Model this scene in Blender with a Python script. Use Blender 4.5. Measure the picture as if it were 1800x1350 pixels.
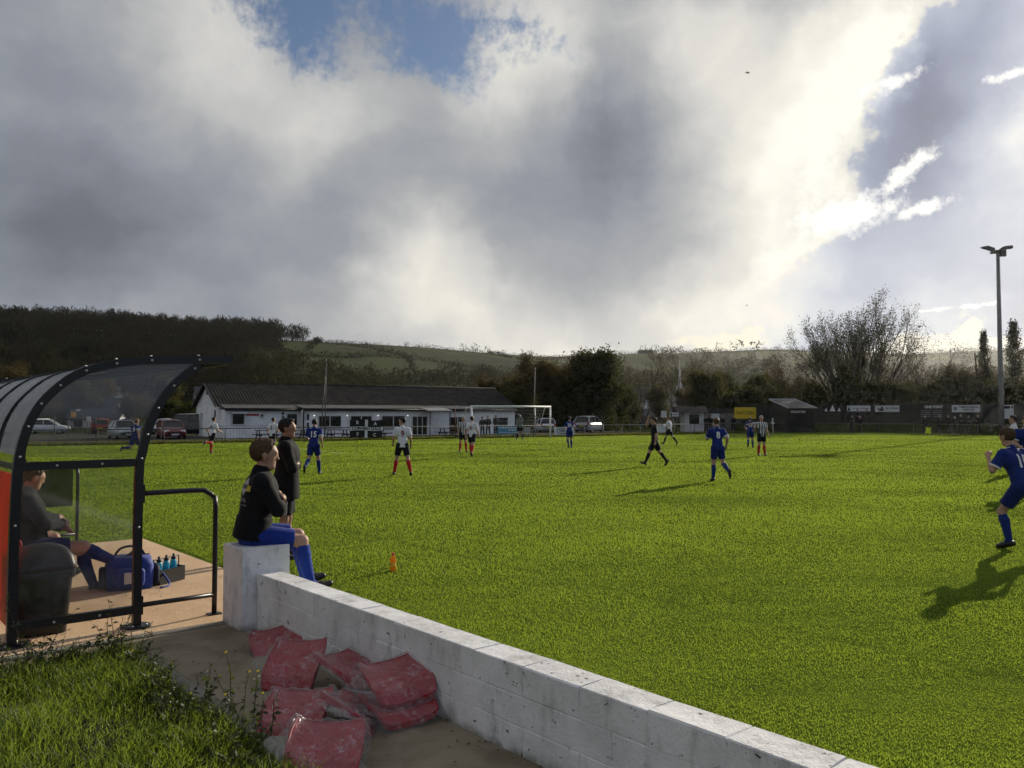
import bpy, bmesh, math, random
import numpy as np
from mathutils import Vector, Matrix
from mathutils.bvhtree import BVHTree

R = math.radians
for _o in list(bpy.data.objects):
    bpy.data.objects.remove(_o)
SC = bpy.context.scene
COL = SC.collection
random.seed(7)
RNG = np.random.default_rng(11)

# ------------------------------------------------------------------ camera
F = 1440.0                       # focal length in photograph pixels (1800 wide)
HC = 1.9                         # eye height above the pitch
PITCH = math.atan(53.0 / F)
cam_d = bpy.data.cameras.new('camera')
cam_d.lens = 36.0 * F / 1800.0
cam_d.sensor_width = 36.0
cam_d.clip_start = 0.05
cam_d.clip_end = 12000
cam = bpy.data.objects.new('camera', cam_d)
cam.location = (0, 0, HC)
cam.rotation_euler = (math.pi / 2 + PITCH, 0, 0)
COL.objects.link(cam)
SC.camera = cam


def ray(px, py):
    cp, sp = math.cos(PITCH), math.sin(PITCH)
    a, b = (px - 900.0) / F, (675.0 - py) / F
    return Vector((a, cp - b * sp, sp + b * cp))


def G(px, py, z=0.0):
    d = ray(px, py)
    t = (z - HC) / d.z
    return Vector((d.x * t, d.y * t, z))


def D(px, py, Y):
    d = ray(px, py)
    t = Y / d.y
    return Vector((d.x * t, Y, HC + d.z * t))


def PL(px, py, p0, n):
    d = ray(px, py)
    c = Vector((0, 0, HC))
    t = (Vector(p0) - c).dot(n) / d.dot(n)
    return c + d * t


def azel(px, py):
    d = ray(px, py).normalized()
    return math.degrees(math.atan2(d.x, d.y)), math.degrees(math.asin(d.z))


# ------------------------------------------------------------------ sun and exposure
SUN_AZ, SUN_EL = 38.4, 18.0
sun_d = bpy.data.lights.new('sun', 'SUN')
sun_d.energy = 5.0
sun_d.angle = R(0.5)
sun_d.color = (1.0, 0.9, 0.74)
sun = bpy.data.objects.new('sun', sun_d)
sv = Vector((math.sin(R(SUN_AZ)) * math.cos(R(SUN_EL)), math.cos(R(SUN_AZ)) * math.cos(R(SUN_EL)), math.sin(R(SUN_EL))))
sun.rotation_euler = sv.to_track_quat('Z', 'Y').to_euler()
sun.location = (60, 80, 60)
COL.objects.link(sun)
SC.view_settings.view_transform = 'Standard'
SC.view_settings.look = 'None'
SC.view_settings.exposure = 0.0
SC.view_settings.gamma = 1.0
SC.view_settings.use_curve_mapping = False
SC.cycles.max_bounces = 5
SC.cycles.diffuse_bounces = 2
SC.cycles.glossy_bounces = 2
SC.cycles.transmission_bounces = 3
SC.cycles.transparent_max_bounces = 10
SC.cycles.use_denoising = True
SC.cycles.use_adaptive_sampling = True
SC.cycles.adaptive_threshold = 0.025
SC.cycles.adaptive_min_samples = 16

# ------------------------------------------------------------------ world sky
W = bpy.data.worlds.new('World')
SC.world = W
W.use_nodes = True
wt = W.node_tree
wt.nodes.clear()


class NB:
    """small node builder"""
    def __init__(s, tree):
        s.t = tree

    def node(s, typ, **kw):
        n = s.t.nodes.new(typ)
        for k, v in kw.items():
            setattr(n, k, v)
        return n

    def link(s, a, b):
        if isinstance(a, (int, float)):
            b.default_value = a
        elif isinstance(a, (tuple, list)):
            b.default_value = a
        else:
            s.t.links.new(a, b)

    def m(s, op, a, b=None, c=None, clamp=False):
        n = s.node('ShaderNodeMath', operation=op, use_clamp=clamp)
        s.link(a, n.inputs[0])
        if b is not None:
            s.link(b, n.inputs[1])
        if c is not None:
            s.link(c, n.inputs[2])
        return n.outputs[0]

    def v(s, op, a, b=None):
        n = s.node('ShaderNodeVectorMath', operation=op)
        s.link(a, n.inputs[0])
        if b is not None:
            s.link(b, n.inputs[1])
        return n.outputs['Value'] if op in ('LENGTH', 'DISTANCE', 'DOT_PRODUCT') else n.outputs[0]

    def noise(s, vec, scale, detail=4, rough=0.55, dist=0.0, col=False):
        n = s.node('ShaderNodeTexNoise')
        if vec is not None:
            s.link(vec, n.inputs['Vector'])
        n.inputs['Scale'].default_value = scale
        n.inputs['Detail'].default_value = detail
        n.inputs['Roughness'].default_value = rough
        n.inputs['Distortion'].default_value = dist
        return n.outputs['Color' if col else 'Fac']

    def ss(s, x, a, b, lo=0.0, hi=1.0):
        n = s.node('ShaderNodeMapRange', interpolation_type='SMOOTHSTEP')
        s.link(x, n.inputs[0])
        for i, q in enumerate((a, b, lo, hi)):
            n.inputs[i + 1].default_value = q
        return n.outputs[0]

    def ramp(s, x, stops, interp='LINEAR'):
        n = s.node('ShaderNodeValToRGB')
        n.color_ramp.interpolation = interp
        e = n.color_ramp.elements
        while len(e) < len(stops):
            e.new(0.5)
        for i, (p, c) in enumerate(stops):
            e[i].position = p
            e[i].color = (*c, 1) if len(c) == 3 else c
        s.link(x, n.inputs[0])
        return n.outputs[0]

    def mix(s, f, a, b, blend='MIX'):
        n = s.node('ShaderNodeMix', data_type='RGBA', blend_type=blend)
        s.link(f, n.inputs[0])
        s.link(a if not isinstance(a, tuple) else (*a[:3], 1), n.inputs[6])
        s.link(b if not isinstance(b, tuple) else (*b[:3], 1), n.inputs[7])
        return n.outputs[2]


def lin(c):
    return tuple(((x / 255.0) / 12.92 if x / 255.0 < 0.04045 else ((x / 255.0 + 0.055) / 1.055) ** 2.4) for x in c)


SKY_SAMPLES = [(60, 60, .56), (200, 40, .64), (330, 40, .82), (420, 110, .84), (300, 140, .72), (120, 180, .56), (520, 130, .72),
         (600, 190, .80), (520, 245, .80), (440, 215, .72), (420, 330, .60), (200, 300, .54), (60, 300, .47), (60, 430, .41), (200, 430, .44),
         (340, 430, .53), (60, 525, .56), (230, 535, .60), (420, 540, .60), (480, 440, .58), (620, 330, .60), (620, 440, .66),
         (720, 420, .86), (760, 490, .95), (820, 560, .92), (700, 560, .82), (560, 560, .67), (900, 480, .69), (860, 390, .62), (760, 270, .62),
         (820, 160, .74), (760, 70, .62), (640, 60, .60), (930, 130, .88), (960, 40, .86), (1000, 200, .60), (940, 260, .62), (1080, 110, .60), (1060, 200, .49),
         (1060, 320, .49), (1150, 220, .60), (1120, 380, .60), (1020, 450, .66), (1160, 60, .84), (1280, 80, .88), (1250, 190, .80), (1230, 310, .74),
         (1350, 200, .93), (1420, 300, 1.0), (1380, 400, .98), (1480, 190, 1.02), (1560, 60, 1.0), (1450, 40, .90), (1240, 430, .78), (1130, 520, .74), (1000, 560, .80),
         (1250, 530, .90), (1340, 480, .96), (1180, 590, .93), (1000, 610, .93), (900, 600, .90), (1340, 570, .93),
         (1620, 130, .40), (1580, 230, .38), (1620, 330, .52), (1680, 60, .54), (1750, 60, .70), (1720, 200, .68), (1790, 180, .88), (1790, 300, .87),
         (1700, 330, .70), (1650, 440, .73), (1750, 450, .78), (1540, 480, .76), (1450, 560, .78), (1600, 570, .78), (1720, 580, .80), (1640, 610, .86)]


def build_sky():
    b = NB(wt)
    tc = b.node('ShaderNodeTexCoord')
    sep = b.node('ShaderNodeSeparateXYZ')
    b.link(tc.outputs['Generated'], sep.inputs[0])
    az = b.m('MULTIPLY', b.m('ARCTAN2', sep.outputs[0], sep.outputs[1]), 57.29578)
    el = b.m('MULTIPLY', b.m('ARCSINE', sep.outputs[2]), 57.29578)
    cmb = b.node('ShaderNodeCombineXYZ')
    b.link(az, cmb.inputs[0])
    b.link(el, cmb.inputs[1])
    p0 = cmb.outputs[0]

    def noise2(vec, scale, detail, rough, col=False):
        n = b.node('ShaderNodeTexNoise', noise_dimensions='2D')
        b.link(vec, n.inputs['Vector'])
        n.inputs['Scale'].default_value = scale
        n.inputs['Detail'].default_value = detail
        n.inputs['Roughness'].default_value = rough
        return n.outputs['Color' if col else 'Fac']
    # domain warp so that no edge is a clean curve
    w1 = b.v('SUBTRACT', noise2(p0, 0.10, 2, 0.5, True), (0.5, 0.5, 0.5))
    w2 = b.v('SUBTRACT', noise2(p0, 0.42, 3, 0.55, True), (0.5, 0.5, 0.5))
    pw = b.v('ADD', p0, b.v('MULTIPLY', w2, (2.4, 2.0, 0)))
    p = b.v('ADD', pw, b.v('MULTIPLY', w1, (2.4, 2.0, 0)))
    sepp = b.node('ShaderNodeSeparateXYZ')
    b.link(p, sepp.inputs[0])
    paz, pel = sepp.outputs[0], sepp.outputs[1]
    nA = b.m('SUBTRACT', noise2(b.v('MULTIPLY', p, (0.6, 1.0, 1.0)), 0.24, 5, 0.5), 0.5)
    nB = b.m('SUBTRACT', noise2(p0, 1.3, 6, 0.66), 0.5)
    # brightness of the overcast by direction (degrees right of north, elevation)
    S = SKY_SAMPLES
    P = np.array([azel(a, c) for a, c, _ in S])
    L = np.array([s[2] for s in S])
    base, sig = 0.62, 2.9
    K = np.exp(-((P[:, None, :] - P[None, :, :]) ** 2).sum(-1) / (2 * sig * sig))
    wgt = np.linalg.solve(K + 0.05 * np.eye(len(S)), L - base)

    def field(a, e):
        d = (P[:, 0] - a) ** 2 + (P[:, 1] - e) ** 2
        return base + float((np.exp(-d / (2 * sig * sig)) * wgt).sum())
    A0, A1, NS = -42.0, 48.0, 31
    step = 2.4
    rows = [2.0 + step * i for i in range(12)]
    u = b.m('DIVIDE', b.m('SUBTRACT', paz, A0), A1 - A0)
    elc = b.m('MINIMUM', b.m('MAXIMUM', pel, rows[0]), rows[-1])
    lum = 0.0
    for k in range(4):
        es = rows[3 * k:3 * k + 3]
        stops = [(i / (NS - 1), tuple(field(A0 + (A1 - A0) * i / (NS - 1), e) for e in es)) for i in range(NS)]
        rc = b.ramp(u, stops)
        dv = b.v('ABSOLUTE', b.v('SUBTRACT', elc, tuple(es)))
        wv = b.v('MAXIMUM', b.v('SUBTRACT', (1, 1, 1), b.v('MULTIPLY', dv, (1 / step,) * 3)), (0, 0, 0))
        t = b.v('DOT_PRODUCT', rc, wv)
        lum = t if k == 0 else b.m('ADD', lum, t)
    lum = b.m('MULTIPLY_ADD', nA, 0.15, lum)
    lum = b.m('MULTIPLY_ADD', nB, 0.03, lum)
    # edge of the big cloud against the clear air on the right
    EDGE = [(1700, -60), (1640, 10), (1560, 80), (1505, 150), (1535, 235), (1500, 300), (1520, 350), (1490, 420), (1400, 470), (1330, 540), (1290, 600)]
    pts = sorted(((azel(x, y)[1], azel(x, y)[0]) for x, y in EDGE))
    pts = [(-5.0, pts[0][1] - 1)] + pts + [(60.0, 50.0)]
    ed = b.ramp(b.m('DIVIDE', b.m('ADD', pel, 5.0), 65.0), [((e + 5) / 65.0, (a / 60.0,) * 3) for e, a in pts])
    s = b.m('MULTIPLY_ADD', ed, -60.0, paz)
    s = b.m('MULTIPLY_ADD', nB, 2.6, s)
    clear = b.ss(s, -0.45, 0.75)
    rim = b.m('MULTIPLY', b.ss(s, -4.0, -0.4), b.m('SUBTRACT', 1.0, clear))
    lum = b.m('MULTIPLY_ADD', b.m('MULTIPLY', rim, b.ss(el, 6.0, 14.0)), 0.15, lum)

    def spots(vec, lst):
        acc = None
        for (x, y, lx, ly, rot, k) in lst:
            a, e = azel(x, y)
            mp = b.node('ShaderNodeMapping', vector_type='TEXTURE')
            b.link(vec, mp.inputs[0])
            mp.inputs['Location'].default_value = (a, e, 0)
            mp.inputs['Rotation'].default_value = (0, 0, R(rot))
            mp.inputs['Scale'].default_value = (lx, ly, 1)
            g = b.m('SUBTRACT', k, b.v('LENGTH', mp.outputs[0]))
            acc = g if acc is None else b.m('MAXIMUM', acc, g)
        return acc
    # blue gap at the top
    hole = spots(p, [(535, 0, 6.5, 4.4, 0, 1.05), (735, 40, 8.5, 3.4, -6, 1.1), (640, -110, 13.0, 4.5, 0, 1.0)])
    hole = b.ss(b.m('MULTIPLY_ADD', nA, 1.5, b.m('MULTIPLY_ADD', nB, 0.9, hole)), 0.0, 0.75)
    # colours
    ccol = b.ramp(lum, [(0.0, lin((60, 66, 76))), (0.44, lin((112, 117, 127))), (0.56, lin((141, 146, 156))), (0.68, lin((172, 174, 176))),
                        (0.80, lin((207, 206, 203))), (0.90, lin((233, 230, 220))), (1.0, lin((255, 252, 240)))])
    veil = b.ramp(lum, [(0.0, lin((60, 66, 80))), (0.50, lin((124, 133, 158))), (0.62, lin((148, 157, 180))), (0.76, lin((182, 189, 205))), (0.86, lin((216, 220, 224))), (0.95, lin((248, 242, 232))), (1.0, lin((255, 252, 240)))])
    sky = b.node('ShaderNodeTexSky', sky_type='NISHITA')
    sky.sun_disc = False
    sky.sun_elevation = R(SUN_EL)
    sky.sun_rotation = R(SUN_AZ)
    sky.air_density = 1.0
    sky.dust_density = 1.0
    sky.ozone_density = 1.4
    BG = 0.08
    I = 1.0 / BG

    def up(c):
        return b.v('MULTIPLY', c, (I, I, I))
    out = b.mix(hole, up(ccol), b.v('MULTIPLY', sky.outputs[0], (.84, .90, 1.02)))
    out = b.mix(clear, out, b.mix(0.04, up(veil), sky.outputs[0]))
    # small torn wisps lit by the sun
    wis = spots(b.v('ADD', p0, b.v('MULTIPLY', w2, (1.4, 1.0, 0))),
                [(1562, 146, 2.6, .6, 12, 1.0), (1595, 300, 2.8, .7, 40, 1.05), (1490, 378, 3.4, 1.3, 8, 1.2), (1620, 366, 2.4, .6, 14, 1.0),
                 (1775, 133, 1.5, .35, 5, .9), (1640, 545, 2.2, .2, 2, .8), (1715, 538, 1.8, .18, 10, .8)])
    wis = b.ss(b.m('MULTIPLY_ADD', nB, 1.6, wis), 0.0, 0.8)
    out = b.mix(b.m('MULTIPLY', wis, 0.92), out, up(tuple(1.04 * q for q in lin((255, 254, 248)))))
    # heaped cloud low on the right horizon
    low = spots(pw, [(1650, 616, 5.5, 1.3, 0, 1.0), (1705, 596, 1.5, 1.7, 0, 1.0), (1270, 600, 4.0, 1.0, 0, .9)])
    low = b.ss(b.m('MULTIPLY_ADD', nB, 0.8, low), 0.05, 0.4)
    out = b.mix(b.m('MULTIPLY', low, 0.75), out, up(lin((254, 247, 222))))
    out = b.mix(b.ss(el, -2.0, 0.0), (0.6, 0.65, 0.5), out)
    bg = b.node('ShaderNodeBackground')
    b.link(out, bg.inputs[0])
    bg.inputs[1].default_value = BG
    o = b.node('ShaderNodeOutputWorld')
    b.link(bg.outputs[0], o.inputs[0])
    W.cycles.sampling_method = 'MANUAL'
    W.cycles.sample_map_resolution = 512


build_sky()

# ------------------------------------------------------------------ materials
MATS = {}


def M(name, col, rough=0.75, var=0.18, scale=6.0, bump=0.0, bscale=60.0, metal=0.0, spec=0.3, transl=0.0, tcol=None, island=0.0, sheen=0.0, coords='Object'):
    """procedural surface: colour broken by two noises, optional relief, optional translucency"""
    if name in MATS:
        return MATS[name]
    m = bpy.data.materials.new(name)
    m.use_nodes = True
    t = m.node_tree
    t.nodes.clear()
    b = NB(t)
    tc = b.node('ShaderNodeTexCoord')
    vec = tc.outputs[coords]
    pr = b.node('ShaderNodeBsdfPrincipled')
    base = tuple(col)
    dark = tuple(c * (1 - var) for c in base)
    lite = tuple(min(1.0, c * (1 + var)) for c in base)
    if var > 0:
        f = b.m('MULTIPLY_ADD', b.noise(vec, scale * 5.3, 3, 0.6), 0.45, b.m('MULTIPLY', b.noise(vec, scale, 4, 0.55), 0.55))
        f = b.ss(f, 0.36, 0.64)
        c = b.mix(f, dark, lite)
    else:
        c = b.mix(0.0, base, base)
    if island > 0:
        g = b.node('ShaderNodeNewGeometry')
        k = b.m('MULTIPLY_ADD', g.outputs['Random Per Island'], 2 * island, 1 - island)
        sc = b.node('ShaderNodeVectorMath', operation='SCALE')
        b.link(c, sc.inputs[0])
        b.link(k, sc.inputs['Scale'])
        c = sc.outputs[0]
    b.link(c, pr.inputs['Base Color'])
    pr.inputs['Roughness'].default_value = rough
    pr.inputs['Metallic'].default_value = metal
    pr.inputs['Specular IOR Level'].default_value = spec
    if sheen:
        pr.inputs['Sheen Weight'].default_value = sheen
        pr.inputs['Sheen Roughness'].default_value = 0.5
    if bump > 0:
        bn = b.node('ShaderNodeBump')
        bn.inputs['Strength'].default_value = 1.0
        bn.inputs['Distance'].default_value = bump
        b.link(b.noise(vec, bscale, 4, 0.6), bn.inputs['Height'])
        b.link(bn.outputs[0], pr.inputs['Normal'])
    sh = pr.outputs[0]
    if transl > 0:
        tr = b.node('ShaderNodeBsdfTranslucent')
        if tcol is None:
            b.link(c, tr.inputs[0])
        else:
            b.link(b.mix(0.45, tuple(tcol), c), tr.inputs[0])
        mx = b.node('ShaderNodeMixShader')
        mx.inputs[0].default_value = transl
        b.link(sh, mx.inputs[1])
        b.link(tr.outputs[0], mx.inputs[2])
        sh = mx.outputs[0]
    o = b.node('ShaderNodeOutputMaterial')
    b.link(sh, o.inputs[0])
    MATS[name] = m
    return m


def glass_mat(name, tint=(0.9, 0.92, 0.92), haze=0.10, hazecol=(0.5, 0.5, 0.48), gloss=1.0):
    """thin sheet of plastic or glass: clear, fresnel reflection, a little dust"""
    if name in MATS:
        return MATS[name]
    m = bpy.data.materials.new(name)
    m.use_nodes = True
    t = m.node_tree
    t.nodes.clear()
    b = NB(t)
    tr = b.node('ShaderNodeBsdfTransparent')
    tr.inputs[0].default_value = (*tint, 1)
    gl = b.node('ShaderNodeBsdfGlossy')
    gl.inputs['Roughness'].default_value = 0.06
    gl.inputs['Color'].default_value = (0.9, 0.9, 0.9, 1)
    lw = b.node('ShaderNodeLayerWeight')
    lw.inputs[0].default_value = .5
    lw_ = lw.outputs['Facing']
    fre = b.m('MULTIPLY_ADD', b.m('POWER', lw_, 5.0), .95, .045)
    m1 = b.node('ShaderNodeMixShader')
    b.link(b.m('MULTIPLY', fre, gloss, None, True), m1.inputs[0])
    b.link(tr.outputs[0], m1.inputs[1])
    b.link(gl.outputs[0], m1.inputs[2])
    df = b.node('ShaderNodeBsdfDiffuse')
    df.inputs[0].default_value = (*hazecol, 1)
    tc = b.node('ShaderNodeTexCoord')
    n = b.noise(tc.outputs['Object'], 3.0, 6, 0.65)
    m2 = b.node('ShaderNodeMixShader')
    b.link(b.m('MULTIPLY', b.ss(n, 0.3, 0.75), haze * 2), m2.inputs[0])
    b.link(m1.outputs[0], m2.inputs[1])
    b.link(df.outputs[0], m2.inputs[2])
    o = b.node('ShaderNodeOutputMaterial')
    b.link(m2.outputs[0], o.inputs[0])
    MATS[name] = m
    return m


# ------------------------------------------------------------------ mesh building
class MB:
    def __init__(s):
        s.v, s.f = [], []

    def add(s, vs, fs):
        o = len(s.v)
        s.v += [tuple(x) for x in vs]
        s.f += [tuple(i + o for i in q) for q in fs]
        return s

    def box(s, c, size, ax=None, bev=0.0):
        """box at centre c; ax = (x,y,z) unit axes; bev = chamfer"""
        hx, hy, hz = size[0] / 2, size[1] / 2, size[2] / 2
        if ax is None:
            ax = (Vector((1, 0, 0)), Vector((0, 1, 0)), Vector((0, 0, 1)))
        c = Vector(c)

        def P(x, y, z):
            return c + ax[0] * x + ax[1] * y + ax[2] * z
        if bev <= 0:
            vs = [P(x, y, z) for x in (-hx, hx) for y in (-hy, hy) for z in (-hz, hz)]
            return s.add(vs, [(0, 1, 3, 2), (4, 6, 7, 5), (0, 4, 5, 1), (2, 3, 7, 6), (0, 2, 6, 4), (1, 5, 7, 3)])
        b = min(bev, hx * .9, hy * .9, hz * .9)
        vs, idx = [], {}
        for sx in (-1, 1):
            for sy in (-1, 1):
                for sz in (-1, 1):
                    for a in range(3):
                        q = [hx - b, hy - b, hz - b]
                        q[a] += b
                        idx[(sx, sy, sz, a)] = len(vs)
                        vs.append(P(sx * q[0], sy * q[1], sz * q[2]))
        fs = []
        sg = (-1, 1)
        for a in range(3):
            o1, o2 = (a + 1) % 3, (a + 2) % 3
            for d in sg:
                def key(p1, p2, aa):
                    k = [0, 0, 0]
                    k[a], k[o1], k[o2] = d, p1, p2
                    return idx[(*k, aa)]
                f = [key(-1, -1, a), key(1, -1, a), key(1, 1, a), key(-1, 1, a)]
                fs.append(tuple(f if d > 0 else f[::-1]))
        for a in range(3):
            o1, o2 = (a + 1) % 3, (a + 2) % 3
            for p1 in sg:
                for p2 in sg:
                    def key2(d, aa):
                        k = [0, 0, 0]
                        k[a], k[o1], k[o2] = d, p1, p2
                        return idx[(*k, aa)]
                    f = [key2(-1, o1), key2(1, o1), key2(1, o2), key2(-1, o2)]
                    fs.append(tuple(f if p1 * p2 < 0 else f[::-1]))
        for sx in sg:
            for sy in sg:
                for sz in sg:
                    f = [idx[(sx, sy, sz, 0)], idx[(sx, sy, sz, 1)], idx[(sx, sy, sz, 2)]]
                    fs.append(tuple(f if sx * sy * sz > 0 else f[::-1]))
        return s.add(vs, fs)

    def tube(s, pts, r, n=8, cap=True):
        """round bar along points; r number or list"""
        pts = [Vector(p) for p in pts]
        k = len(pts)
        rs = r if isinstance(r, (list, tuple)) else [r] * k
        o = len(s.v)
        prev = None
        for i, p in enumerate(pts):
            t = (pts[min(i + 1, k - 1)] - pts[max(i - 1, 0)])
            t = t.normalized() if t.length > 1e-9 else Vector((0, 0, 1))
            if prev is None:
                a = Vector((1, 0, 0)) if abs(t.x) < 0.8 else Vector((0, 1, 0))
                u = t.cross(a).normalized()
            else:
                u = (prev - t * prev.dot(t))
                u = u.normalized() if u.length > 1e-6 else t.orthogonal().normalized()
            prev = u
            w = t.cross(u)
            for j in range(n):
                an = 2 * math.pi * j / n
                s.v.append(tuple(p + (u * math.cos(an) + w * math.sin(an)) * rs[i]))
        for i in range(k - 1):
            for j in range(n):
                a, b = o + i * n + j, o + i * n + (j + 1) % n
                s.f.append((a, b, b + n, a + n))
        if cap:
            s.f.append(tuple(o + j for j in range(n))[::-1])
            s.f.append(tuple(o + (k - 1) * n + j for j in range(n)))
        return s

    def lathe(s, c, prof, n=16, ax=None):
        """prof = [(r,z)...] about z axis at c"""
        c = Vector(c)
        if ax is None:
            ax = (Vector((1, 0, 0)), Vector((0, 1, 0)), Vector((0, 0, 1)))
        o = len(s.v)
        for (r, z) in prof:
            for j in range(n):
                an = 2 * math.pi * j / n
                s.v.append(tuple(c + ax[0] * (r * math.cos(an)) + ax[1] * (r * math.sin(an)) + ax[2] * z))
        for i in range(len(prof) - 1):
            for j in range(n):
                a, b = o + i * n + j, o + i * n + (j + 1) % n
                s.f.append((a, b, b + n, a + n))
        s.f.append(tuple(o + j for j in range(n))[::-1])
        s.f.append(tuple(o + (len(prof) - 1) * n + j for j in range(n)))
        return s

    def prism(s, poly, ext):
        """poly = 3D points (planar), extruded by vector ext"""
        n = len(poly)
        e = Vector(ext)
        vs = [Vector(p) for p in poly] + [Vector(p) + e for p in poly]
        fs = [tuple(range(n))[::-1], tuple(range(n, 2 * n))]
        for i in range(n):
            j = (i + 1) % n
            fs.append((i, j, j + n, i + n))
        return s.add(vs, fs)

    def strip(s, rows):
        """grid surface through rows of points"""
        o = len(s.v)
        n = len(rows[0])
        for r in rows:
            s.v += [tuple(p) for p in r]
        for i in range(len(rows) - 1):
            for j in range(n - 1):
                a = o + i * n + j
                s.f.append((a, a + 1, a + n + 1, a + n))
        return s

    def mesh(s, name, mat=None, smooth=False):
        me = bpy.data.meshes.new(name)
        me.from_pydata([tuple(v) for v in s.v], [], s.f)
        if mat is not None:
            for q in (mat if isinstance(mat, (list, tuple)) else [mat]):
                me.materials.append(q)
        if smooth:
            me.polygons.foreach_set('use_smooth', [True] * len(me.polygons))
        me.update()
        return me

    def build(s, name, mat, parent=None, smooth=False, loc=None, rz=None):
        return link(name, s.mesh(name, mat, smooth), parent, loc, rz)


def link(name, me, parent=None, loc=None, rz=None):
    o = bpy.data.objects.new(name, me)
    COL.objects.link(o)
    if parent is not None:
        o.parent = parent
        if parent.name in WORLD:
            o.matrix_parent_inverse = parent.matrix_basis.inverted()
    if loc is not None:
        o.location = loc
    if rz is not None:
        o.rotation_euler = (0, 0, rz)
    return o


def npmesh(name, V, Fq, mat, smooth=False):
    """mesh from numpy arrays: V (n,3), Fq (m,k) faces all with k corners"""
    me = bpy.data.meshes.new(name)
    V = np.ascontiguousarray(V, dtype=np.float32)
    Fq = np.ascontiguousarray(Fq, dtype=np.int32)
    m, k = Fq.shape
    me.vertices.add(len(V))
    me.vertices.foreach_set('co', V.ravel())
    me.loops.add(m * k)
    me.loops.foreach_set('vertex_index', Fq.ravel())
    me.polygons.add(m)
    me.polygons.foreach_set('loop_start', np.arange(0, m * k, k, dtype=np.int32))
    try:
        me.polygons.foreach_set('loop_total', np.full(m, k, dtype=np.int32))
    except Exception:
        pass
    if smooth:
        me.polygons.foreach_set('use_smooth', np.ones(m, dtype=bool))
    me.update(calc_edges=True)
    if mat is not None:
        me.materials.append(mat)
    return me


WORLD = set()


def empty(name, loc=(0, 0, 0), rz=0.0, world=False):
    """root of a thing at its base; world=True: its parts are given in scene coordinates"""
    o = bpy.data.objects.new(name, None)
    COL.objects.link(o)
    if world:
        WORLD.add(o.name)
    o.location = loc
    o.rotation_euler = (0, 0, rz)
    o.empty_display_size = 0.2
    return o


def tag(o, label=None, cat=None, group=None, kind=None):
    if label:
        o['label'] = label
    if cat:
        o['category'] = cat
    if group:
        o['group'] = group
    if kind:
        o['kind'] = kind
    return o


def copy_tree(o, parent=None):
    c = o.copy()
    COL.objects.link(c)
    c.parent = parent
    for ch in list(o.children):
        copy_tree(ch, c)
    return c


def text_mesh(txt, size, ax, ay, origin, off=0.0, bold=0.0, align='CENTER', sx=1.0, fine=None):
    """flat lettering as a mesh: ax, ay unit vectors of the writing plane, origin = centre of the line"""
    cu = bpy.data.curves.new('lettering', 'FONT')
    cu.body = txt
    cu.size = size
    cu.align_x = align
    cu.align_y = 'CENTER'
    cu.offset = bold
    cu.resolution_u = 2
    ob = bpy.data.objects.new('lettering', cu)
    COL.objects.link(ob)
    dg = bpy.context.evaluated_depsgraph_get()
    me = bpy.data.meshes.new_from_object(ob.evaluated_get(dg))
    bpy.data.objects.remove(ob)
    nrm = Vector(ax).cross(Vector(ay))
    if fine:
        bm = bmesh.new()
        bm.from_mesh(me)
        bmesh.ops.triangulate(bm, faces=bm.faces[:])
        for _ in range(4):
            es = [q for q in bm.edges if q.calc_length() > fine]
            if not es:
                break
            bmesh.ops.subdivide_edges(bm, edges=es, cuts=1)
            bmesh.ops.triangulate(bm, faces=bm.faces[:])
        bm.to_mesh(me)
        bm.free()
    for v in me.vertices:
        v.co = Vector(origin) + Vector(ax) * (v.co.x * sx) + Vector(ay) * v.co.y + nrm * off
    me.update()
    return me


def lettering(txt, size, ax, ay, origin, mat, parent, off=0.004, bold=0.0, sx=1.0, name='lettering', fit=None):
    me = text_mesh(txt, size, ax, ay, origin, off, bold, 'CENTER', sx)
    if fit:
        a_, o_ = Vector(ax), Vector(origin)
        xs = [(v.co - o_).dot(a_) for v in me.vertices]
        k, mid = fit / (max(xs) - min(xs)), (max(xs) + min(xs)) / 2
        for v in me.vertices:
            x = (v.co - o_).dot(a_)
            v.co = v.co + a_ * ((x - mid) * k - x)
    me.materials.clear()
    me.materials.append(mat)
    return link(name, me, parent)


Z3 = Vector((0, 0, 1))


def vnoise(x, y, scale, seed=0, octaves=3):
    """smooth value noise 0..1 on numpy arrays"""
    rg = np.random.default_rng(seed)
    tab = rg.uniform(0, 1, (256, 256))
    out, amp, tot = 0.0, 1.0, 0.0
    for o in range(octaves):
        X, Y = x * scale * 2 ** o + 37.3 * o, y * scale * 2 ** o + 91.7 * o
        xi, yi = np.floor(X).astype(int), np.floor(Y).astype(int)
        fx, fy = X - xi, Y - yi
        fx, fy = fx * fx * (3 - 2 * fx), fy * fy * (3 - 2 * fy)
        g = lambda a, b: tab[(xi + a) % 256, (yi + b) % 256]
        v = (g(0, 0) * (1 - fx) + g(1, 0) * fx) * (1 - fy) + (g(0, 1) * (1 - fx) + g(1, 1) * fx) * fy
        out = out + amp * v
        tot += amp
        amp *= .5
    return out / tot

# ------------------------------------------------------------------ local frame of terrace, wall and dugout
TC = Vector((-2.34, 7.17, 0))                 # near left corner of the white pillar
TU = Vector((0.757, 0.653, 0)).normalized()   # towards the pitch
TW = Vector((0.653, -0.757, 0)).normalized()  # along the wall, towards the viewer


def T(u, w, z=0.0):
    return TC + TU * u + TW * w + Z3 * z


GD = Vector((0.839, 0.545, 0)).normalized()   # along the goal line, to the right
GB = Vector((-0.545, 0.839, 0)).normalized()  # behind the goal
POST_R = Vector((3.07, 66.0, 0))
POST_L = POST_R - GD * 7.32
GOALC = (POST_L + POST_R) / 2


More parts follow.
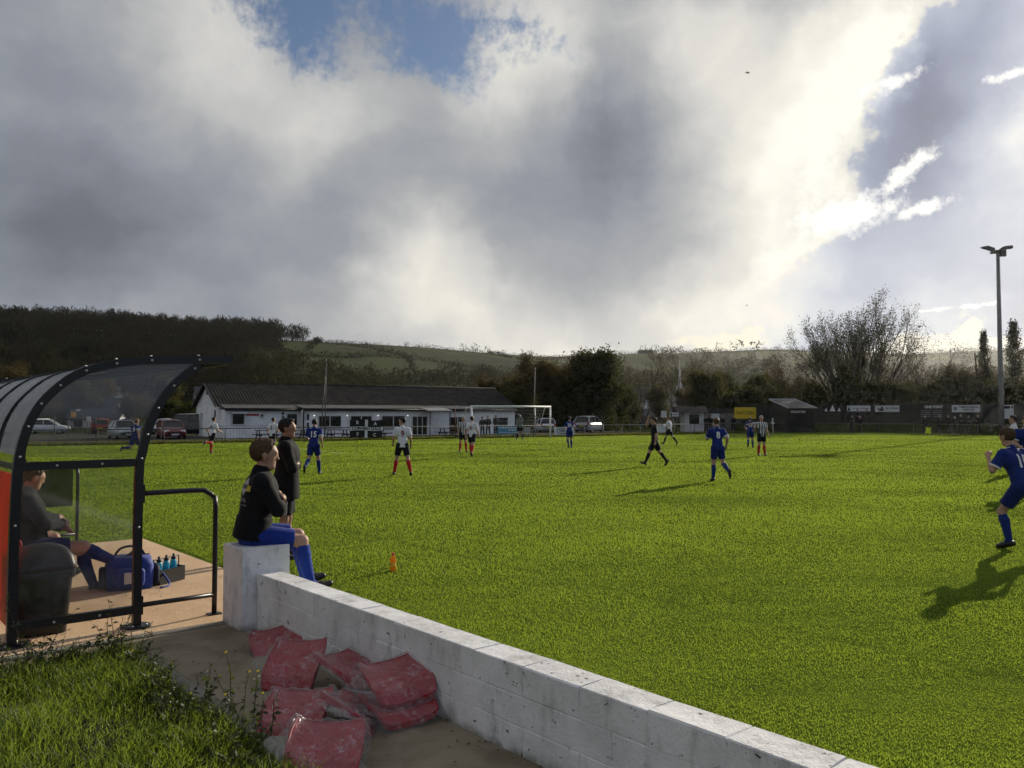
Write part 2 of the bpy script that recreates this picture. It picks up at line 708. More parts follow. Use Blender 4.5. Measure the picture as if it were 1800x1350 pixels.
def GL(a, b, z=0.0):
    """point a metres right along the goal line from the goal's middle, b metres behind it"""
    return GOALC + GD * a + GB * b + Z3 * z


# ------------------------------------------------------------------ ground
m_ground = M('rough_ground', (0.035, 0.042, 0.016), 0.95, 0.35, 0.15, 0.03, 8, spec=0.0)
mb = MB()
n = 64
mb.v = [(0, 400, -0.05)] + [(1300 * math.cos(2 * math.pi * i / n), 200 + 1300 * math.sin(2 * math.pi * i / n), -0.05) for i in range(n)]
mb.f = [(0, 1 + i, 1 + (i + 1) % n) for i in range(n)]
tag(mb.build('ground', m_ground), kind='structure')


def pitch_mat():
    m = bpy.data.materials.new('pitch_turf')
    m.use_nodes = True
    b = NB(m.node_tree)
    pr = m.node_tree.nodes['Principled BSDF']
    tc = b.node('ShaderNodeTexCoord')
    o = tc.outputs['Object']
    n1 = b.noise(o, 0.22, 4, 0.6)
    n2 = b.noise(b.v('MULTIPLY', o, (0.5, 2.2, 1)), 1.6, 4, 0.6)
    f = b.ss(b.m('ADD', b.m('MULTIPLY', n1, 0.5), b.m('MULTIPLY', n2, 0.5)), 0.38, 0.64)
    c = b.mix(f, (0.062, 0.098, 0.014), (0.112, 0.158, 0.022))
    mud = b.ss(b.noise(o, 0.5, 5, 0.65), 0.62, 0.74)
    c = b.mix(b.m('MULTIPLY', mud, 0.5), c, (0.06, 0.052, 0.024))
    b.link(c, pr.inputs['Base Color'])
    pr.inputs['Roughness'].default_value = 0.9
    pr.inputs['Specular IOR Level'].default_value = 0.0
    bn = b.node('ShaderNodeBump')
    bn.inputs['Distance'].default_value = 0.05
    b.link(b.noise(o, 9, 5, 0.7), bn.inputs['Height'])
    b.link(bn.outputs[0], pr.inputs['Normal'])
    return m


mb = MB()
mb.add([GL(-62, 2.4), GL(42, 2.4), GL(42, -75), GL(-62, -75)], [(0, 1, 2, 3)])
tag(mb.build('football_pitch', pitch_mat()), kind='structure')
# painted goal line, penalty-area and touch lines, thin and worn
m_line = M('line_paint', (0.42, 0.45, 0.34), 0.9, 0.3, 2.0, spec=0.0)
lines = MB()


def gline(a0, b0, a1, b1, w=0.11):
    p, q = GL(a0, b0), GL(a1, b1)
    d = (q - p).normalized()
    s_ = Vector((-d.y, d.x, 0)) * (w / 2)
    k = max(2, int((q - p).length / 0.7))
    for i in range(k):
        if random.random() < 0.12:
            continue
        a, c = p.lerp(q, i / k), p.lerp(q, (i + 0.96) / k)
        lines.add([x + Z3 * 0.006 for x in (a - s_, c - s_, c + s_, a + s_)], [(0, 1, 2, 3)])


gline(-30.8, 0, 30.8, 0)
gline(-20.15, 0, -20.15, -16.5)
gline(20.15, 0, 20.15, -16.5)
gline(-20.15, -16.5, 20.15, -16.5)
gline(-9.16, 0, -9.16, -5.5)
gline(9.16, 0, 9.16, -5.5)
gline(-9.16, -5.5, 9.16, -5.5)
gline(30.8, 0, 30.8, -75)
tag(lines.build('pitch_markings', m_line), kind='structure')
# turf: one upright tuft of blades after another, thinning and widening with distance
m_blade = M('grass_blade', (0.054, 0.100, 0.012), 0.6, 0.52, 0.13, 0, 1, spec=0.12, transl=0.62, tcol=(0.53, 0.67, 0.06), island=0.28)


def blades(n, sampler, height, width, lean, seed, segs=1):
    """sampler(rng,n) -> x,y,z0,scale arrays ; returns V,F of triangles"""
    rg = np.random.default_rng(seed)
    x, y, z0, dist = sampler(rg, n)
    n = len(x)
    h = height(dist, rg, n)
    w = width(dist, rg, n)
    an = rg.uniform(0, 2 * np.pi, n)
    ld = rg.uniform(0, 2 * np.pi, n)
    le = lean(dist, rg, n) * h
    sx, sy = np.cos(an) * w / 2, np.sin(an) * w / 2
    dx, dy = np.cos(ld) * le, np.sin(ld) * le
    B = np.stack([x, y, z0], 1)
    A1 = B + np.stack([sx, sy, np.zeros(n)], 1)
    A2 = B - np.stack([sx, sy, np.zeros(n)], 1)
    if segs == 1:
        Tp = B + np.stack([dx, dy, h], 1)
        V = np.stack([A1, A2, Tp], 1).reshape(-1, 3)
        Fc = np.arange(3 * n).reshape(-1, 3)
        return V, Fc
    Mid = B + np.stack([dx * 0.3, dy * 0.3, h * 0.6], 1)
    hw = np.stack([sx, sy, np.zeros(n)], 1) * 0.75
    Tp = B + np.stack([dx, dy, h * 0.98], 1)
    V = np.stack([A1, A2, Mid + hw, Mid - hw, Tp], 1).reshape(-1, 3)
    i = np.arange(n)[:, None] * 5
    Fc = np.concatenate([i + np.array([[0, 1, 2]]), i + np.array([[1, 3, 2]]), i + np.array([[2, 3, 4]])], 0)
    return V, Fc


def in_pitch(x, y):
    """keep turf off the terrace, pad and dugout"""
    rx, ry = x - TC.x, y - TC.y
    u = rx * TU.x + ry * TU.y
    w = rx * TW.x + ry * TW.y
    on = (u > 0.42) & (w > -0.6)
    on |= (u > 1.12) & (w <= -0.6)
    on |= (w < -6.25)
    # a step of bare artificial mat beside the wall end
    on &= ~((u > 0.42) & (u < 1.55) & (w > -1.6) & (w < 0.55) & (u < 1.55 - 0.2 * (w + 1.6)))
    return on


def pitch_sampler(rg, n):
    # density ~ 1/d^2 beyond 6 m, even before that
    t = rg.uniform(0, 1, n)
    near = 0.5 * (36 - 4) / 36.0
    far = math.log(82 / 6.0)
    pick = t < near / (near + far)
    r = np.where(pick, np.sqrt(rg.uniform(4, 36, n)), 6 * np.exp(rg.uniform(0, far, n)))
    a = rg.uniform(-R(41), R(40), n)
    x, y = r * np.sin(a), r * np.cos(a)
    gx, gy = x - GOALC.x, y - GOALC.y
    beh = gx * GB.x + gy * GB.y
    k = in_pitch(x, y) & (beh < 2.3)
    x, y, r = x[k], y[k], r[k]
    # tufts, hollows and long faint bands; short blades there imitate shadow streaks
    c1 = vnoise(x, y, 2.6, 3, 3)
    c2 = vnoise(x * .35 + y * .1, y, .55, 4, 3)
    PGH[0] = (0.55 + 0.85 * c1) * np.clip(0.0 + 2.0 * c2, .35, 1.5) * (1 + 0.3 * np.clip((r - 8) / 60, 0, 1))
    la, lb = TLA, TLB
    dx, dy = lb[0] - la[0], lb[1] - la[1]
    ds = np.abs((x - la[0]) * dy - (y - la[1]) * dx) / math.hypot(dx, dy)
    PGH[0] = PGH[0] * np.where(ds < .07, .62, 1.0)
    return x, y, np.zeros(len(x)), r


TLA, TLB = G(480, 905), G(1400, 1110)
PGH = [1.0]


def patch(x, y):
    return 0.5 + 0.25 * np.sin(x * 2.1 + 1.7 * np.sin(y * 1.3)) + 0.25 * np.sin(y * 2.7 + 2.1 * np.sin(x * 0.9 + 1.0))


V, Fc = blades(1200000, pitch_sampler,
               lambda d, rg, n: rg.uniform(0.010, 0.028, n) * PGH[0],
               lambda d, rg, n: rg.uniform(0.0042, 0.0078, n) * np.maximum(1.0, d / 8.0),
               lambda d, rg, n: rg.uniform(0.1, 1.25, n), 5)
pg = link('pitch_grass', npmesh('pitch_grass', V, Fc, m_blade))
tag(pg, 'mown green turf of the football pitch', 'grass', kind='stuff')

# ------------------------------------------------------------------ hills
RIDGE = [(-1500, 600), (-600, 592), (-200, 584), (0, 580), (130, 582), (260, 588), (400, 594), (500, 599), (560, 602), (640, 606), (760, 615), (880, 623),
         (960, 628), (1050, 627), (1130, 624), (1280, 620), (1350, 617), (1450, 618), (1540, 622), (1600, 626), (1700, 621), (1800, 617), (2100, 612), (2600, 620), (3200, 640)]
_rs = np.array([(x - 900) / F for x, _ in RIDGE])
_re = np.array([(728 - y) / F for _, y in RIDGE])


def ridge_Y(s):
    return np.interp(s, [-1.5, -0.63, -0.3, -0.05, 0.3, 0.65, 1.5], [420, 430, 500, 760, 900, 940, 900])


def foot_Y(s):
    return np.interp(s, [-1.5, -0.63, -0.3, 0.0, 0.65, 1.5], [170, 180, 190, 240, 260, 260])


def hill_z(s, Y):
    zr = HC + np.interp(s, _rs, _re) * ridge_Y(s)
    y0, y1 = foot_Y(s), ridge_Y(s)
    t = (Y - y0) / (y1 - y0)
    tt = np.clip(t, 0, 1)
    prof = 0.35 * tt + 0.65 * (3 * tt ** 2 - 2 * tt ** 3)
    und = 0.035 * np.sin(s * 23 + 5 * tt) * np.sin(tt * 9 + s * 7) * tt * (1 - tt) * 4
    z = zr * (prof + und)
    return np.where(t > 1, zr * (1 - 0.12 * (t - 1)), z)


ns, nt = 260, 90
sg = np.linspace(-1.15, 1.15, ns)
tg = np.concatenate([np.linspace(-0.12, 1.0, 70), np.linspace(1.02, 1.35, 20)])
SS, TT = np.meshgrid(sg, tg)
YY = foot_Y(SS) + TT * (ridge_Y(SS) - foot_Y(SS))
ZZ = hill_z(SS, YY) + np.where(TT < 0, -0.4, 0)
Vh = np.stack([SS * YY, YY, ZZ], -1).reshape(-1, 3)
ii, jj = np.meshgrid(np.arange(len(tg) - 1), np.arange(ns - 1), indexing='ij')
a = (ii * ns + jj).ravel()
Fh = np.stack([a, a + 1, a + ns + 1, a + ns], 1)


def hill_mat():
    m = bpy.data.materials.new('hill_pasture')
    m.use_nodes = True
    b = NB(m.node_tree)
    pr = m.node_tree.nodes['Principled BSDF']
    tc = b.node('ShaderNodeTexCoord')
    o = tc.outputs['Object']
    vo = b.node('ShaderNodeTexVoronoi')
    b.link(b.v('ADD', o, b.v('MULTIPLY', b.noise(o, 0.01, 2, col=True), (40, 40, 0))), vo.inputs['Vector'])
    vo.inputs['Scale'].default_value = 0.0075
    hue = b.node('ShaderNodeSeparateColor')
    b.link(vo.outputs['Color'], hue.inputs[0])
    fld = b.ramp(hue.outputs[0], [(0.0, (0.052, 0.066, 0.018)), (0.35, (0.034, 0.040, 0.015)), (0.6, (0.090, 0.112, 0.026)), (0.8, (0.058, 0.058, 0.024)), (1.0, (0.076, 0.098, 0.024))])
    scr = b.ss(b.noise(o, 0.02, 6, 0.65), 0.50, 0.62)
    c = b.mix(b.m('MULTIPLY', scr, 0.62), fld, (0.018, 0.020, 0.009))
    c = b.mix(b.m('MULTIPLY', b.noise(o, 0.25, 4, 0.7), 0.4), c, (0.02, 0.022, 0.010))
    b.link(c, pr.inputs['Base Color'])
    pr.inputs['Roughness'].default_value = 0.95
    pr.inputs['Specular IOR Level'].default_value = 0.05
    return m


tag(link('hills', npmesh('hills', Vh, Fh, hill_mat(), True)), kind='structure')


# ------------------------------------------------------------------ woods on the hills (one mass)
def clump(rg, nq, flat=1.0, size=.07, thin=.8):
    """unit crown: leaf facets spread on and inside a lumpy ball, base at z=0, height 1"""
    d = rg.normal(size=(nq, 3))
    d /= np.linalg.norm(d, axis=1)[:, None]
    r = rg.uniform(0.55, 1.0, nq) ** 0.6
    lob = 1 + 0.22 * np.sin(d[:, 0] * 5 + rg.uniform(0, 6)) * np.cos(d[:, 1] * 4 + rg.uniform(0, 6))
    c = d * (r * lob)[:, None] * np.array([0.42, 0.42, 0.42 * flat]) + np.array([0, 0, 0.58])
    sz = rg.uniform(0.5, 1.0, nq) * size
    n1 = rg.normal(size=(nq, 3))
    n1 /= np.linalg.norm(n1, axis=1)[:, None]
    n2 = np.cross(n1, rg.normal(size=(nq, 3)))
    n2 /= np.linalg.norm(n2, axis=1)[:, None]
    n1[:, 2] = np.abs(n1[:, 2]) + .3
    q = np.stack([c + n1 * sz[:, None], c + n2 * sz[:, None] * thin, c - n1 * sz[:, None], c - n2 * sz[:, None] * thin], 1)
    return q


def trunk_q(k=1.0):
    out = []
    for (ax, ay) in ((0.016, 0), (0, 0.016)):
        out.append([(-ax * k, -ay * k, 0), (ax * k, ay * k, 0), (ax * k * .5, ay * k * .5, 0.62), (-ax * k * .5, -ay * k * .5, 0.62)])
    for an in np.linspace(0, 6.0, 7)[:-1]:
        x, y = math.cos(an) * 0.3, math.sin(an) * 0.3
        out.append([(-0.006, 0, 0.3), (0.006, 0, 0.3), (x + .003, y, 0.8), (x - .003, y, 0.8)])
    return np.array(out)


def scatter(name, spots, mat, nq, label, cat, seed, size=.09, thin=.6):
    """spots: list of (x,y,z,height,width)"""
    rg = np.random.default_rng(seed)
    protos = []
    for i in range(7):
        q = clump(rg, nq, 1.0, size, thin)
        protos.append(np.concatenate([q, trunk_q()], 0))
    allq = []
    for (x, y, z, h, w) in spots:
        q = protos[rg.integers(7)].copy()
        an = rg.uniform(0, 6.28)
        ca, sa = math.cos(an), math.sin(an)
        X = (q[..., 0] * ca - q[..., 1] * sa) * w + x
        Y = (q[..., 0] * sa + q[..., 1] * ca) * w + y
        Zc = q[..., 2] * h + z
        allq.append(np.stack([X, Y, Zc], -1))
    Q = np.concatenate(allq, 0)
    V = Q.reshape(-1, 3)
    Fq = np.arange(len(V)).reshape(-1, 4)
    o = link(name, npmesh(name, V, Fq, mat))
    return tag(o, label, cat, kind='stuff')


m_wood = M('wood_leaf', (0.020, 0.020, 0.012), 0.9, 0.35, 0.02, spec=0.0, transl=0.2, tcol=(0.045, 0.042, 0.02), island=0.4)
m_scrub = M('scrub_leaf', (0.024, 0.025, 0.011), 0.9, 0.4, 0.02, spec=0.0, transl=0.25, tcol=(0.08, 0.075, 0.025), island=0.45)
rg = np.random.default_rng(3)
sp = []
for _ in range(1500):
    s = rg.uniform(-0.80, -0.255)
    t = rg.uniform(0.02, 1.03) ** 0.85
    if s > -0.33 and t < 0.55 and rg.uniform() < 0.75:
        continue
    if s > -0.285 and t < 0.9:
        continue
    Y = foot_Y(s) + t * (ridge_Y(s) - foot_Y(s))
    h = rg.uniform(8, 13.5)
    sp.append((s * Y, Y, hill_z(s, Y) - 0.4, h, rg.uniform(7, 11)))
for s in np.arange(-0.80, -0.262, 0.009):      # crest row against the sky
    Y = ridge_Y(s) * rg.uniform(0.97, 1.0)
    sp.append((s * Y, Y, hill_z(s, Y) - 0.5, rg.uniform(9.5, 13) * (1 if s < -0.3 else 0.75), rg.uniform(8, 12)))
scatter('hillside_wood', sp, m_wood, 160, 'dark bare autumn wood covering the hill on the left', 'wood', 21, .11, .19)
sp = []
for _ in range(3200):
    s = rg.uniform(-0.32, 0.80)
    t = rg.uniform(0.0, 0.5) if rg.uniform() < 0.7 else rg.uniform(0.3, 0.95)
    Y = foot_Y(s) + t * (ridge_Y(s) - foot_Y(s))
    x = s * Y
    f = math.sin(x * 0.021 + 1.3) * math.sin(Y * 0.017 + 0.6) + 0.35 * math.sin(x * 0.06) - 1.9 * (t - (0.42 if s > .08 else .32)) + (0.2 if s > .08 else 0)
    if f < 0.05:
        continue
    sp.append((x, Y, hill_z(s, Y) - 0.3, rg.uniform(4, 9), rg.uniform(6, 11)))
scatter('valley_scrub', sp, m_scrub, 50, 'brown scrub and small trees low on the hillside fields', 'scrub', 22, .12, .38)


def hedge(pix, h, label, seed, w=3.0, stp=2.6, lone=()):
    """hedgerow along hill points given as (s, t)"""
    rg = np.random.default_rng(seed)
    sp = []
    for (s0, t0), (s1, t1) in zip(pix[:-1], pix[1:]):
        Ym = 0.5 * (ridge_Y(s0) + ridge_Y(s1))
        k = max(2, int(abs(s1 - s0) * Ym / stp) + int(abs(t1 - t0) * 200 / stp))
        for i in range(k):
            s, t = s0 + (s1 - s0) * i / k, t0 + (t1 - t0) * i / k
            Y = foot_Y(s) + t * (ridge_Y(s) - foot_Y(s))
            sp.append((s * Y + rg.normal() * .4, Y + rg.normal() * .4, hill_z(s, Y) - h * .35, h * rg.uniform(0.8, 1.5), w * rg.uniform(1.0, 1.7)))
    for (s, t, hh, ww) in lone:
        Y = foot_Y(s) + t * (ridge_Y(s) - foot_Y(s))
        sp.append((s * Y, Y, hill_z(s, Y) - 0.3, hh, ww))
    o = scatter('hedgerow', sp, m_wood, 40, label, 'hedge', seed)
    del o['kind']
    return o


hedge([(-0.27, 1.0), (-0.15, 1.0), (0.0, 1.0), (0.12, 1.0), (0.3, 1.0), (0.5, 1.0), (0.8, 1.0)], 3.0, 'long dark hedgerow running along the skyline of the hills', 31, 3.5, 3.0,
      [(-0.262, .99, 7, 7), (-0.235, 1, 5, 6), (-0.06, 1, 9, 9), (-0.045, 1, 10, 12), (-0.03, 1, 8, 8), (-0.01, 1, 6, 6), (0.16, 1, 11, 8), (0.175, 1, 12, 12), (0.19, 1, 11, 9), (0.205, 1, 10, 10), (0.253, 1, 12, 10), (0.275, 1, 15, 22), (0.30, 1, 13, 20), (0.325, 1, 8, 12)])
hedge([(-0.30, .80), (-0.2, .74), (-0.13, .62), (-0.12, .45)], 3.6, 'hedgerow dropping across the green field above the clubhouse roof', 32, 4.0, 2.6)
hedge([(-0.13, .86), (-0.06, .80), (0.02, .70), (0.06, .78), (0.12, .9)], 3.6, 'hedgerow crossing the middle of the far hillside', 33, 4.0, 3.0)
hedge([(0.12, .80), (0.22, .84), (0.34, .78), (0.5, .84), (0.75, .8)], 4.0, 'hazy hedgerow below the skyline on the right hills', 34, 5.0, 3.4)

hedge([(-0.24, .98), (-0.235, .8), (-0.25, .62)], 3.4, 'hedgerow climbing straight up to the skyline beside the wood', 35, 4.0, 2.6)
hedge([(-0.28, .60), (-0.2, .55), (-0.1, .60), (-0.02, .52)], 3.8, 'lower hedgerow running level above the clubhouse ridge', 36, 4.5, 2.8)
hedge([(-0.03, .98), (-0.02, .84), (0.0, .70)], 3.4, 'short hedgerow running down the far field left of the dark trees', 37, 4.0, 3.0)
# ------------------------------------------------------------------ trees
m_bark = M('tree_bark', (0.045, 0.038, 0.028), 0.95, 0.3, 3.0, 0.02, 12, spec=0.1)


def leaf_mat(name, col, tcol, tr=0.45):
    return M(name, col, 0.75, 0.35, 0.3, spec=0.12, transl=tr, tcol=tcol, island=0.5)


m_leaf = [leaf_mat('leaf_dark', (0.026, 0.030, 0.010), (0.10, 0.11, 0.02), 0.35), leaf_mat('leaf_olive', (0.034, 0.035, 0.013), (0.13, 0.125, 0.03)),
          leaf_mat('leaf_brown', (0.045, 0.036, 0.016), (0.13, 0.10, 0.03)), leaf_mat('leaf_conifer', (0.026, 0.034, 0.014), (0.10, 0.12, 0.03), 0.3)]


def gen_tree(seed, H, r0, nb, levels, spread, leaf_n, leaf_s, trunk=0.25, leaf_r=0.5, droop=0.0, low_leaf=0, jit=0.22, minlev=2, stems=1, fan=0.0, low_w=0.15):
    """returns (branch mesh, leaf mesh) of one tree with base at the origin"""
    rd = random.Random(seed)
    rg = np.random.default_rng(seed)
    mb = MB()
    tips = []

    def grow(p, d, ln, r, lev):
        k = 4
        pts, rs = [p.copy()], [r]
        q, dd = p.copy(), d.copy()
        for i in range(k):
            dd = (dd + Vector((rd.gauss(0, jit), rd.gauss(0, jit), rd.gauss(0, jit) * .6 + 0.10 - droop * lev * .06))).normalized()
            q = q + dd * (ln / k)
            pts.append(q.copy())
            rs.append(r * (1 - 0.55 * (i + 1) / k))
        mb.tube(pts, rs, 6 if lev == 0 else (4 if lev < 2 else 3), cap=False)
        if lev >= minlev:
            for i in range(1, k + 1):
                tips.append((pts[i], lev))
        if lev >= levels:
            return
        m = nb + (1 if lev == 0 else 0)
        for i in range(m):
            f = (0.35 if lev else trunk) + (1 - (0.35 if lev else trunk)) * (i + rd.random() * .8) / m
            j = min(k - 1, int(f * k))
            bp = pts[j].lerp(pts[j + 1], f * k - j)
            az = i * 2.4 + rd.random() * 1.2
            ort = dd.orthogonal().normalized()
            side = Matrix.Rotation(az, 3, d) @ ort
            sp_ = spread * (0.75 + 0.5 * rd.random())
            nd = (d * math.cos(sp_) + side * math.sin(sp_) + Vector((0, 0, 0.18))).normalized()
            grow(bp, nd, ln * (0.62 if lev else 0.60) * (0.8 + 0.4 * rd.random()) * (1.12 - 0.45 * f), rs[j] * (0.62 if stems == 1 else .5), lev + 1)
    for st in range(stems):
        if stems == 1:
            d0 = Vector((rd.gauss(0, .05), rd.gauss(0, .05), 1)).normalized()
        else:
            ti = fan * math.sqrt((st + .4) / stems)
            d0 = Vector((math.sin(ti) * math.cos(st * 2.4), math.sin(ti) * math.sin(st * 2.4), math.cos(ti)))
        grow(Vector((d0.x * .2, d0.y * .2, -0.15)), d0, H * (0.66 if stems == 1 else .62) * (1 if stems == 1 else rd.uniform(.8, 1.08)), r0, 0)
    br = mb.mesh('trunk', m_bark)
    tp = np.array([tuple(t[0]) for t in tips])
    if len(tp) and leaf_n > 0:
        c = np.repeat(tp, leaf_n, 0) + rg.normal(size=(len(tp) * leaf_n, 3)) * leaf_r
        # thin whole tufts so the outline stays ragged
        keep = np.repeat(rg.uniform(size=len(tp)) > 0.25, leaf_n)
        c = c[keep]
    else:
        c = np.zeros((0, 3))
    if low_leaf:
        zz = rg.uniform(0.02, 0.5, low_leaf) * H
        rr = rg.uniform(0, 1, low_leaf) ** 0.5 * H * low_w * (1.1 - zz / H)
        an = rg.uniform(0, 6.28, low_leaf)
        c = np.concatenate([c, np.stack([rr * np.cos(an), rr * np.sin(an), zz], 1)], 0)
    c = c[c[:, 2] > 0.1]
    nl = len(c)
    sz = leaf_s * rg.uniform(0.6, 1.3, nl)[:, None]
    n1 = rg.normal(size=(nl, 3))
    n1 /= np.linalg.norm(n1, axis=1)[:, None]
    n2 = np.cross(n1, rg.normal(size=(nl, 3)))
    n2 /= np.linalg.norm(n2, axis=1)[:, None]
    V = np.stack([c + n1 * sz, c + n2 * sz * .6, c - n1 * sz, c - n2 * sz * .6], 1).reshape(-1, 3)
    return br, (V, np.arange(len(V)).reshape(-1, 4))


def spire(seed, H):
    """narrow evergreen with upswept sprays and a ragged outline"""
    rg = np.random.default_rng(seed)
    br, _ = gen_tree(seed, H * 1.3, .16, 0, 0, .5, 0, .1, .05)
    cs = []
    for q in range(150):
        z = H * (.05 + .95 * rg.uniform() ** .9)
        r = H * .125 * (1.04 - z / H) ** .55 * rg.uniform(.45, 1.2)
        an = rg.uniform(0, 6.28)
        n = 42
        f = rg.uniform(0, 1, n) ** .7
        p = np.stack([np.cos(an) * r * f, np.sin(an) * r * f, z + f * r * .9], 1) + rg.normal(size=(n, 3)) * np.array([.12, .12, .2])
        cs.append(p)
    c = np.concatenate(cs, 0)
    nl = len(c)
    sz = .10 * rg.uniform(.6, 1.3, nl)[:, None]
    n1 = rg.normal(size=(nl, 3)) + np.array([0, 0, .8])
    n1 /= np.linalg.norm(n1, axis=1)[:, None]
    n2 = np.cross(n1, rg.normal(size=(nl, 3)))
    n2 /= np.linalg.norm(n2, axis=1)[:, None]
    V = np.stack([c + n1 * sz, c + n2 * sz * .5, c - n1 * sz, c - n2 * sz * .5], 1).reshape(-1, 3)
    return br, (V, np.arange(len(V)).reshape(-1, 4))


TREES = {}


def proto(kind):
    if kind in TREES:
        return TREES[kind]
    A = {
        'dense': lambda: (gen_tree(1, 10, .28, 6, 3, .80, 26, .15, .10, .5, low_leaf=3500, low_w=.26), 0),
        'dense2': lambda: (gen_tree(9, 10, .26, 6, 3, .75, 20, .15, .10, .55, low_leaf=3000, low_w=.25), 1),
        'semi': lambda: (gen_tree(4, 10, .11, 6, 3, .52, 6, .10, .15, .3, jit=.15, stems=4, fan=.6, low_leaf=1500, low_w=.2), 2),
        'ivy': lambda: (gen_tree(23, 10, .12, 6, 3, .42, 2, .055, .30, .12, low_leaf=3600, jit=.10, minlev=3, stems=11, fan=.78, low_w=.13), 0),
        'bare': lambda: (gen_tree(6, 10, .08, 5, 3, .50, 1, .06, .22, .2, jit=.14, minlev=3, stems=5, fan=.6, low_leaf=500), 2),
        'conifer': lambda: (spire(8, 10), 3),
        'shrub': lambda: (gen_tree(15, 10, .3, 6, 3, .95, 16, .28, .04, .9, low_leaf=3800), 0),
        'shrub2': lambda: (gen_tree(17, 10, .3, 6, 3, .9, 12, .28, .04, .9, low_leaf=2600), 1),
    }
    (br, (V, Fq)), mi = A[kind]()
    cr = npmesh('crown', V, Fq, m_leaf[mi])
    hh = float(V[:, 2].max())
    TREES[kind] = (br, cr, hh)
    return TREES[kind]


_tc = [0]


def tree(kind, px, top, Y, label, sx=1.0, name=None, cat='tree', group=None):
    """tree standing at depth Y under pixel column px, its top reaching photograph row top"""
    br, cr, hh = proto(kind)
    base = D(px, 700, Y)
    ztop = D(px, top, Y).z
    h = ztop
    k = h / hh
    nm = name or {'dense': 'broadleaf_tree', 'dense2': 'broadleaf_tree', 'semi': 'autumn_tree', 'ivy': 'ivy_clad_tree', 'bare': 'bare_tree', 'conifer': 'cypress_tree', 'shrub': 'shrub', 'shrub2': 'shrub'}[kind]
    e = empty(nm, (base.x, Y, -0.03), random.uniform(0, 6.28))
    e.scale = (k * sx, k * sx, k)
    link('trunk', br, e)
    link('crown', cr, e)
    tag(e, label, cat, group)
    return e


tree('dense', 1050, 601, 96, 'tallest dark leafy tree standing right behind the goal', 1.0)
tree('semi', 968, 607, 99, 'brownish half bare tree beside the dark tree behind the goal', 1.1)
tree('dense2', 1000, 640, 104, 'olive leafy tree between the goal and the tall dark tree', 0.9)
tree('shrub2', 905, 668, 96, 'olive bush at the right end of the clubhouse roof', 1.0)
tree('semi', 862, 650, 108, 'half bare small tree rising behind the clubhouse ridge end', 0.9)
tree('bare', 1192, 612, 128, 'bare tree in front of the white steeple', 1.0)
tree('bare', 1130, 622, 140, 'thin bare tree above the white house gables', 1.1)
tree('dense2', 1250, 640, 102, 'olive leafy tree left of the yellow board', 1.0)
tree('shrub', 1305, 668, 104, 'dark bush behind the yellow board', 1.2)
tree('dense', 1345, 650, 112, 'dark leafy tree between the yellow board and the black shed', .9)
tree('bare', 1395, 602, 108, 'bare pale tree just left of the big ivy clad tree', 1.0)
tree('shrub2', 1432, 662, 103, 'olive bush rising over the dark shed roof', 1.1)
tree('ivy', 1502, 507, 106, 'biggest bare tree with sparse leaf tufts on the skyline', .92)
tree('shrub', 1500, 640, 104, 'dark ivy mass around the foot of the biggest bare tree', .9)
tree('shrub', 1555, 655, 101, 'dark bush right of the biggest bare tree', 1.0)
tree('dense2', 1598, 668, 98, 'bush with sunlit glinting leaves over the fence', .8)
tree('bare', 1650, 588, 106, 'bare twiggy tree left of the floodlight', 1.15)
tree('shrub', 1640, 650, 103, 'dark bush behind the black advert boards', 1.2)
tree('semi', 1690, 628, 104, 'half bare brown tree between bare tree and cypress', 1.0)
tree('conifer', 1731, 576, 104, 'narrow cypress just left of the floodlight pole', .9)
tree('conifer', 1784, 558, 102, 'taller cypress right of the floodlight pole', 1.1)
tree('conifer', 1822, 590, 101, 'cypress at the right edge of the picture', 1.1)
tree('shrub', 1725, 655, 100, 'dark bush under the cypress by the floodlight', 1.2)
tree('shrub2', 1790, 648, 98, 'olive bush under the taller cypress', 1.2)
tree('shrub', 1860, 640, 97, 'dark bush beyond the right edge of the boards', 1.2)
tree('semi', 14, 622, 122, 'golden brown tree at the left edge above the dugout roof', 1.1)
tree('dense2', -60, 640, 118, 'olive tree beyond the left end of the dugout', 1.1)
tree('dense2', 128, 655, 126, 'olive tree above the parked cars seen through the dugout', 1.2)
tree('semi', 160, 640, 134, 'pale half bare tree behind the dugout roof', 1.2)
tree('semi', 232, 682, 104, 'small rust brown tree beside the grey houses', 1.2)
tree('shrub', 288, 694, 98, 'dark bush behind the parked red car', 1.3)
tree('shrub', 325, 700, 92, 'dark bush beside the clubhouse gable', 1.0)
tree('dense2', 305, 655, 130, 'olive tree between dugout post and clubhouse gable', 1.0)
tree('semi', 60, 660, 115, 'brown tree behind the dugout panes', 1.2)

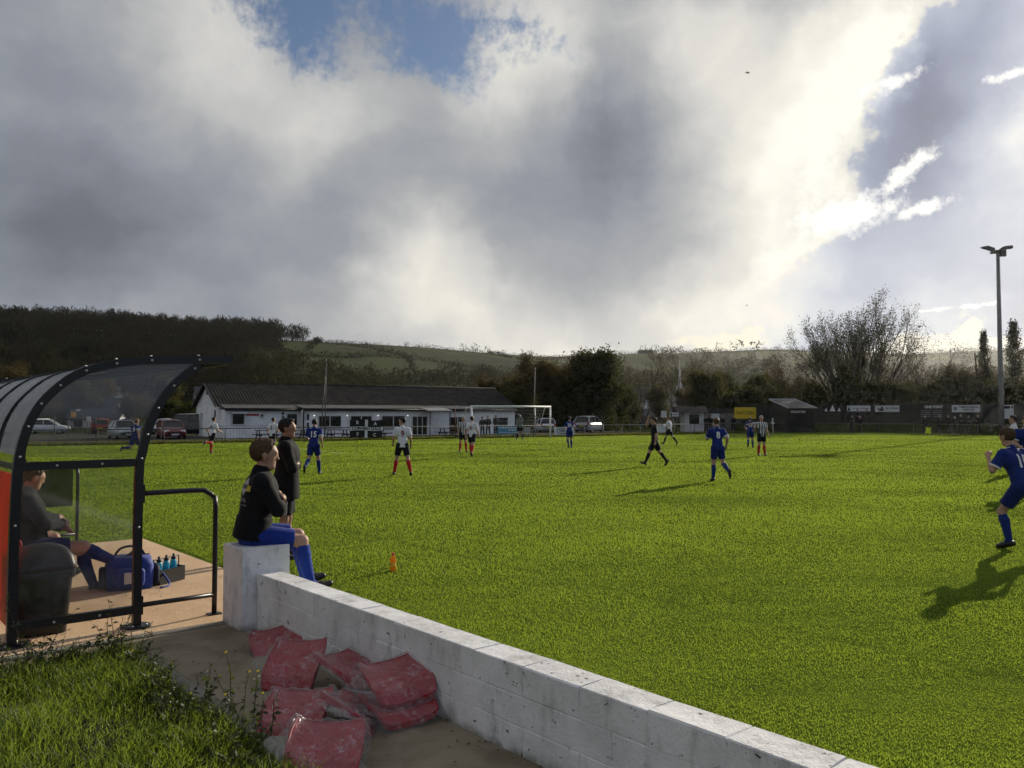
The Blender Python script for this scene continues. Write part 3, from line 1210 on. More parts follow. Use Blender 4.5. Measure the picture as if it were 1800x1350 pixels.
# extra bushes closing the gaps under the trees
for px_, top_, Y_, kd, sx_, lab in ((930, 650, 108, 'dense2', 1.1, 'olive tree behind the left half of the goal'), (1085, 655, 103, 'dense', 1.0, 'dark tree at the right foot of the tallest dark tree'), (985, 668, 97, 'shrub', 1.1, 'dark bush under the half bare tree behind the goal'), (1030, 690, 98, 'shrub2', 1.0, 'olive bush behind the small grey shed'),
                                    (1105, 690, 120, 'shrub2', 1.2, 'olive bush left of the white houses'), (1165, 672, 150, 'dense2', 1.0, 'olive tree right of the white houses'), (1215, 665, 118, 'semi', 1.0, 'half bare tree behind the kiosk'), (1280, 645, 125, 'dense', .9, 'dark tree far behind the yellow board'), (1370, 640, 130, 'semi', 1.1, 'half bare tree far behind the black shed'),
                                    (1440, 662, 128, 'dense2', .9, 'olive tree left behind the biggest bare tree'), (1570, 655, 130, 'semi', 1.1, 'half bare tree right behind the biggest bare tree'), (1615, 662, 124, 'dense2', .9, 'olive tree left of the bare twiggy tree'), (1690, 660, 112, 'shrub', 1.2, 'dark bush behind the long white board'), (880, 660, 120, 'bare', 1.2, 'bare tree behind the right end of the clubhouse'), (820, 668, 125, 'shrub2', .9, 'olive bush over the clubhouse ridge')):
    tree(kd, px_, top_, Y_, lab, sx_)

# ------------------------------------------------------------------ goal
m_whitepaint = M('white_paint', (0.74, 0.74, 0.72), 0.5, 0.10, 8)
m_galv = M('galvanised_steel', (0.30, 0.31, 0.31), 0.45, 0.15, 6, metal=0.6)
m_black = M('black_paint', (0.012, 0.012, 0.013), 0.45, 0.15, 10)
m_dkgrey = M('dark_grey_paint', (0.06, 0.06, 0.062), 0.6, 0.2, 6)
m_rust = M('dull_red_pole', (0.13, 0.05, 0.04), 0.7, 0.2, 6)
m_net = M('net_cord', (0.55, 0.56, 0.55), 0.8, 0.1, 4)

g = tag(empty('football_goal', GOALC, world=True), 'white football goal with net at the far end of the pitch', 'goal')
for a in (-3.66, 3.66):
    MB().tube([GL(a, 0, 0), GL(a, 0, 2.5)], 0.072, 12).build('post', m_whitepaint, g, True)
    MB().tube([GL(a, 0.06, 2.44), GL(a, 0.75, 2.40), GL(a, 1.15, 1.55), GL(a, .06, .8)][:3], 0.028, 8).build('net_bracket', m_whitepaint, g, True)
    pole = 5.0 * (1 if a > 0 else -1)
    MB().tube([GL(a * 1.03, 2.2, 0), GL(a * 1.03, 2.35, 2.62)], 0.035, 8).build('back_pole', m_rust if a < 0 else m_galv, g, True)
    MB().tube([GL(a, 0.75, 2.40), GL(a * 1.03, 2.35, 2.58)], 0.01, 5).build('guy_rope', m_net, g)
MB().tube([GL(-3.72, 0, 2.50), GL(3.72, 0, 2.50)], 0.072, 12).build('crossbar', m_whitepaint, g, True)
net = MB()
for i in range(31):
    a = -3.66 + 7.32 * i / 30
    net.tube([GL(a, 0.05, 2.46), GL(a, 0.9, 2.40 - 0.08 * math.sin(i)), GL(a, 1.9, 1.3), GL(a, 2.3, 0.02)], 0.006, 3, False)
for j in range(14):
    f = j / 13
    b_, z_ = (0.05 + .85 * f * 3, 2.46) if f < .33 else (0.9 + 1.4 * (f - .33) / .67, 2.40 - 2.36 * (f - .33) / .67)
    net.tube([GL(-3.66, b_, z_), GL(0, b_, z_ - 0.05), GL(3.66, b_, z_)], 0.006, 3, False)
for a in (-3.66, 3.66):
    for j in range(9):
        z_ = 2.4 * j / 9 + 0.05
        net.tube([GL(a, 0.02, z_), GL(a, 2.3 - 1.4 * z_ / 2.4, z_)], 0.006, 3, False)
tag(net.build('net', m_net, g), kind='stuff')

# ------------------------------------------------------------------ perimeter rail
def rail_fence(pts, step, label, mat, h=0.95, r=0.03, mid=False):
    o = tag(empty('perimeter_rail', pts[0], world=True), label, 'railing')
    for p, q in zip(pts[:-1], pts[1:]):
        L = (q - p).length
        k = max(1, int(L / step))
        for i in range(k + 1):
            c = p.lerp(q, i / k)
            MB().tube([c - Z3 * .05, c + Z3 * h], r, 6).build('post', mat, o, True)
        MB().tube([p + Z3 * h, q + Z3 * h], r, 6).build('rail', mat, o, True)
        if mid:
            MB().tube([p + Z3 * h * .5, q + Z3 * h * .5], r * .8, 6).build('rail', mat, o, True)
    return o


rail_fence([GL(-44, 2.6), GL(5.6, 2.6)], 3.6, 'dark steel railing behind the goal in front of the clubhouse', m_dkgrey)
rail_fence([GL(9.2, 2.6), GL(22, 2.6)], 2.0, 'pale grey tube railing between goal and white kiosk', M('grey_rail', (0.22, 0.22, 0.21), 0.6, 0.2, 5))
rail_fence([GL(22.5, 2.6), GL(41, 2.6), GL(41, -48)], 3.6, 'dark railing along the far touchline in front of the bank', m_dkgrey)

# ------------------------------------------------------------------ clubhouse
FL = Vector((-23.6, 66.0, 0))


def K(s, w, z=0.0):
    return FL + GD * s + GB * w + Z3 * z


def KP(px, py, w):
    """pixel to (s, z) on the clubhouse plane at depth w"""
    p = PL(px, py, K(0, w), GB)
    return (p - K(0, w)).dot(GD), p.z


m_render = M('white_render', (0.76, 0.77, 0.76), 0.85, 0.12, 0.8, 0.004, 30, spec=0.2)
m_sheet = M('fibre_cement_roof', (0.034, 0.031, 0.028), 0.9, 0.35, 1.2, spec=0.1)
m_leanto = M('felt_roof', (0.095, 0.095, 0.09), 0.9, 0.25, 1.0, spec=0.1)
m_frame = M('upvc_frame', (0.62, 0.63, 0.62), 0.5, 0.06, 5)
m_pane = glass_mat('window_glass', (0.16, 0.17, 0.17), 0.12, (0.10, 0.10, 0.10))
m_darkin = M('dark_interior', (0.012, 0.012, 0.012), 0.9, 0.2, 3)
m_sky_lamp = bpy.data.materials.new('lamp_glow')
m_sky_lamp.use_nodes = True
m_sky_lamp.node_tree.nodes['Principled BSDF'].inputs['Emission Color'].default_value = (1, 0.93, 0.8, 1)
m_sky_lamp.node_tree.nodes['Principled BSDF'].inputs['Emission Strength'].default_value = 1.5

AX = (GD, GB, Z3)
club = tag(empty('clubhouse', K(0, 0), world=True), 'long white single storey clubhouse with dark corrugated roof', 'building')
SE = 28.4
# gable ends and back
mb = MB()
mb.prism([K(0, 0, 0), K(0, 8.2, 0), K(0, 8.2, 2.6), K(0, 4.1, 4.42), K(0, 0, 2.6)], GD * 0.25)
mb.build('gable_wall', m_render, club)
mb = MB()
mb.prism([K(SE - .25, 0, 0), K(SE - .25, 8.2, 0), K(SE - .25, 8.2, 2.6), K(SE - .25, 4.1, 4.42), K(SE - .25, 0, 2.6)], GD * 0.25)
mb.build('gable_wall', m_render, club)
MB().box(K(SE / 2, 8.1, 1.3), (SE - .52, .2, 2.6), AX).build('back_wall', m_render, club)


def corrugated(name, p00, p01, p10, p11, n, amp, mat, parent, thick=0.03):
    """sheet between edge p00-p01 (bottom) and p10-p11 (top) with n waves along the edge"""
    mb = MB()
    nrm = (p01 - p00).cross(p10 - p00).normalized()
    rows = []
    for (e0, e1) in ((p00, p01), (p10, p11)):
        row = []
        for i in range(n * 4 + 1):
            f = i / (n * 4)
            row.append(e0.lerp(e1, f) + nrm * (amp * math.sin(2 * math.pi * f * n)))
        rows.append(row)
    mb.strip(rows)
    mb.strip([[q - nrm * thick for q in r] for r in rows][::-1])
    return mb.build(name, mat, parent)


roof = corrugated('roof', K(-.35, -.25, 2.55), K(SE + .3, -.25, 2.55), K(-.35, 4.1, 4.55), K(SE + .3, 4.1, 4.55), 110, 0.035, m_sheet, club)
corrugated('roof', K(SE + .3, 8.45, 2.55), K(-.35, 8.45, 2.55), K(SE + .3, 4.1, 4.55), K(-.35, 4.1, 4.55), 60, 0.035, m_sheet, club)
MB().tube([K(-.38, 4.1, 4.56), K(SE + .33, 4.1, 4.56)], 0.09, 8).build('ridge_cap', m_sheet, roof, True)
for s_ in (-.37, ):
    mb = MB()
    for w0, w1, z0, z1 in ((-.3, 4.1, 2.42, 4.45), (8.5, 4.1, 2.42, 4.45)):
        mb.prism([K(s_, w0, z0), K(s_, w1, z1), K(s_, w1, z1 + .16), K(s_, w0, z0 + .16)], GD * 0.05)
    mb.build('bargeboard', m_black, club)
# lean-to along the front: left section, deeper right section, right wall section
s1 = KP(527, 740, -1.4)[0]
s2 = KP(760, 740, -2.2)[0]
s3 = KP(905, 740, -1.4)[0]
SEC = [(0.1, s1, -1.4), (s1, s2, -2.2), (s2, s3, -1.4)]
for (sa, sb, w_) in SEC:
    MB().box(K((sa + sb) / 2, w_ / 2, 1.13), (sb - sa - .01, -w_ - .02, 2.26), AX).build('front_wall', m_render, club)
    mb = MB()
    mb.prism([K(sa - .05, .2, 2.66), K(sa - .05, w_ - .25, 2.34), K(sa - .05, w_ - .25, 2.40), K(sa - .05, .2, 2.72)], GD * (sb - sa + .1 - .012))
    lt = mb.build('lean_to_roof', m_leanto, club)
    MB().box(K((sa + sb) / 2, w_ - .28, 2.28), (sb - sa + .08, .04, .22), AX).build('fascia', m_black, lt)
    MB().tube([K(sa, w_ - .33, 2.30), K(sb, w_ - .33, 2.30)], 0.05, 6).build('gutter', m_black, lt, True)


def opening(px0, py0, px1, py1, w, kind='window', split=2, name=None, sill=True):
    sa, zt = KP(px0, py0, w)
    sb, zb = KP(px1, py1, w)
    if zb < 0.02:
        zb = 0.02
    c = K((sa + sb) / 2, w - 0.01, (zt + zb) / 2)
    W_, H_ = sb - sa, zt - zb
    win = MB().box(c, (W_, .04, H_), AX).build(name or kind, m_darkin, club)
    fr = MB()
    t = 0.07
    fr.box(c + Z3 * (H_ / 2 - t / 2) - GB * .03, (W_, .05, t), AX).box(c - Z3 * (H_ / 2 - t / 2) - GB * .03, (W_, .05, t), AX)
    for i in range(split + 1):
        x = -W_ / 2 + t / 2 + (W_ - t) * i / split
        fr.box(c + GD * x - GB * .033, (t, .05, H_ - .01), AX)
    fr.build('frame', m_frame, win)
    for i in range(split):
        x = -W_ / 2 + W_ * (i + .5) / split
        MB().box(c + GD * x - GB * .03, (W_ / split - t, .012, H_ - 2 * t), AX).build('pane', m_pane, win)
    if sill and kind == 'window':
        MB().box(c - Z3 * (H_ / 2 + .03) - GB * .07, (W_ + .12, .12, .05), AX).build('sill', m_frame, win)
    return win


opening(407, 726, 430, 747, -1.4, 'serving_hatch', 1)
sa, zt = KP(405, 726, -1.4)
sb, _ = KP(434, 726, -1.4)
MB().prism([K(sa, -1.42, zt + .02), K(sa, -2.1, zt - .04), K(sa, -2.1, zt + .0), K(sa, -1.42, zt + .07)], GD * (sb - sa)).build('hatch_flap', m_frame, club)
opening(457, 727, 464, 734, -1.4, 'window', 1, sill=False)
opening(503, 726, 523, 748, -1.4, 'window', 1)
for (a0, a1) in ((559, 600), (615, 654), (670, 712)):
    opening(a0, 730, a1, 751, -2.2)
opening(724, 731, 751, 767, -2.2, 'double_door', 3)
for px_ in (550, 608, 662, 714):
    s_, z_ = KP(px_, 729.5, -2.2)
    MB().lathe(K(s_, -2.52, z_ - .05), [(0.01, .05), (.045, .03), (.05, 0), (.03, -.03), (.01, -.04)], 10).build('wall_lamp', m_sky_lamp, club, True)
m_redsign = M('red_sign', (0.32, 0.03, 0.03), 0.6, 0.1, 5)
s_, z_ = KP(444, 729, -1.4)
MB().box(K(s_, -1.44, z_), (1.0, .04, .14), AX).build('red_sign', m_redsign, club)
for (px_, py_) in ((497, 727), (497, 733), (541, 733), (541, 748)):
    s_, z_ = KP(px_, py_, -1.4 if px_ < 520 else -2.2)
    MB().box(K(s_, (-1.4 if px_ < 520 else -2.2) - .06, z_), (.14, .12, .2 if px_ < 520 else .5), AX, .02).build('wall_vent', m_black, club)
sd, _ = KP(527, 740, -2.2)
MB().tube([K(s1 + .02, -2.28, 0.02), K(s1 + .02, -2.28, 2.2)], .06, 6).build('drainpipe', m_black, club, True)
# gable details: vent, small window, door
MB().box(K(-.03, 4.1, 3.7), (.05, .34, .34), AX).build('gable_vent', m_dkgrey, club)
MB().box(K(-.03, 1.2, 1.95), (.05, .3, .55), AX).build('gable_lamp', m_black, club)
MB().box(K(-.03, 6.2, 1.0), (.05, .9, 2.0), AX).build('gable_door', M('pale_blue_door', (0.42, 0.47, 0.50), 0.6, 0.08, 4), club)
# porch canopy by the entrance
sp0, _ = KP(748, 730, -3.4)
sp1, _ = KP(790, 730, -3.4)
cn = MB()
cn.prism([K(sp0, -2.3, 2.42), K(sp0, -4.0, 2.16), K(sp0, -4.0, 2.22), K(sp0, -2.3, 2.48)], GD * (sp1 - sp0))
cn = cn.build('porch_roof', M('pale_sheet', (0.22, 0.22, 0.215), 0.6, 0.15, 2), club)
for s_ in (sp0 + .2, sp1 - .2):
    MB().tube([K(s_, -3.9, 0), K(s_, -3.9, 2.16)], .05, 6).build('porch_post', m_dkgrey, cn)
opening(790, 732, 818, 768, -1.4, 'doorway', 2)
opening(868, 733, 893, 767, -1.4, 'boarded_door', 1)

# ------------------------------------------------------------------ banner on the rail
def board(name, px0, py0, px1, py1, p0, nrm, mat, label, cat, thick=0.05, legs=False, lift=0.0):
    a, b = PL(px0, py0, p0, nrm), PL(px1, py1, p0, nrm)
    ax = Vector((b.x - a.x, b.y - a.y, 0)).normalized()
    nn = Vector((ax.y, -ax.x, 0))
    c = (a + b) / 2
    W_, H_ = Vector((b.x - a.x, b.y - a.y, 0)).length, abs(a.z - b.z)
    zb = min(a.z, b.z)
    e = tag(empty(name, (c.x, c.y, max(0, zb)), world=True), label, cat)
    MB().box(c, (W_, thick, H_), (ax, -nn, Z3), 0.006).build('panel', mat, e)
    if legs:
        for k in (-.35, .35):
            q = c + ax * (W_ * k) - nn * (thick / 2 + .035)
            MB().tube([Vector((q.x, q.y, -.05)), Vector((q.x, q.y, c.z + H_ * .3))], .035, 6).build('leg', m_dkgrey, e)
    return e, c, ax, nn, W_, H_


m_black_cloth = M('black_cloth', (0.015, 0.015, 0.016), 0.9, 0.1, 4)
m_white_cloth = M('white_cloth', (0.66, 0.66, 0.66), 0.9, 0.08, 4)
m_wlet = M('white_letter', (0.62, 0.62, 0.6), 0.7, 0.05, 4)
m_blet = M('black_letter', (0.02, 0.02, 0.022), 0.7, 0.05, 4)
P0 = GL(-8, 2.5)
a_, b_ = PL(615, 738, P0, GB), PL(672, 769, P0, GB)
bw, bh = (b_ - a_).dot(GD), a_.z - b_.z
bc = (a_ + b_) / 2
ban = tag(empty('supporters_banner', (bc.x, bc.y, .05), world=True), 'black banner with a white cross and lettering hung on the rail', 'banner')
rows = []
NBx, NBz = 24, 12


def ripple(x, z):
    return 0.03 * math.sin(x * 9 / bw + z * 2) + 0.02 * math.sin(x * 23 / bw - z * 3)


for j in range(NBz + 1):
    rows.append([bc + GD * (bw * (i / NBx - .5)) + Z3 * (bh * (j / NBz - .5) + .05 * math.sin(i * .26) * (1 if j > 6 else .6)) - GB * ripple(bw * i / NBx, bh * j / NBz) for i in range(NBx + 1)])
MB().strip(rows).build('cloth', m_black_cloth, ban, True)


def on_banner(x, z):
    fx, fz = x / bw + .5, z / bh + .5
    return bc + GD * x + Z3 * (z + .05 * math.sin(fx * NBx * .26) * (1 if fz > .5 else .6)) - GB * (ripple(fx * bw, fz * bh) + 0.012)


mb = MB()
mb.strip([[on_banner(-.11 + .22 * i / 3, bh * (j / 10 - .5)) for i in range(4)] for j in range(11)])
mb.build('cross_upright', m_white_cloth, ban, True)
mb = MB()
mb.strip([[on_banner(bw * (i / 24 - .5), -.13 + .27 * j / 3) - GB * .004 for i in range(25)] for j in range(4)])
mb.build('cross_arm', m_white_cloth, ban, True)
for txt, x, z, sz, mt in (('R', -bw * .27, bh * .31, .34, m_wlet), ('A', bw * .27, bh * .31, .34, m_wlet), ('F', -bw * .27, -bh * .33, .34, m_wlet), ('C', bw * .25, -bh * .33, .34, m_wlet), ('CORNISH DALE', 0, .005, .27, m_blet)):
    me = text_mesh(txt, sz, Vector((1, 0, 0)), Z3, Vector((x, 0, z)), 0, .012, 'CENTER', 1.05, .06)
    kx = 1.0 if len(txt) < 3 else bw * .90 / (max(v.co.x for v in me.vertices) - min(v.co.x for v in me.vertices))
    for v in me.vertices:
        v.co = on_banner(v.co.x * kx, v.co.z) - GB * .014
    me.materials.clear()
    me.materials.append(mt)
    link('lettering', me, ban)

# boards by the goal line
m_blueb = M('blue_board', (0.03, 0.20, 0.34), 0.5, 0.1, 2)
m_whiteb = M('white_board', (0.55, 0.56, 0.55), 0.6, 0.08, 2)
m_greyb = M('grey_board', (0.25, 0.26, 0.26), 0.7, 0.1, 2)
m_yelb = M('yellow_board', (0.62, 0.46, 0.02), 0.6, 0.08, 2)
m_yell = M('lettering_brown', (0.045, 0.035, 0.012), 0.7, 0.05, 4)
PB = GL(4, 2.4)
e, c, ax, nn, W_, H_ = board('advert_board', 875, 749, 912, 763, PB, GB, m_blueb, 'blue advertising board behind the goal net', 'board', legs=True)
for q in range(7):
    MB().box(c + ax * W_ * (-.4 + .13 * q) + Z3 * H_ * .28 + nn * .03, (W_ * .09, .006, H_ * .16), (ax, -nn, Z3)).build('faded_word', m_wlet, e)
for q in range(3):
    MB().box(c + ax * W_ * (.06 + .13 * q) + nn * .03, (W_ * .09, .006, H_ * .15), (ax, -nn, Z3)).build('faded_word', m_wlet, e)
MB().box(c + nn * .028 - Z3 * H_ * .3, (W_ * .94, .006, H_ * .06), (ax, -nn, Z3)).build('stripe', m_wlet, e)
board('advert_board', 921, 751, 932, 763, PB, GB, m_greyb, 'small plain grey board between goalkeeper and goal post', 'board', legs=True)
e, c, ax, nn, W_, H_ = board('advert_board', 974, 751, 1010, 764, PB, GB, m_whiteb, 'white board with a black oval mark right of the goal', 'board', legs=True)
ring = []
for k in range(33):
    an = 2 * math.pi * k / 32
    ring.append(c + ax * (W_ * .36 * math.copysign(abs(math.cos(an)) ** .6, math.cos(an))) + Z3 * (H_ * .30 * math.copysign(abs(math.sin(an)) ** .6, math.sin(an))) + nn * .032)
MB().tube(ring, .03, 4, False).build('oval_mark', m_blet, e)
lettering('TWN', H_ * .36, ax, Z3, c - ax * W_ * .12 + nn * .03, m_blet, e, bold=.012)

# ------------------------------------------------------------------ picnic tables
m_oldwood = M('old_timber', (0.06, 0.052, 0.045), 0.9, 0.3, 4, spec=0.1)


def picnic(p, rz, label):
    e = tag(empty('picnic_table', p, rz), label, 'picnic table', 'picnic tables outside the clubhouse')
    for k in range(5):
        MB().box((0, -.3 + .15 * k, .74), (1.7, .13, .04)).build('plank', m_oldwood, e)
    for y in (-.72, .72):
        MB().box((0, y, .44), (1.7, .24, .04)).build('bench_seat', m_oldwood, e)
    for x in (-.6, .6):
        MB().box((x, 0, .38), (.045, 1.5, .1)).build('cross_bar', m_oldwood, e)
        for y in (-1, 1):
            MB().prism([(x - .07, y * .2, .72), (x - .07, y * .32, .72), (x - .07, y * .66, 0), (x - .07, y * .54, 0)], (.045, 0, 0)).build('leg', m_oldwood, e)
    return e


ang = math.atan2(GD.y, GD.x)
for px_, b_, lab in ((470, 5.5, 'dark picnic table behind the player next to the standing coach'), (520, 5.2, 'dark picnic table seen right of the standing coach'), (594, 4.6, 'dark picnic table just left of the black banner'),
                     (685, 4.6, 'dark picnic table half hidden at the right of the black banner'), (790, 5.0, 'dark picnic table outside the clubhouse doors by the goal')):
    pp = PL(px_, 740, GL(0, b_), GB)
    picnic((pp.x, pp.y, 0), ang + random.uniform(-.05, .05), lab)
# crowd barrier by the hatch
p_ = PL(433, 740, GL(0, 6.5), GB)
e = tag(empty('crowd_barrier', (p_.x, p_.y, 0), ang), 'grey metal crowd barrier under the serving hatch', 'barrier')
MB().tube([(-2, 0, .1), (-2, 0, 1.05), (2, 0, 1.05), (2, 0, .1), (-2, 0, .1)], .022, 6).build('frame', m_galv, e)
for i in range(17):
    MB().tube([(-1.8 + .225 * i, 0, .12), (-1.8 + .225 * i, 0, 1.04)], .008, 4, False).build('bar', m_galv, e)
for x in (-1.4, 1.4):
    MB().tube([(x, -.35, .02), (x, 0, .1), (x, .35, .02)], .02, 5).build('foot', m_galv, e)

# thin poles carrying the ball-stop net
def thin_pole(px0, py_top, pxb, b_, label, r=0.045):
    p = PL(pxb, 745, GL(0, b_), GB)
    t = PL(px0, py_top, GL(0, b_), GB)
    e = tag(empty('net_pole', (p.x, p.y, 0), world=True), label, 'pole')
    MB().tube([Vector((p.x, p.y, -.05)), t], [r, r * .6], 8).build('shaft', m_dkgrey, e, True)
    MB().lathe(t, [(r * .7, -.02), (r * .9, .03), (r * .2, .08)], 8).build('cap', m_galv, e)
    MB().box((p.x, p.y, .02), (.2, .2, .04)).build('base_plate', m_galv, e)


thin_pole(573.5, 633, 571, 3.4, 'taller thin steel pole above the clubhouse roof')
thin_pole(572.5, 650, 563, 3.6, 'thin steel pole leaning on the taller one by the clubhouse')
thin_pole(940.5, 648, 937, 3.4, 'thin steel pole standing behind the right half of the goal', .055)

# ------------------------------------------------------------------ floodlight
fp = G(1761, 762)
e = tag(empty('floodlight_mast', fp, world=True), 'tall grey floodlight mast with three lamp heads', 'floodlight')
ft = D(1750, 446, fp.y)
MB().tube([fp - Z3 * .1, fp + Z3 * 3, fp + Z3 * ft.z], [.30, .25, .16], 16).build('mast', M('mast_grey', (0.17, 0.17, 0.165), 0.55, 0.15, 2, metal=.3), e, True)
hd = fp + Z3 * ft.z
MB().box(hd + Z3 * .08, (1.5, .16, .16)).build('crossarm', m_dkgrey, e)
MB().box(hd + Vector((.35, -.25, .02)), (.55, .35, .7), None, .05).build('gear_box', m_dkgrey, e)
for (x, y, w_, tilt) in ((-1.0, -.2, 1.25, -16), (.75, -.25, 1.25, 8), (.2, .5, .9, 5)):
    t_ = R(tilt)
    axl = (Vector((math.cos(t_), 0, -math.sin(-t_))), Vector((0, 1, 0)), Vector((math.sin(-t_), 0, math.cos(t_))))
    c = hd + Vector((x, y, .55 if w_ > 1 else .3))
    hh = MB()
    hh.prism([c + axl[0] * (-w_ / 2) + axl[2] * -.06, c + axl[0] * (w_ / 2) + axl[2] * -.14, c + axl[0] * (w_ / 2) + axl[2] * .16, c + axl[0] * (-w_ * .1) + axl[2] * .2], Vector((0, .5, 0)))
    hh = hh.build('lamp_head', m_dkgrey, e)
    MB().box(c + axl[2] * -.12 + Vector((0, .25, 0)), (w_ * .8, .4, .02), axl).build('lens', glass_mat('lamp_glass', (.5, .5, .5), .2), hh)
    MB().tube([hd + Vector((x * .5, y * .5, .1)), c + axl[2] * -.1 + Vector((0, .2, 0))], .035, 6).build('bracket', m_dkgrey, e)

# ------------------------------------------------------------------ corner flag
p = PL(1360, 760, GL(30.8, 0), Vector((0, 1, 0)))
cfp = GL(30.6, 0)
e = tag(empty('corner_flag', cfp, world=True), 'white corner post with a small white flag', 'flag')
MB().tube([cfp, cfp + Z3 * 1.55], .03, 8).build('post', m_whitepaint, e, True)
MB().strip([[cfp + Z3 * 1.55, cfp + Vector((-.05, -.03, 1.5))], [cfp + Vector((-.12, -.06, 1.15)), cfp + Vector((-.2, -.1, 1.0))], [cfp + Vector((.14, .02, 1.1)), cfp + Vector((.22, .04, 0.98))]]).build('cloth', m_white_cloth, e)

# ------------------------------------------------------------------ fence, bank and boards on the far side
FA, FB = Vector((26.0, 95.5, 0)), Vector((80, 81, 0))
fdir = (FB - FA).normalized()
fnor = Vector((fdir.y, -fdir.x, 0))
bank = MB()
bank.strip([[FA + fnor * 9 + Z3 * -.03, FB + fnor * 9 + Z3 * -.03], [FA + fnor * 6 + Z3 * .15, FB + fnor * 6 + Z3 * .15], [FA + fnor * 3 + Z3 * .75, FB + fnor * 3 + Z3 * .75], [FA + fnor * .3 + Z3 * .95, FB + fnor * .3 + Z3 * .95], [FA - fnor * 3 + Z3 * .95, FB - fnor * 3 + Z3 * .95], [FA - fnor * 6 + Z3 * -.03, FB - fnor * 6 + Z3 * -.03]])
tag(bank.build('grass_bank', M('bank_grass', (0.028, 0.036, 0.012), 0.95, 0.4, 0.8, 0.05, 6, spec=0.0), None, True), kind='structure')
fence = tag(empty('boundary_fence', FA, world=True), 'long dark green sheet fence behind the far bank', 'fence')
m_fence = M('dark_green_sheet', (0.022, 0.024, 0.019), 0.7, 0.25, 0.7)
L_ = (FB - FA).length
nP = 22
for i in range(nP):
    c = FA + fdir * (L_ * (i + .5) / nP)
    MB().box(c + Z3 * 1.95 + fnor * random.uniform(-.02, .02), (L_ / nP - .04, .05, 2.05 + random.uniform(-.03, .05)), (fdir, -fnor, Z3)).build('panel', m_fence, fence)
    MB().box(FA + fdir * (L_ * i / nP) + Z3 * 1.9 - fnor * .08, (.09, .09, 2.2), (fdir, -fnor, Z3)).build('post', m_dkgrey, fence)

m_glet0 = M('faded_letter', (0.25, 0.25, 0.26), 0.7, 0.05, 4)
m_blackb = M('black_board', (0.014, 0.014, 0.015), 0.7, 0.1, 2)
FP = FA + fnor * .14
e, c, ax, nn, W_, H_ = board('advert_board', 1446, 711, 1481, 725, FP, fnor, m_blackb, 'black board with white triangle mountains left of the blank white board', 'board')
for x, s_ in ((-.33, .55), (0, 1.0), (.33, .6)):
    MB().prism([c + ax * W_ * (x - .14 * s_) - Z3 * H_ * .35 + nn * .03, c + ax * W_ * (x + .14 * s_) - Z3 * H_ * .35 + nn * .03, c + ax * W_ * x + Z3 * H_ * (.85 * s_ - .4) + nn * .03], nn * .006).build('triangle_mark', m_wlet, e)
e, c, ax, nn, W_, H_ = board('advert_board', 1489, 713, 1530, 723, FP, fnor, m_whiteb, 'white board behind two people standing on the bank', 'board')
MB().prism([c - ax * W_ * .49 - Z3 * H_ * .4 + nn * .03, c - ax * W_ * .36 - Z3 * H_ * .4 + nn * .03, c - ax * W_ * .42 + Z3 * H_ * .4 + nn * .03], nn * .006).build('triangle_mark', m_blackb, e)
for q in range(5):
    MB().box(c + ax * W_ * (-.2 + .14 * q) + nn * .03, (W_ * .10, .006, H_ * .2), (ax, -nn, Z3)).build('faded_word', m_glet0, e)
e, c, ax, nn, W_, H_ = board('advert_board', 1538, 713, 1581, 724, FP, fnor, m_whiteb, 'white board reading Bar is Good left of the black board', 'board')
lettering('Bar is Good', H_ * .55, ax, Z3, c + ax * W_ * .2 + Z3 * H_ * .1 + nn * .03, m_blet, e, bold=.01, fit=W_ * .52)
MB().prism([c - ax * W_ * .45 + Z3 * H_ * .2 + nn * .03, c - ax * W_ * .3 - Z3 * H_ * .4 + nn * .03, c - ax * W_ * .12 - Z3 * H_ * .3 + nn * .03, c - ax * W_ * .2 + Z3 * H_ * .45 + nn * .03, c - ax * W_ * .3 + Z3 * .0 + nn * .03], nn * .006).build('dark_picture', m_blackb, e)
e, c, ax, nn, W_, H_ = board('advert_board', 1614, 711, 1660, 736, FP, fnor, m_blackb, 'large black board reading ONE POINT in white', 'board')
lettering('ONE POINT', H_ * .26, ax, Z3, c + ax * W_ * .1 + Z3 * H_ * .32 + nn * .03, m_wlet, e, bold=.012, fit=W_ * .72)
m_glet = M('grey_letter', (0.2, 0.2, 0.2), 0.7, 0.05, 4)
for k in range(4):
    for q in (-.22, .25):
        MB().box(c + ax * W_ * q + Z3 * H_ * (.06 - .13 * k) + nn * .03, (W_ * .38, .006, H_ * .035), (ax, -nn, Z3)).build('small_print', m_glet, e)
e, c, ax, nn, W_, H_ = board('advert_board', 1673, 712, 1723, 724.5, FP, fnor, m_whiteb, 'long white board with two black text lines above the spectators', 'board')
lettering('TOMMANTS PARRABLA', H_ * .36, ax, Z3, c + ax * W_ * .1 + Z3 * H_ * .2 + nn * .03, m_blet, e, bold=.008, fit=W_ * .72)
lettering('SPORTS BAR', H_ * .34, ax, Z3, c + ax * W_ * .1 - Z3 * H_ * .16 + nn * .03, m_blet, e, bold=.008, fit=W_ * .42)
MB().box(c - ax * W_ * .38 + nn * .03, (W_ * .14, .006, H_ * .5), (ax, -nn, Z3)).build('emblem', m_glet, e)
e, c, ax, nn, W_, H_ = board('advert_board', 1763, 712, 1782, 736, FP, fnor, m_whiteb, 'upright white board right of the floodlight mast', 'board')
MB().box(c + Z3 * H_ * .33 - ax * W_ * .12 + nn * .03, (W_ * .55, .006, H_ * .2), (ax, -nn, Z3)).build('dark_heading', m_blackb, e)
MB().lathe(c + Z3 * H_ * .36 + ax * W_ * .34 + nn * .03, [(.0, 0), (.12, .002), (.12, .006), (0, .008)], 10, (ax, Z3, nn)).build('round_mark', m_blackb, e)
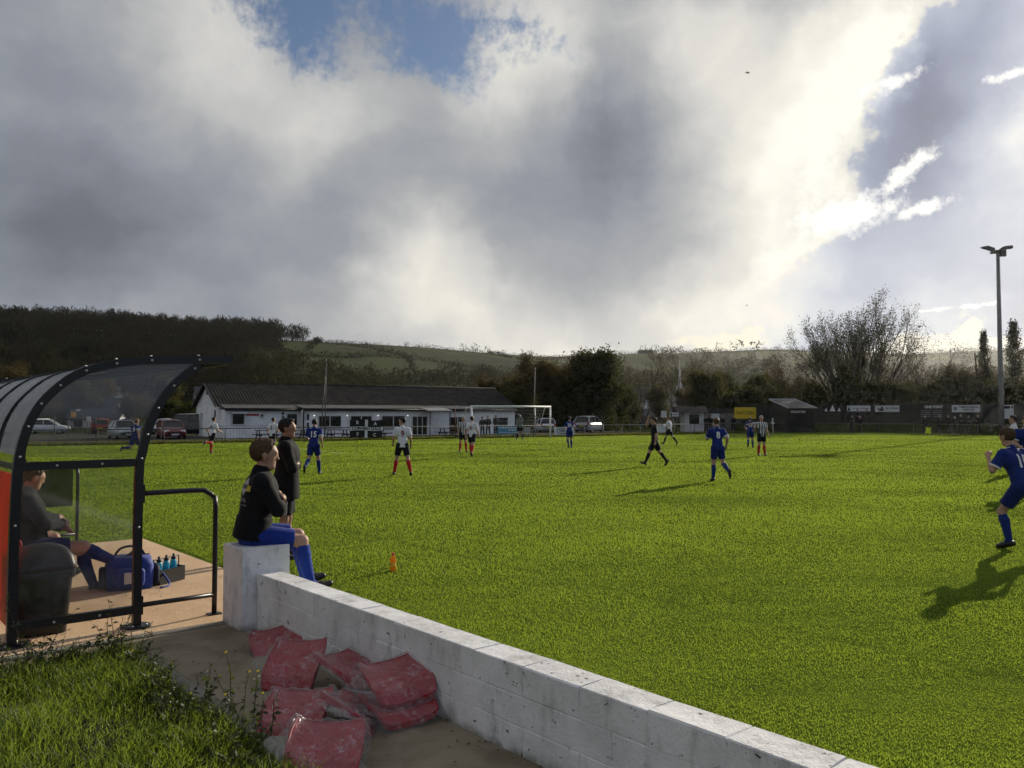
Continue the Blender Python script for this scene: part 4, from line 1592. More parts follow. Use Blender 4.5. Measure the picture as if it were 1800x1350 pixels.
# yellow board stands left of the shed
YP = Vector((26, 92, 0))
e, c, ax, nn, W_, H_ = board('advert_board', 1291, 716, 1329, 736, YP, fnor, m_yelb, 'big yellow board reading THATCHERS', 'board', legs=True)
lettering('THATCHERS', H_ * .42, ax, Z3, c - Z3 * H_ * .02 + nn * .03, m_yell, e, bold=.006, fit=W_ * .86)

# ------------------------------------------------------------------ shelter shed with dark walls
m_shed = M('black_shed_boards', (0.018, 0.02, 0.016), 0.85, 0.3, 1.5)
m_shroof = M('shed_roof_sheet', (0.085, 0.083, 0.075), 0.75, 0.2, 1.0)
e = tag(empty('spectator_shed', (29.8, 84.4, 0), world=True), 'black shed with grey sloping roof and white macron lettering', 'shed')
x0, x1 = 28.45, 31.1
MB().prism([(x0, 84.4, 0), (x0, 90, 0), (x0, 90, 3.35), (x0, 84.4, 2.45)], (.12, 0, 0)).build('side_wall', m_shed, e)
MB().prism([(x1 - .12, 84.4, 0), (x1 - .12, 90, 0), (x1 - .12, 90, 3.35), (x1 - .12, 84.4, 2.45)], (.12, 0, 0)).build('side_wall', m_shed, e)
for k in range(8):
    MB().box(((x0 + x1) / 2, 84.34 + .008 * (k % 2), .16 + .3 * k), (x1 - x0 - .01, .05, .285)).build('plank', m_shed, e)
MB().prism([(x0 - .12, 83.9, 2.55), (x0 - .12, 90.2, 3.50), (x0 - .12, 90.2, 3.42), (x0 - .12, 83.9, 2.47)], (x1 - x0 + .24, 0, 0)).build('roof', m_shroof, e)
MB().box(((x0 + x1) / 2, 90.2, 3.56), (x1 - x0 + .3, .16, .1)).build('ridge_trim', m_whiteb, e)
MB().prism([(x0 - .15, 83.88, 2.57), (x0 - .15, 90.2, 3.54), (x0 - .15, 90.2, 3.46), (x0 - .15, 83.88, 2.49)], (.03, 0, 0)).build('verge_trim', m_whiteb, e)
MB().prism([(x1 + .13, 83.88, 2.57), (x1 + .13, 90.2, 3.54), (x1 + .13, 90.2, 3.46), (x1 + .13, 83.88, 2.49)], (.03, 0, 0)).build('verge_trim', m_whiteb, e)
lettering('macron', .5, Vector((1, 0, 0)), Z3, Vector(((x0 + x1) / 2 - .35, 84.29, 2.18)), m_wlet, e, bold=.01)
# dark board panel leaning left of the shed
e, c, ax, nn, W_, H_ = board('advert_board', 1418, 716, 1434, 733, Vector((31, 86, 0)), Vector((0, 1, 0)), m_blackb, 'narrow black notice board at the right end of the shed', 'board', legs=True)
for k in range(5):
    MB().box(c + Z3 * H_ * (.36 - .17 * k) + nn * .03, (W_ * .75, .006, H_ * .035), (ax, -nn, Z3)).build('small_print', m_glet, e)

# ------------------------------------------------------------------ white kiosk and timber fence
m_kiosk = M('kiosk_white', (0.50, 0.51, 0.50), 0.7, 0.1, 1.5)
k0, k1 = D(1204, 740, 88), D(1238, 740, 88)
kc = (k0 + k1) / 2
e = tag(empty('kiosk', (kc.x, 88, 0), world=True), 'small white kiosk with a wide dark window under a dark roof', 'kiosk')
kw = k1.x - k0.x
MB().box((kc.x, 89.2, 1.05), (kw, 2.4, 2.1)).build('wall', m_kiosk, e)
MB().box((kc.x - .05, 87.97, 1.35), (kw * .52, .05, 1.05)).build('window', m_pane, e)
for x in (-.33, .26):
    MB().box((kc.x + kw * x, 87.955, 1.35), (.09, .06, 1.15)).build('window_post', m_frame, e)
MB().box((kc.x - .05, 87.95, .78), (kw * .62, .1, .06)).build('sill', m_frame, e)
MB().prism([(kc.x - kw * .95, 87.4, 2.08), (kc.x - kw * .95, 90.6, 2.08), (kc.x - kw * .95, 89.2, 2.75)], (kw * 1.65, 0, 0)).build('roof', m_sheet, e)
e2, c, ax, nn, W_, H_ = board('advert_board', 1177, 725, 1193, 732, Vector((18, 87.2, 0)), Vector((0, 1, 0)), m_whiteb, 'small white sign with a dark dot left of the kiosk', 'sign')
MB().box(c - ax * W_ * .35 + nn * .03, (W_ * .2, .006, H_ * .7), (ax, -nn, Z3)).build('dark_mark', m_blackb, e2)
MB().box(c + ax * W_ * .14 + nn * .03, (W_ * .6, .006, H_ * .22), (ax, -nn, Z3)).build('text_line', m_glet, e2)
for k in (-.4, .4):
    q = c + ax * (W_ * k) - nn * .07
    MB().tube([Vector((q.x, q.y, -.05)), Vector((q.x, q.y, c.z))], .035, 6).build('leg', m_dkgrey, e2)
board('advert_board', 1162, 722, 1172, 734, Vector((17, 87.6, 0)), Vector((0, 1, 0)), m_whiteb, 'small blank white board on posts left of the kiosk', 'board', legs=True)
board('advert_board', 1144, 748, 1170, 760, GL(16, 2.2), GB, m_whiteb, 'white board low on the pale railing behind the referee', 'board', legs=True)
g0, g1 = D(1242, 740, 93), D(1304, 740, 93)
e = tag(empty('block_store', ((g0.x + g1.x) / 2, 93, 0), world=True), 'low grey flat roofed store behind the kiosk', 'building')
MB().box(((g0.x + g1.x) / 2, 94.5, 1.0), (g1.x - g0.x, 3, 2.0)).build('wall', M('grey_render', (0.11, 0.11, 0.105), 0.9, 0.2, 1), e)
MB().box(((g0.x + g1.x) / 2, 94.4, 2.28), (g1.x - g0.x - .6, 2.6, .55)).build('roof', m_sheet, e)
MB().box((g0.x + 1.0, 92.97, 1.25), (.9, .06, 1.4)).build('pale_door', m_kiosk, e)
# timber fence
t0, t1 = D(1058, 740, 84), D(1180, 740, 86)
e = tag(empty('timber_fence', t0 * 1.0, world=True), 'weathered grey close boarded fence right of the silver car', 'fence')
e.location.z = 0
d_ = (Vector((t1.x, t1.y, 0)) - Vector((t0.x, t0.y, 0)))
ln_ = d_.length
d_.normalize()
dn = Vector((d_.y, -d_.x, 0))
m_fboard = M('grey_fence_board', (0.085, 0.08, 0.072), 0.9, 0.3, 1.2, spec=0.1)
fb = MB().box((0, 0, 0.8), (.145, .025, 1.62)).mesh('board', m_fboard)
nb_ = int(ln_ / .16)
for i in range(nb_):
    o = link('board', fb, e)
    o.matrix_world = Matrix.Translation(Vector((t0.x, t0.y, 0)) + d_ * (.16 * (i + .5)) + dn * random.uniform(-.008, .008) + Z3 * random.uniform(-.02, .02)) @ Matrix.Rotation(math.atan2(d_.y, d_.x), 4, 'Z')
    o.matrix_parent_inverse = Matrix()
    o.matrix_basis = e.matrix_basis.inverted() @ o.matrix_basis
for i in range(6):
    q = Vector((t0.x, t0.y, 0)) + d_ * (ln_ * i / 5) + dn * .06
    MB().box(q + Z3 * .82, (.1, .08, 1.75), (d_, -dn, Z3)).build('post', m_fboard, e)

# small garden shed beyond the silver car
gx0, gx1 = D(1030, 740, 96), D(1060, 740, 96)
gc = (gx0.x + gx1.x) / 2
gw = gx1.x - gx0.x
e = tag(empty('garden_shed', (gc, 96, 0), world=True), 'small grey gabled shed behind the silver car', 'shed')
MB().prism([(gc - gw / 2, 96, 0), (gc + gw / 2, 96, 0), (gc + gw / 2, 96, 1.9), (gc, 96, 2.45), (gc - gw / 2, 96, 1.9)], (0, 2.4, 0)).build('wall', M('shed_grey', (0.16, 0.16, 0.15), 0.9, 0.15, 2), e)
for sgn in (-1, 1):
    MB().prism([(gc, 95.8, 2.5), (gc + sgn * (gw / 2 + .15), 95.8, 1.84), (gc + sgn * (gw / 2 + .15), 95.8, 1.93), (gc, 95.8, 2.59)], (0, 2.8, 0)).build('roof', m_sheet, e)
MB().box((gc, 95.97, 1.45), (gw * .6, .05, .75)).build('window', m_pane, e)

# ------------------------------------------------------------------ houses
m_slate = M('slate_roof', (0.075, 0.075, 0.078), 0.8, 0.2, 0.8, spec=.2)
m_wallw = M('house_white', (0.62, 0.62, 0.60), 0.85, 0.08, 0.6)
m_wallg = M('house_grey', (0.17, 0.165, 0.155), 0.85, 0.15, 0.6)


def house(px, pyb, Y, w, dp, hw, hr, rz, wall, label, rows=((-.28, .55), (.28, .55)), z0=None):
    c = D(px, pyb, Y)
    z = c.z if z0 is None else z0
    e = tag(empty('house', (c.x, Y, z), rz), label, 'house')
    MB().prism([(-w / 2, -dp / 2, 0), (-w / 2, dp / 2, 0), (-w / 2, dp / 2, hw), (-w / 2, 0, hr), (-w / 2, -dp / 2, hw)], (w, 0, 0)).build('wall', wall, e)
    rf = MB()
    for sgn in (-1, 1):
        rf.prism([(-w / 2 - .3, sgn * (dp / 2 + .35), hw - .12), (-w / 2 - .3, 0, hr + .08), (-w / 2 - .3, 0, hr + .26), (-w / 2 - .3, sgn * (dp / 2 + .35), hw + .06)], (w + .6, 0, 0))
    rf = rf.build('roof', m_slate, e)
    MB().box((w * .38, 0, hr + .5), (.6, .5, 1.1)).build('chimney', m_wallg, rf)
    for (x, zf) in rows:
        wn = MB().box((w * x, -dp / 2 - .03, hw * zf), (1.2, .08, 1.1)).build('window', m_pane, e)
        MB().box((w * x, -dp / 2 - .05, hw * zf - .6), (1.4, .1, .08)).build('sill', m_frame, wn)
        wn = MB().box((-w / 2 - .03, dp * x * .7, hw * zf), (.08, 1.0, 1.1)).build('window', m_pane, e)
        MB().box((-w / 2 - .06, dp * x * .7, hw * zf - .6), (.1, 1.2, .08)).build('sill', m_frame, wn)
    return e


house(183, 742, 132, 8.5, 6, 2.3, 4.3, R(8), m_wallg, 'grey roofed house seen between dugout frames', z0=0)
house(206, 735, 150, 6, 6, 3.2, 5.9, R(-60), m_wallw, 'pale gabled house behind the grey roofed one on the left', z0=0)
house(172, 745, 118, 7, 3.5, 1.2, 2.4, R(4), m_wallw, 'low white outbuilding in front of the grey roofed house', z0=0)
house(1128, 712, 182, 7, 6, 3.4, 6.2, R(-50), m_wallw, 'white gabled house right of the tall dark tree', z0=1.2)
house(1150, 712, 190, 9, 6, 3.4, 6.6, R(38), m_wallw, 'second white house with bright gable between the trees', z0=1.2)
house(1140, 715, 165, 12, 5, 1.2, 2.4, R(6), m_wallg, 'long low outbuilding in front of the white houses', z0=.3)
sr = (1135 - 900) / F
Yr_ = float(ridge_Y(sr))
house(1135, 624, Yr_ - 6, 15, 7, 2.4, 4.8, R(5), m_wallg, 'farmhouse on the skyline above the white houses', ((-.35, .6), (-.12, .6), (.12, .6), (.35, .6)), z0=float(hill_z(sr, Yr_ - 6)))
house(372, 705, 205, 8, 6, 3, 5.5, R(30), m_wallw, 'small pale cottage on the slope left of the clubhouse roof', z0=3.0)
# steeple
st = D(1195, 692, 200)
e = tag(empty('steeple', (st.x, 200, 0), world=True), 'slim white steeple rising among the bare trees', 'steeple')
MB().box((st.x, 200, st.z / 2), (2.2, 2.2, st.z + 2)).build('tower', m_wallg, e)
MB().lathe((st.x, 200, st.z + 1), [(1.0, 0), (.34, 1.6), (.22, 4), (.05, 7.2)], 8).build('spire', m_wallw, e)

# ------------------------------------------------------------------ car park and cars
m_tarmac = M('car_park_surface', (0.085, 0.08, 0.07), 0.95, 0.3, 0.6, 0.02, 20, spec=0.0)
mb = MB()
mb.add([GL(-75, 5.2, -.02), GL(-17.5, 5.2, -.02), GL(-17.5, 9.5, -.02), GL(-19, 40, -.02), GL(-75, 40, -.02)], [(0, 1, 2, 3, 4)])
tag(mb.build('car_park', m_tarmac), kind='structure')
mb = MB()
mb.add([GL(-17, 3.4, -.015), GL(26, 3.4, -.015), GL(26, 24, -.015), GL(3, 24, -.015), GL(3, 9, -.015), GL(-17, 9, -.015)], [(0, 1, 2, 3, 4, 5)])
tag(mb.build('clubhouse_yard', m_tarmac), kind='structure')
# rough grass strip along the rail
mb = MB()
rgx = np.random.default_rng(51)


def strip_sampler(rg, n):
    a = rg.uniform(-50, 33.8, n)
    b = 2.5 + np.abs(rg.normal(size=n)) * 0.55
    x = GOALC.x + GD.x * a + GB.x * b
    y = GOALC.y + GD.y * a + GB.y * b
    return x, y, np.full(n, -.03), np.ones(n)


V, Fc = blades(26000, strip_sampler, lambda d, rg, n: rg.uniform(.10, .34, n), lambda d, rg, n: rg.uniform(.03, .06, n), lambda d, rg, n: rg.uniform(0, .5, n), 52)
tag(link('rough_grass', npmesh('rough_grass', V, Fc, M('rough_blade', (0.06, 0.07, 0.012), 0.6, 0.3, 0.3, transl=.5, tcol=(.20, .20, .03), island=.4))), 'rough uncut grass along the foot of the rail', 'grass', kind='stuff')

m_tyre = M('tyre_rubber', (0.012, 0.012, 0.012), 0.85, 0.1, 10)
m_rim = M('alloy_rim', (0.35, 0.35, 0.36), 0.35, 0.1, 10, metal=.8)
m_carglass = glass_mat('car_glass', (0.10, 0.11, 0.12), 0.1, (.06, .06, .06), 1.4)
m_lens = M('lamp_lens', (0.75, 0.75, 0.72), 0.12, 0.05, 5, spec=.8)
m_redlens = M('red_lens', (0.35, 0.01, 0.01), 0.2, 0.05, 5, spec=.7)
m_plate_y = M('plate_yellow', (0.6, 0.45, 0.03), 0.5, 0.05, 5)


def paint(name, col):
    return M(name, col, 0.22, 0.03, 2, spec=0.6)


def car(px, Y, rz, col, label, kind='hatch', name='parked_car'):
    """car facing local +y; rz turns it"""
    c = D(px, 740, Y)
    e = tag(empty(name, (c.x, Y, -.02), rz), label, 'car' if kind != 'van' else 'van', 'cars in the car park')
    hl = {'hatch': 1.95, 'suv': 2.2, 'estate': 2.25, 'van': 2.4}[kind]
    hw = {'hatch': .84, 'suv': .92, 'estate': .88, 'van': .95}[kind]
    tz = {'hatch': 1.46, 'suv': 1.72, 'estate': 1.48, 'van': 1.95}[kind]
    bz = {'hatch': .92, 'suv': 1.08, 'estate': .94, 'van': 1.15}[kind]
    # lower body: stations along y -> (y, half width, bottom, top)
    fr = {'van': .5}.get(kind, .95)
    st = [(-hl, hw * .80, .42, bz * .72), (-hl + .08, hw * .93, .28, bz * .96), (-hl + .5, hw, .22, bz), (-.3, hw, .2, bz), (hl - fr - .15, hw, .2, bz * .98), (hl - .45, hw * .97, .22, bz * .84), (hl - .1, hw * .88, .26, bz * .72), (hl, hw * .72, .38, bz * .58)]
    rows = []
    for (y, w, zb, zt) in st:
        zm = zb + (zt - zb) * .55
        rows.append([(-w * .9, y, zb), (-w, y, zb + .12), (-w * 1.0, y, zm), (-w * .94, y, zt - .03), (-w * .80, y, zt), (0, y, zt + .02), (w * .80, y, zt), (w * .94, y, zt - .03), (w * 1.0, y, zm), (w, y, zb + .12), (w * .9, y, zb), (-w * .9, y, zb)])
    mb = MB().strip(rows)
    k = len(rows[0]) - 1
    mb.f.append(tuple(range(k)))
    o_ = (len(rows) - 1) * (k + 1)
    mb.f.append(tuple(o_ + i for i in range(k))[::-1])
    body = mb.build('body', col, e, True)
    # glasshouse
    yr0, yr1 = {'hatch': (-hl + .12, -hl + .55), 'suv': (-hl + .08, -hl + .4), 'estate': (-hl + .1, -hl + .45), 'van': (-hl + .02, -hl + .12)}[kind]
    yf0, yf1 = {'hatch': (hl - 1.0, hl - 1.75), 'suv': (hl - 1.05, hl - 1.75), 'estate': (hl - 1.15, hl - 1.95), 'van': (hl - .55, hl - 1.15)}[kind]
    wb, wt_ = hw * .92, hw * .74
    lo = [(-wb, yr0, bz - .02), (wb, yr0, bz - .02), (wb, yf0, bz - .04), (-wb, yf0, bz - .04)]
    hi = [(-wt_, yr1, tz - .07), (wt_, yr1, tz - .07), (wt_, yf1, tz - .07), (-wt_, yf1, tz - .07)]
    L4, H4 = [Vector(q) for q in lo], [Vector(q) for q in hi]
    for i, nm in ((0, 'rear_window'), (2, 'windscreen'), (1, 'side_window'), (3, 'side_window')):
        j = (i + 1) % 4
        a, b2, c2, d2 = L4[i], L4[j], H4[j], H4[i]
        nrm = (b2 - a).cross(c2 - a).normalized() * -.02
        MB().add([a, b2, c2, d2, a + nrm, b2 + nrm, c2 + nrm, d2 + nrm], [(0, 1, 2, 3), (7, 6, 5, 4), (0, 4, 5, 1), (1, 5, 6, 2), (2, 6, 7, 3), (3, 7, 4, 0)]).build(nm, m_carglass if kind != 'van' or nm == 'windscreen' else col, e)
    rfm = MB()
    rr = []
    for y, dz in ((yr1 - .05, -.03), (yr1 + .15, .03), (0.1, .05), (yf1 - .15, .03), (yf1 + .06, -.04)):
        rr.append([(-wt_ - .04, y, tz - .10 + dz), (-wt_ * .8, y, tz - .04 + dz), (0, y, tz - .01 + dz), (wt_ * .8, y, tz - .04 + dz), (wt_ + .04, y, tz - .10 + dz)])
    rfm.strip(rr)
    rfm.strip([[(x, y, z - .04) for x, y, z in r][::-1] for r in rr])
    rfm.build('roof_panel', col, e, True)
    for i in range(4):
        MB().tube([L4[i], H4[i]], .05, 5).build('window_pillar', col, e)
    for sx in (-1, 1):
        MB().tube([Vector((sx * wb, -.25, bz)), Vector((sx * wt_, -.3, tz - .06))], .035, 4).build('window_pillar', col, e)
    for sx in (-1, 1):
        for y in (-hl + .75, hl - .8):
            wy = MB().lathe((sx * (hw - .12), y, .31), [(.16, -.1), (.29, -.1), (.32, -.07), (.32, .07), (.29, .1), (.16, .1)], 18, (Vector((0, 1, 0)), Vector((0, 0, 1)), Vector((1, 0, 0)))).build('tyre', m_tyre, e, True)
            MB().lathe((sx * (hw - .115), y, .31), [(.02, -.11), (.2, -.108), (.2, .108), (.02, .11)], 14, (Vector((0, 1, 0)), Vector((0, 0, 1)), Vector((1, 0, 0)))).build('rim', m_rim, wy)
        MB().box((sx * hw * .66, hl - .14, bz * .66), (.36, .16, .17), None, .04).build('headlight', m_lens, e)
        MB().box((sx * hw * .80, -hl + .05, bz * .82), (.18, .12, .30), None, .03).build('tail_light', m_redlens, e)
        MB().box((sx * (hw + .1), yf0 - .25, bz + .08), (.16, .12, .13), None, .04).build('wing_mirror', col, e)
    MB().box((0, hl - .02, .42), (.9, .1, .16), None, .03).build('grille', m_black, e)
    MB().box((0, hl + .035, .38), (.52, .02, .11)).build('number_plate', m_whiteb, e)
    MB().box((0, -hl - .015, bz * .62), (.52, .02, .11)).build('number_plate', m_plate_y, e)
    return e


p_silver, p_red, p_white, p_dark, p_grey, p_maroon = paint('silver_paint', (.33, .34, .35)), paint('red_paint', (.30, .012, .015)), paint('white_car_paint', (.62, .63, .63)), paint('dark_blue_paint', (.014, .016, .02)), paint('grey_paint', (.12, .125, .13)), paint('maroon_paint', (.14, .01, .016))
car(217, 64, R(180 + 38), p_silver, 'silver hatchback facing the pitch left of the maroon car')
car(301, 64, R(180 + 30), p_maroon, 'maroon car facing the pitch nearest the clubhouse', 'estate')
car(180, 82, R(20), p_red, 'bright red hatchback parked further back on the left')
car(84, 80, R(-70), p_white, 'white hatchback at the left edge of the car park')
car(226, 79, R(200), p_grey, 'grey car half hidden behind the silver hatchback')
car(292, 79, R(190), p_silver, 'silver car whose roof shows behind the maroon car', 'estate')
car(338, 73, R(75), p_dark, 'dark van parked against the clubhouse gable', 'van', 'parked_van')
car(957, 88, R(8), p_white, 'white estate car seen through the goal', 'estate')
car(1036, 87, R(-28), p_silver, 'silver off road car beside the timber fence', 'suv')

# chain-link compound posts, notice signs on the left
e = tag(empty('wire_fence', GL(-60, 6), world=True), 'wire mesh fence with steel posts in front of the parked cars', 'fence')
m_wire = M('fence_wire', (0.09, 0.1, 0.09), 0.6, 0.1, 5)
wf = MB()
q0, q1 = D(96, 740, 66), D(192, 740, 68)
for i in range(5):
    c = q0.lerp(q1, i / 4)
    MB().tube([(c.x, c.y, -.05), (c.x, c.y, 1.75)], .035, 6).build('post', m_dkgrey, e)
for k in range(9):
    wf.tube([(q0.x, q0.y, .1 + .2 * k), (q1.x, q1.y, .1 + .2 * k)], .006, 3, False)
for k in range(23):
    c = q0.lerp(q1, k / 22)
    wf.tube([(c.x, c.y, .05), (c.x, c.y, 1.72)], .006, 3, False)
wf.build('mesh', m_wire, e)
for (x0, y0, x1, y1, Y, mt, lab) in ((152, 732, 159, 741, 84, m_whiteb, 'small white notice by the red hatchback'), (125, 724, 133, 734, 100, M('sunlight_orange_sign', (.75, .38, .10), .5, .1, 3), 'small sign coloured orange for sunlight above the car park'), (134, 719, 141, 722.5, 101, m_whiteb, 'tiny white plate right of the orange sign')):  # sunlight on the orange sign is put into its base colour
    board('notice_sign', x0, y0, x1, y1, Vector((0, Y, 0)), Vector((0, 1, 0)), mt, lab, 'sign', legs=True)

# ------------------------------------------------------------------ birds
def bird(px, py, Y, span, label):
    c = D(px, py, Y)
    e = tag(empty('bird', c), label, 'bird')
    m = M('bird_dark', (0.02, 0.02, 0.022), 0.8, 0.1, 5)
    MB().lathe((0, 0, 0), [(.005, -.2), (.05, -.1), (.065, .02), (.045, .12), (.03, .17), (.008, .21)], 8, (Vector((0, 1, 0)), Vector((0, 0, 1)), Vector((1, 0, 0)))).build('body', m, e, True)
    for s_ in (-1, 1):
        MB().strip([[(.07, .0, .03), (-.1, 0, .02)], [(.12, s_ * span * .22, .13), (-.08, s_ * span * .24, .11)], [(.02, s_ * span * .45, -.02), (-.12, s_ * span * .5, -.12)]]).build('wing', m, e)
    MB().strip([[(-.15, -.03, 0), (-.15, .03, 0)], [(-.32, -.08, .0), (-.32, .08, 0)]]).build('tail', m, e)
    e.rotation_euler = (R(15), R(10), R(-40))


bird(1314, 128, 105, 1.1, 'dark bird flying high against the bright cloud')
bird(1313, 537, 190, 1.0, 'tiny distant bird low over the hills')

# ------------------------------------------------------------------ terrace, pad, kerbs
TAX = (TU, -TW, Z3)


def concrete(name, col, stain, sc=1.2):
    m = bpy.data.materials.new(name)
    m.use_nodes = True
    b = NB(m.node_tree)
    pr = m.node_tree.nodes['Principled BSDF']
    tc = b.node('ShaderNodeTexCoord')
    o = tc.outputs['Object']
    n1 = b.noise(o, sc, 6, 0.62)
    c = b.mix(b.ss(n1, .38, .68), tuple(col), tuple(stain))
    c = b.mix(b.m('MULTIPLY', b.noise(o, 38, 4, .7), .3), c, tuple(x * .62 for x in col))
    spk = b.ss(b.noise(o, 90, 2, .6), .64, .72)
    c = b.mix(b.m('MULTIPLY', spk, .5), c, tuple(min(1, x * 1.5) for x in col))
    b.link(c, pr.inputs['Base Color'])
    pr.inputs['Roughness'].default_value = .88
    pr.inputs['Specular IOR Level'].default_value = .22
    bn = b.node('ShaderNodeBump')
    bn.inputs['Distance'].default_value = .006
    b.link(b.m('ADD', b.noise(o, 45, 5, .7), b.m('MULTIPLY', b.noise(o, 4, 3, .6), 2.0)), bn.inputs['Height'])
    b.link(bn.outputs[0], pr.inputs['Normal'])
    return m


m_terr = concrete('terrace_concrete', (.30, .25, .17), (.16, .128, .08), 1.7)
m_pad = concrete('pad_concrete', (.72, .51, .31), (.60, .41, .24), .8)
m_kerb = concrete('kerb_concrete', (.27, .25, .20), (.20, .18, .14), 2)


def slab(name, u0, u1, w0, w1, z, mat, th=.12, parent=None, bev=.006):
    return MB().box(T((u0 + u1) / 2, (w0 + w1) / 2, z - th / 2), (u1 - u0, w1 - w0, th), TAX, bev).build(name, mat, parent)


terr = slab('terrace', -.80, .36, .02, 9.0, .012, m_terr)
tag(terr, kind='structure')
tag(slab('terrace_apron', -4.2, .30, -.36, .012, .012, m_terr), kind='structure')
tag(slab('dugout_pad', -3.2, 1.02, -6.2, -.47, .016, m_pad), kind='structure')
kb = tag(empty('kerb', T(-.9, .4), world=True), kind='structure')
for i in range(9):
    slab('kerb_stone', -.94, -.81, .16 + .92 * i, .16 + .92 * i + .905, .03 + random.uniform(-.004, .004), m_kerb, .12, kb, .01)
for i in range(6):
    slab('kerb_stone', .28 - .92 * (i + 1) + .012, .28 - .92 * i, -.462, -.372, .03 + random.uniform(-.004, .004), m_kerb, .12, kb, .01)
# strip of artificial turf mat beside the wall end
mat_m = M('artificial_turf', (.085, .12, .05), .95, .15, 40, .01, 200, spec=.1)
mm = MB().add([T(.47, -1.55, .012), T(1.5, -1.55, .012), T(1.12, .5, .012), T(.40, .5, .012)], [(3, 2, 1, 0)])
mm = MB().prism([T(.47, -1.55, .002), T(1.45, -1.55, .002), T(1.12, .5, .002), T(.40, .5, .002)], Z3 * .014).build('turf_mat', mat_m)
tag(mm, 'pale green artificial turf mat on the grass beside the white wall', 'mat')


# ------------------------------------------------------------------ painted block wall and pillar
def painted_block():
    m = bpy.data.materials.new('painted_block')
    m.use_nodes = True
    b = NB(m.node_tree)
    pr = m.node_tree.nodes['Principled BSDF']
    g = b.node('ShaderNodeNewGeometry')
    o = g.outputs['Position']
    n1 = b.noise(o, 3.0, 5, .6)
    c = b.mix(b.ss(n1, .35, .7), (.80, .79, .77), (.66, .65, .63))
    gr = b.ss(b.noise(b.v('MULTIPLY', o, (1, 1, .45)), 6, 6, .7), .48, .74)
    c = b.mix(b.m('MULTIPLY', gr, .55), c, (.20, .20, .17))
    chip = b.ss(b.noise(b.v('MULTIPLY', o, (1, 1, 1.8)), 15, 7, .68), .635, .665)
    chip2 = b.m('MULTIPLY', chip, b.ss(b.noise(o, 4.5, 2, .5), .38, .55))
    sepz = b.node('ShaderNodeSeparateXYZ')
    b.link(o, sepz.inputs[0])
    foot = b.m('MULTIPLY', b.ss(b.m('MULTIPLY_ADD', b.noise(o, 9, 4, .6), .16, sepz.outputs[2]), .16, .07), .65)
    c = b.mix(foot, c, (.075, .085, .05))
    c = b.mix(chip2, c, (.035, .034, .03))
    b.link(c, pr.inputs['Base Color'])
    pr.inputs['Roughness'].default_value = .75
    pr.inputs['Specular IOR Level'].default_value = .3
    bn = b.node('ShaderNodeBump')
    bn.inputs['Distance'].default_value = .008
    h = b.m('ADD', b.m('MULTIPLY', b.noise(o, 70, 4, .7), .6), b.noise(o, 14, 4, .6))
    b.link(b.m('SUBTRACT', h, b.m('MULTIPLY', chip2, .8)), bn.inputs['Height'])
    b.link(bn.outputs[0], pr.inputs['Normal'])
    return m


m_block = painted_block()
m_mortar = M('painted_mortar', (.36, .36, .34), .9, .25, 6, .004, 60, spec=.15)
WIN, WTH, WH = 0.13, 0.215, 0.505


def rough_block(c, size, parent, seed):
    """one block with softened, slightly chipped edges"""
    rd = random.Random(seed)
    mb = MB().box((0, 0, 0), size, None, .006)
    mb.v = [(x + rd.gauss(0, .0018), y + rd.gauss(0, .0018), z + rd.gauss(0, .0018)) for x, y, z in mb.v]
    return mb


wall = tag(empty('block_wall', T(.24, 1), world=True), 'low white painted block wall running along the terrace to the viewer', 'wall')
MB().box(T(WIN + WTH / 2, 5.0 - .002, WH / 2 - .012), (WTH - .006, 10.0 - .02, WH - .03), TAX).build('mortar', m_block, wall)
hh = [0.168, 0.168, 0.168]
bl = .44
z = 0.0
for r_ in range(3):
    off = 0.0 if r_ % 2 == 0 else -bl / 2
    i = 0
    w0 = .004 + off
    while w0 < 9.9:
        a, b2 = max(.004, w0), min(9.98, w0 + bl - .0025)
        if b2 - a > .05:
            mb = rough_block(None, (WTH + random.uniform(-.002, .004), b2 - a, hh[r_] - .002), None, r_ * 100 + i)
            c = T(WIN + WTH / 2 + random.uniform(-.002, .002), (a + b2) / 2, z + hh[r_] / 2 + random.uniform(-.001, .001))
            mb.v = [tuple(c + TU * x + (-TW) * y + Z3 * zz) for x, y, zz in mb.v]
            mb.build('block', m_block, wall)
        w0 += bl
        i += 1
    z += hh[r_]
pil = tag(empty('block_pillar', T(.22, -.22), world=True), 'white painted block pillar at the end of the wall, used as a seat', 'pillar')
MB().box(T(.22, -.22, .35), (.434, .434, .69), TAX).build('mortar', m_block, pil)
z = 0
for r_ in range(4):
    h_ = .182
    for q in range(2):
        if r_ % 2 == 0:
            c, size = T(.11 + .22 * q, -.222, z + h_ / 2), (.216, .44, h_ - .004)
        else:
            c, size = T(.22, -.332 + .22 * q, z + h_ / 2), (.44, .216, h_ - .004)
        mb = rough_block(None, size, None, 900 + r_ * 2 + q)
        mb.v = [tuple(c + TU * x + (-TW) * y + Z3 * zz) for x, y, zz in mb.v]
        mb.build('block', m_block, pil)
    z += h_
PILZ = z

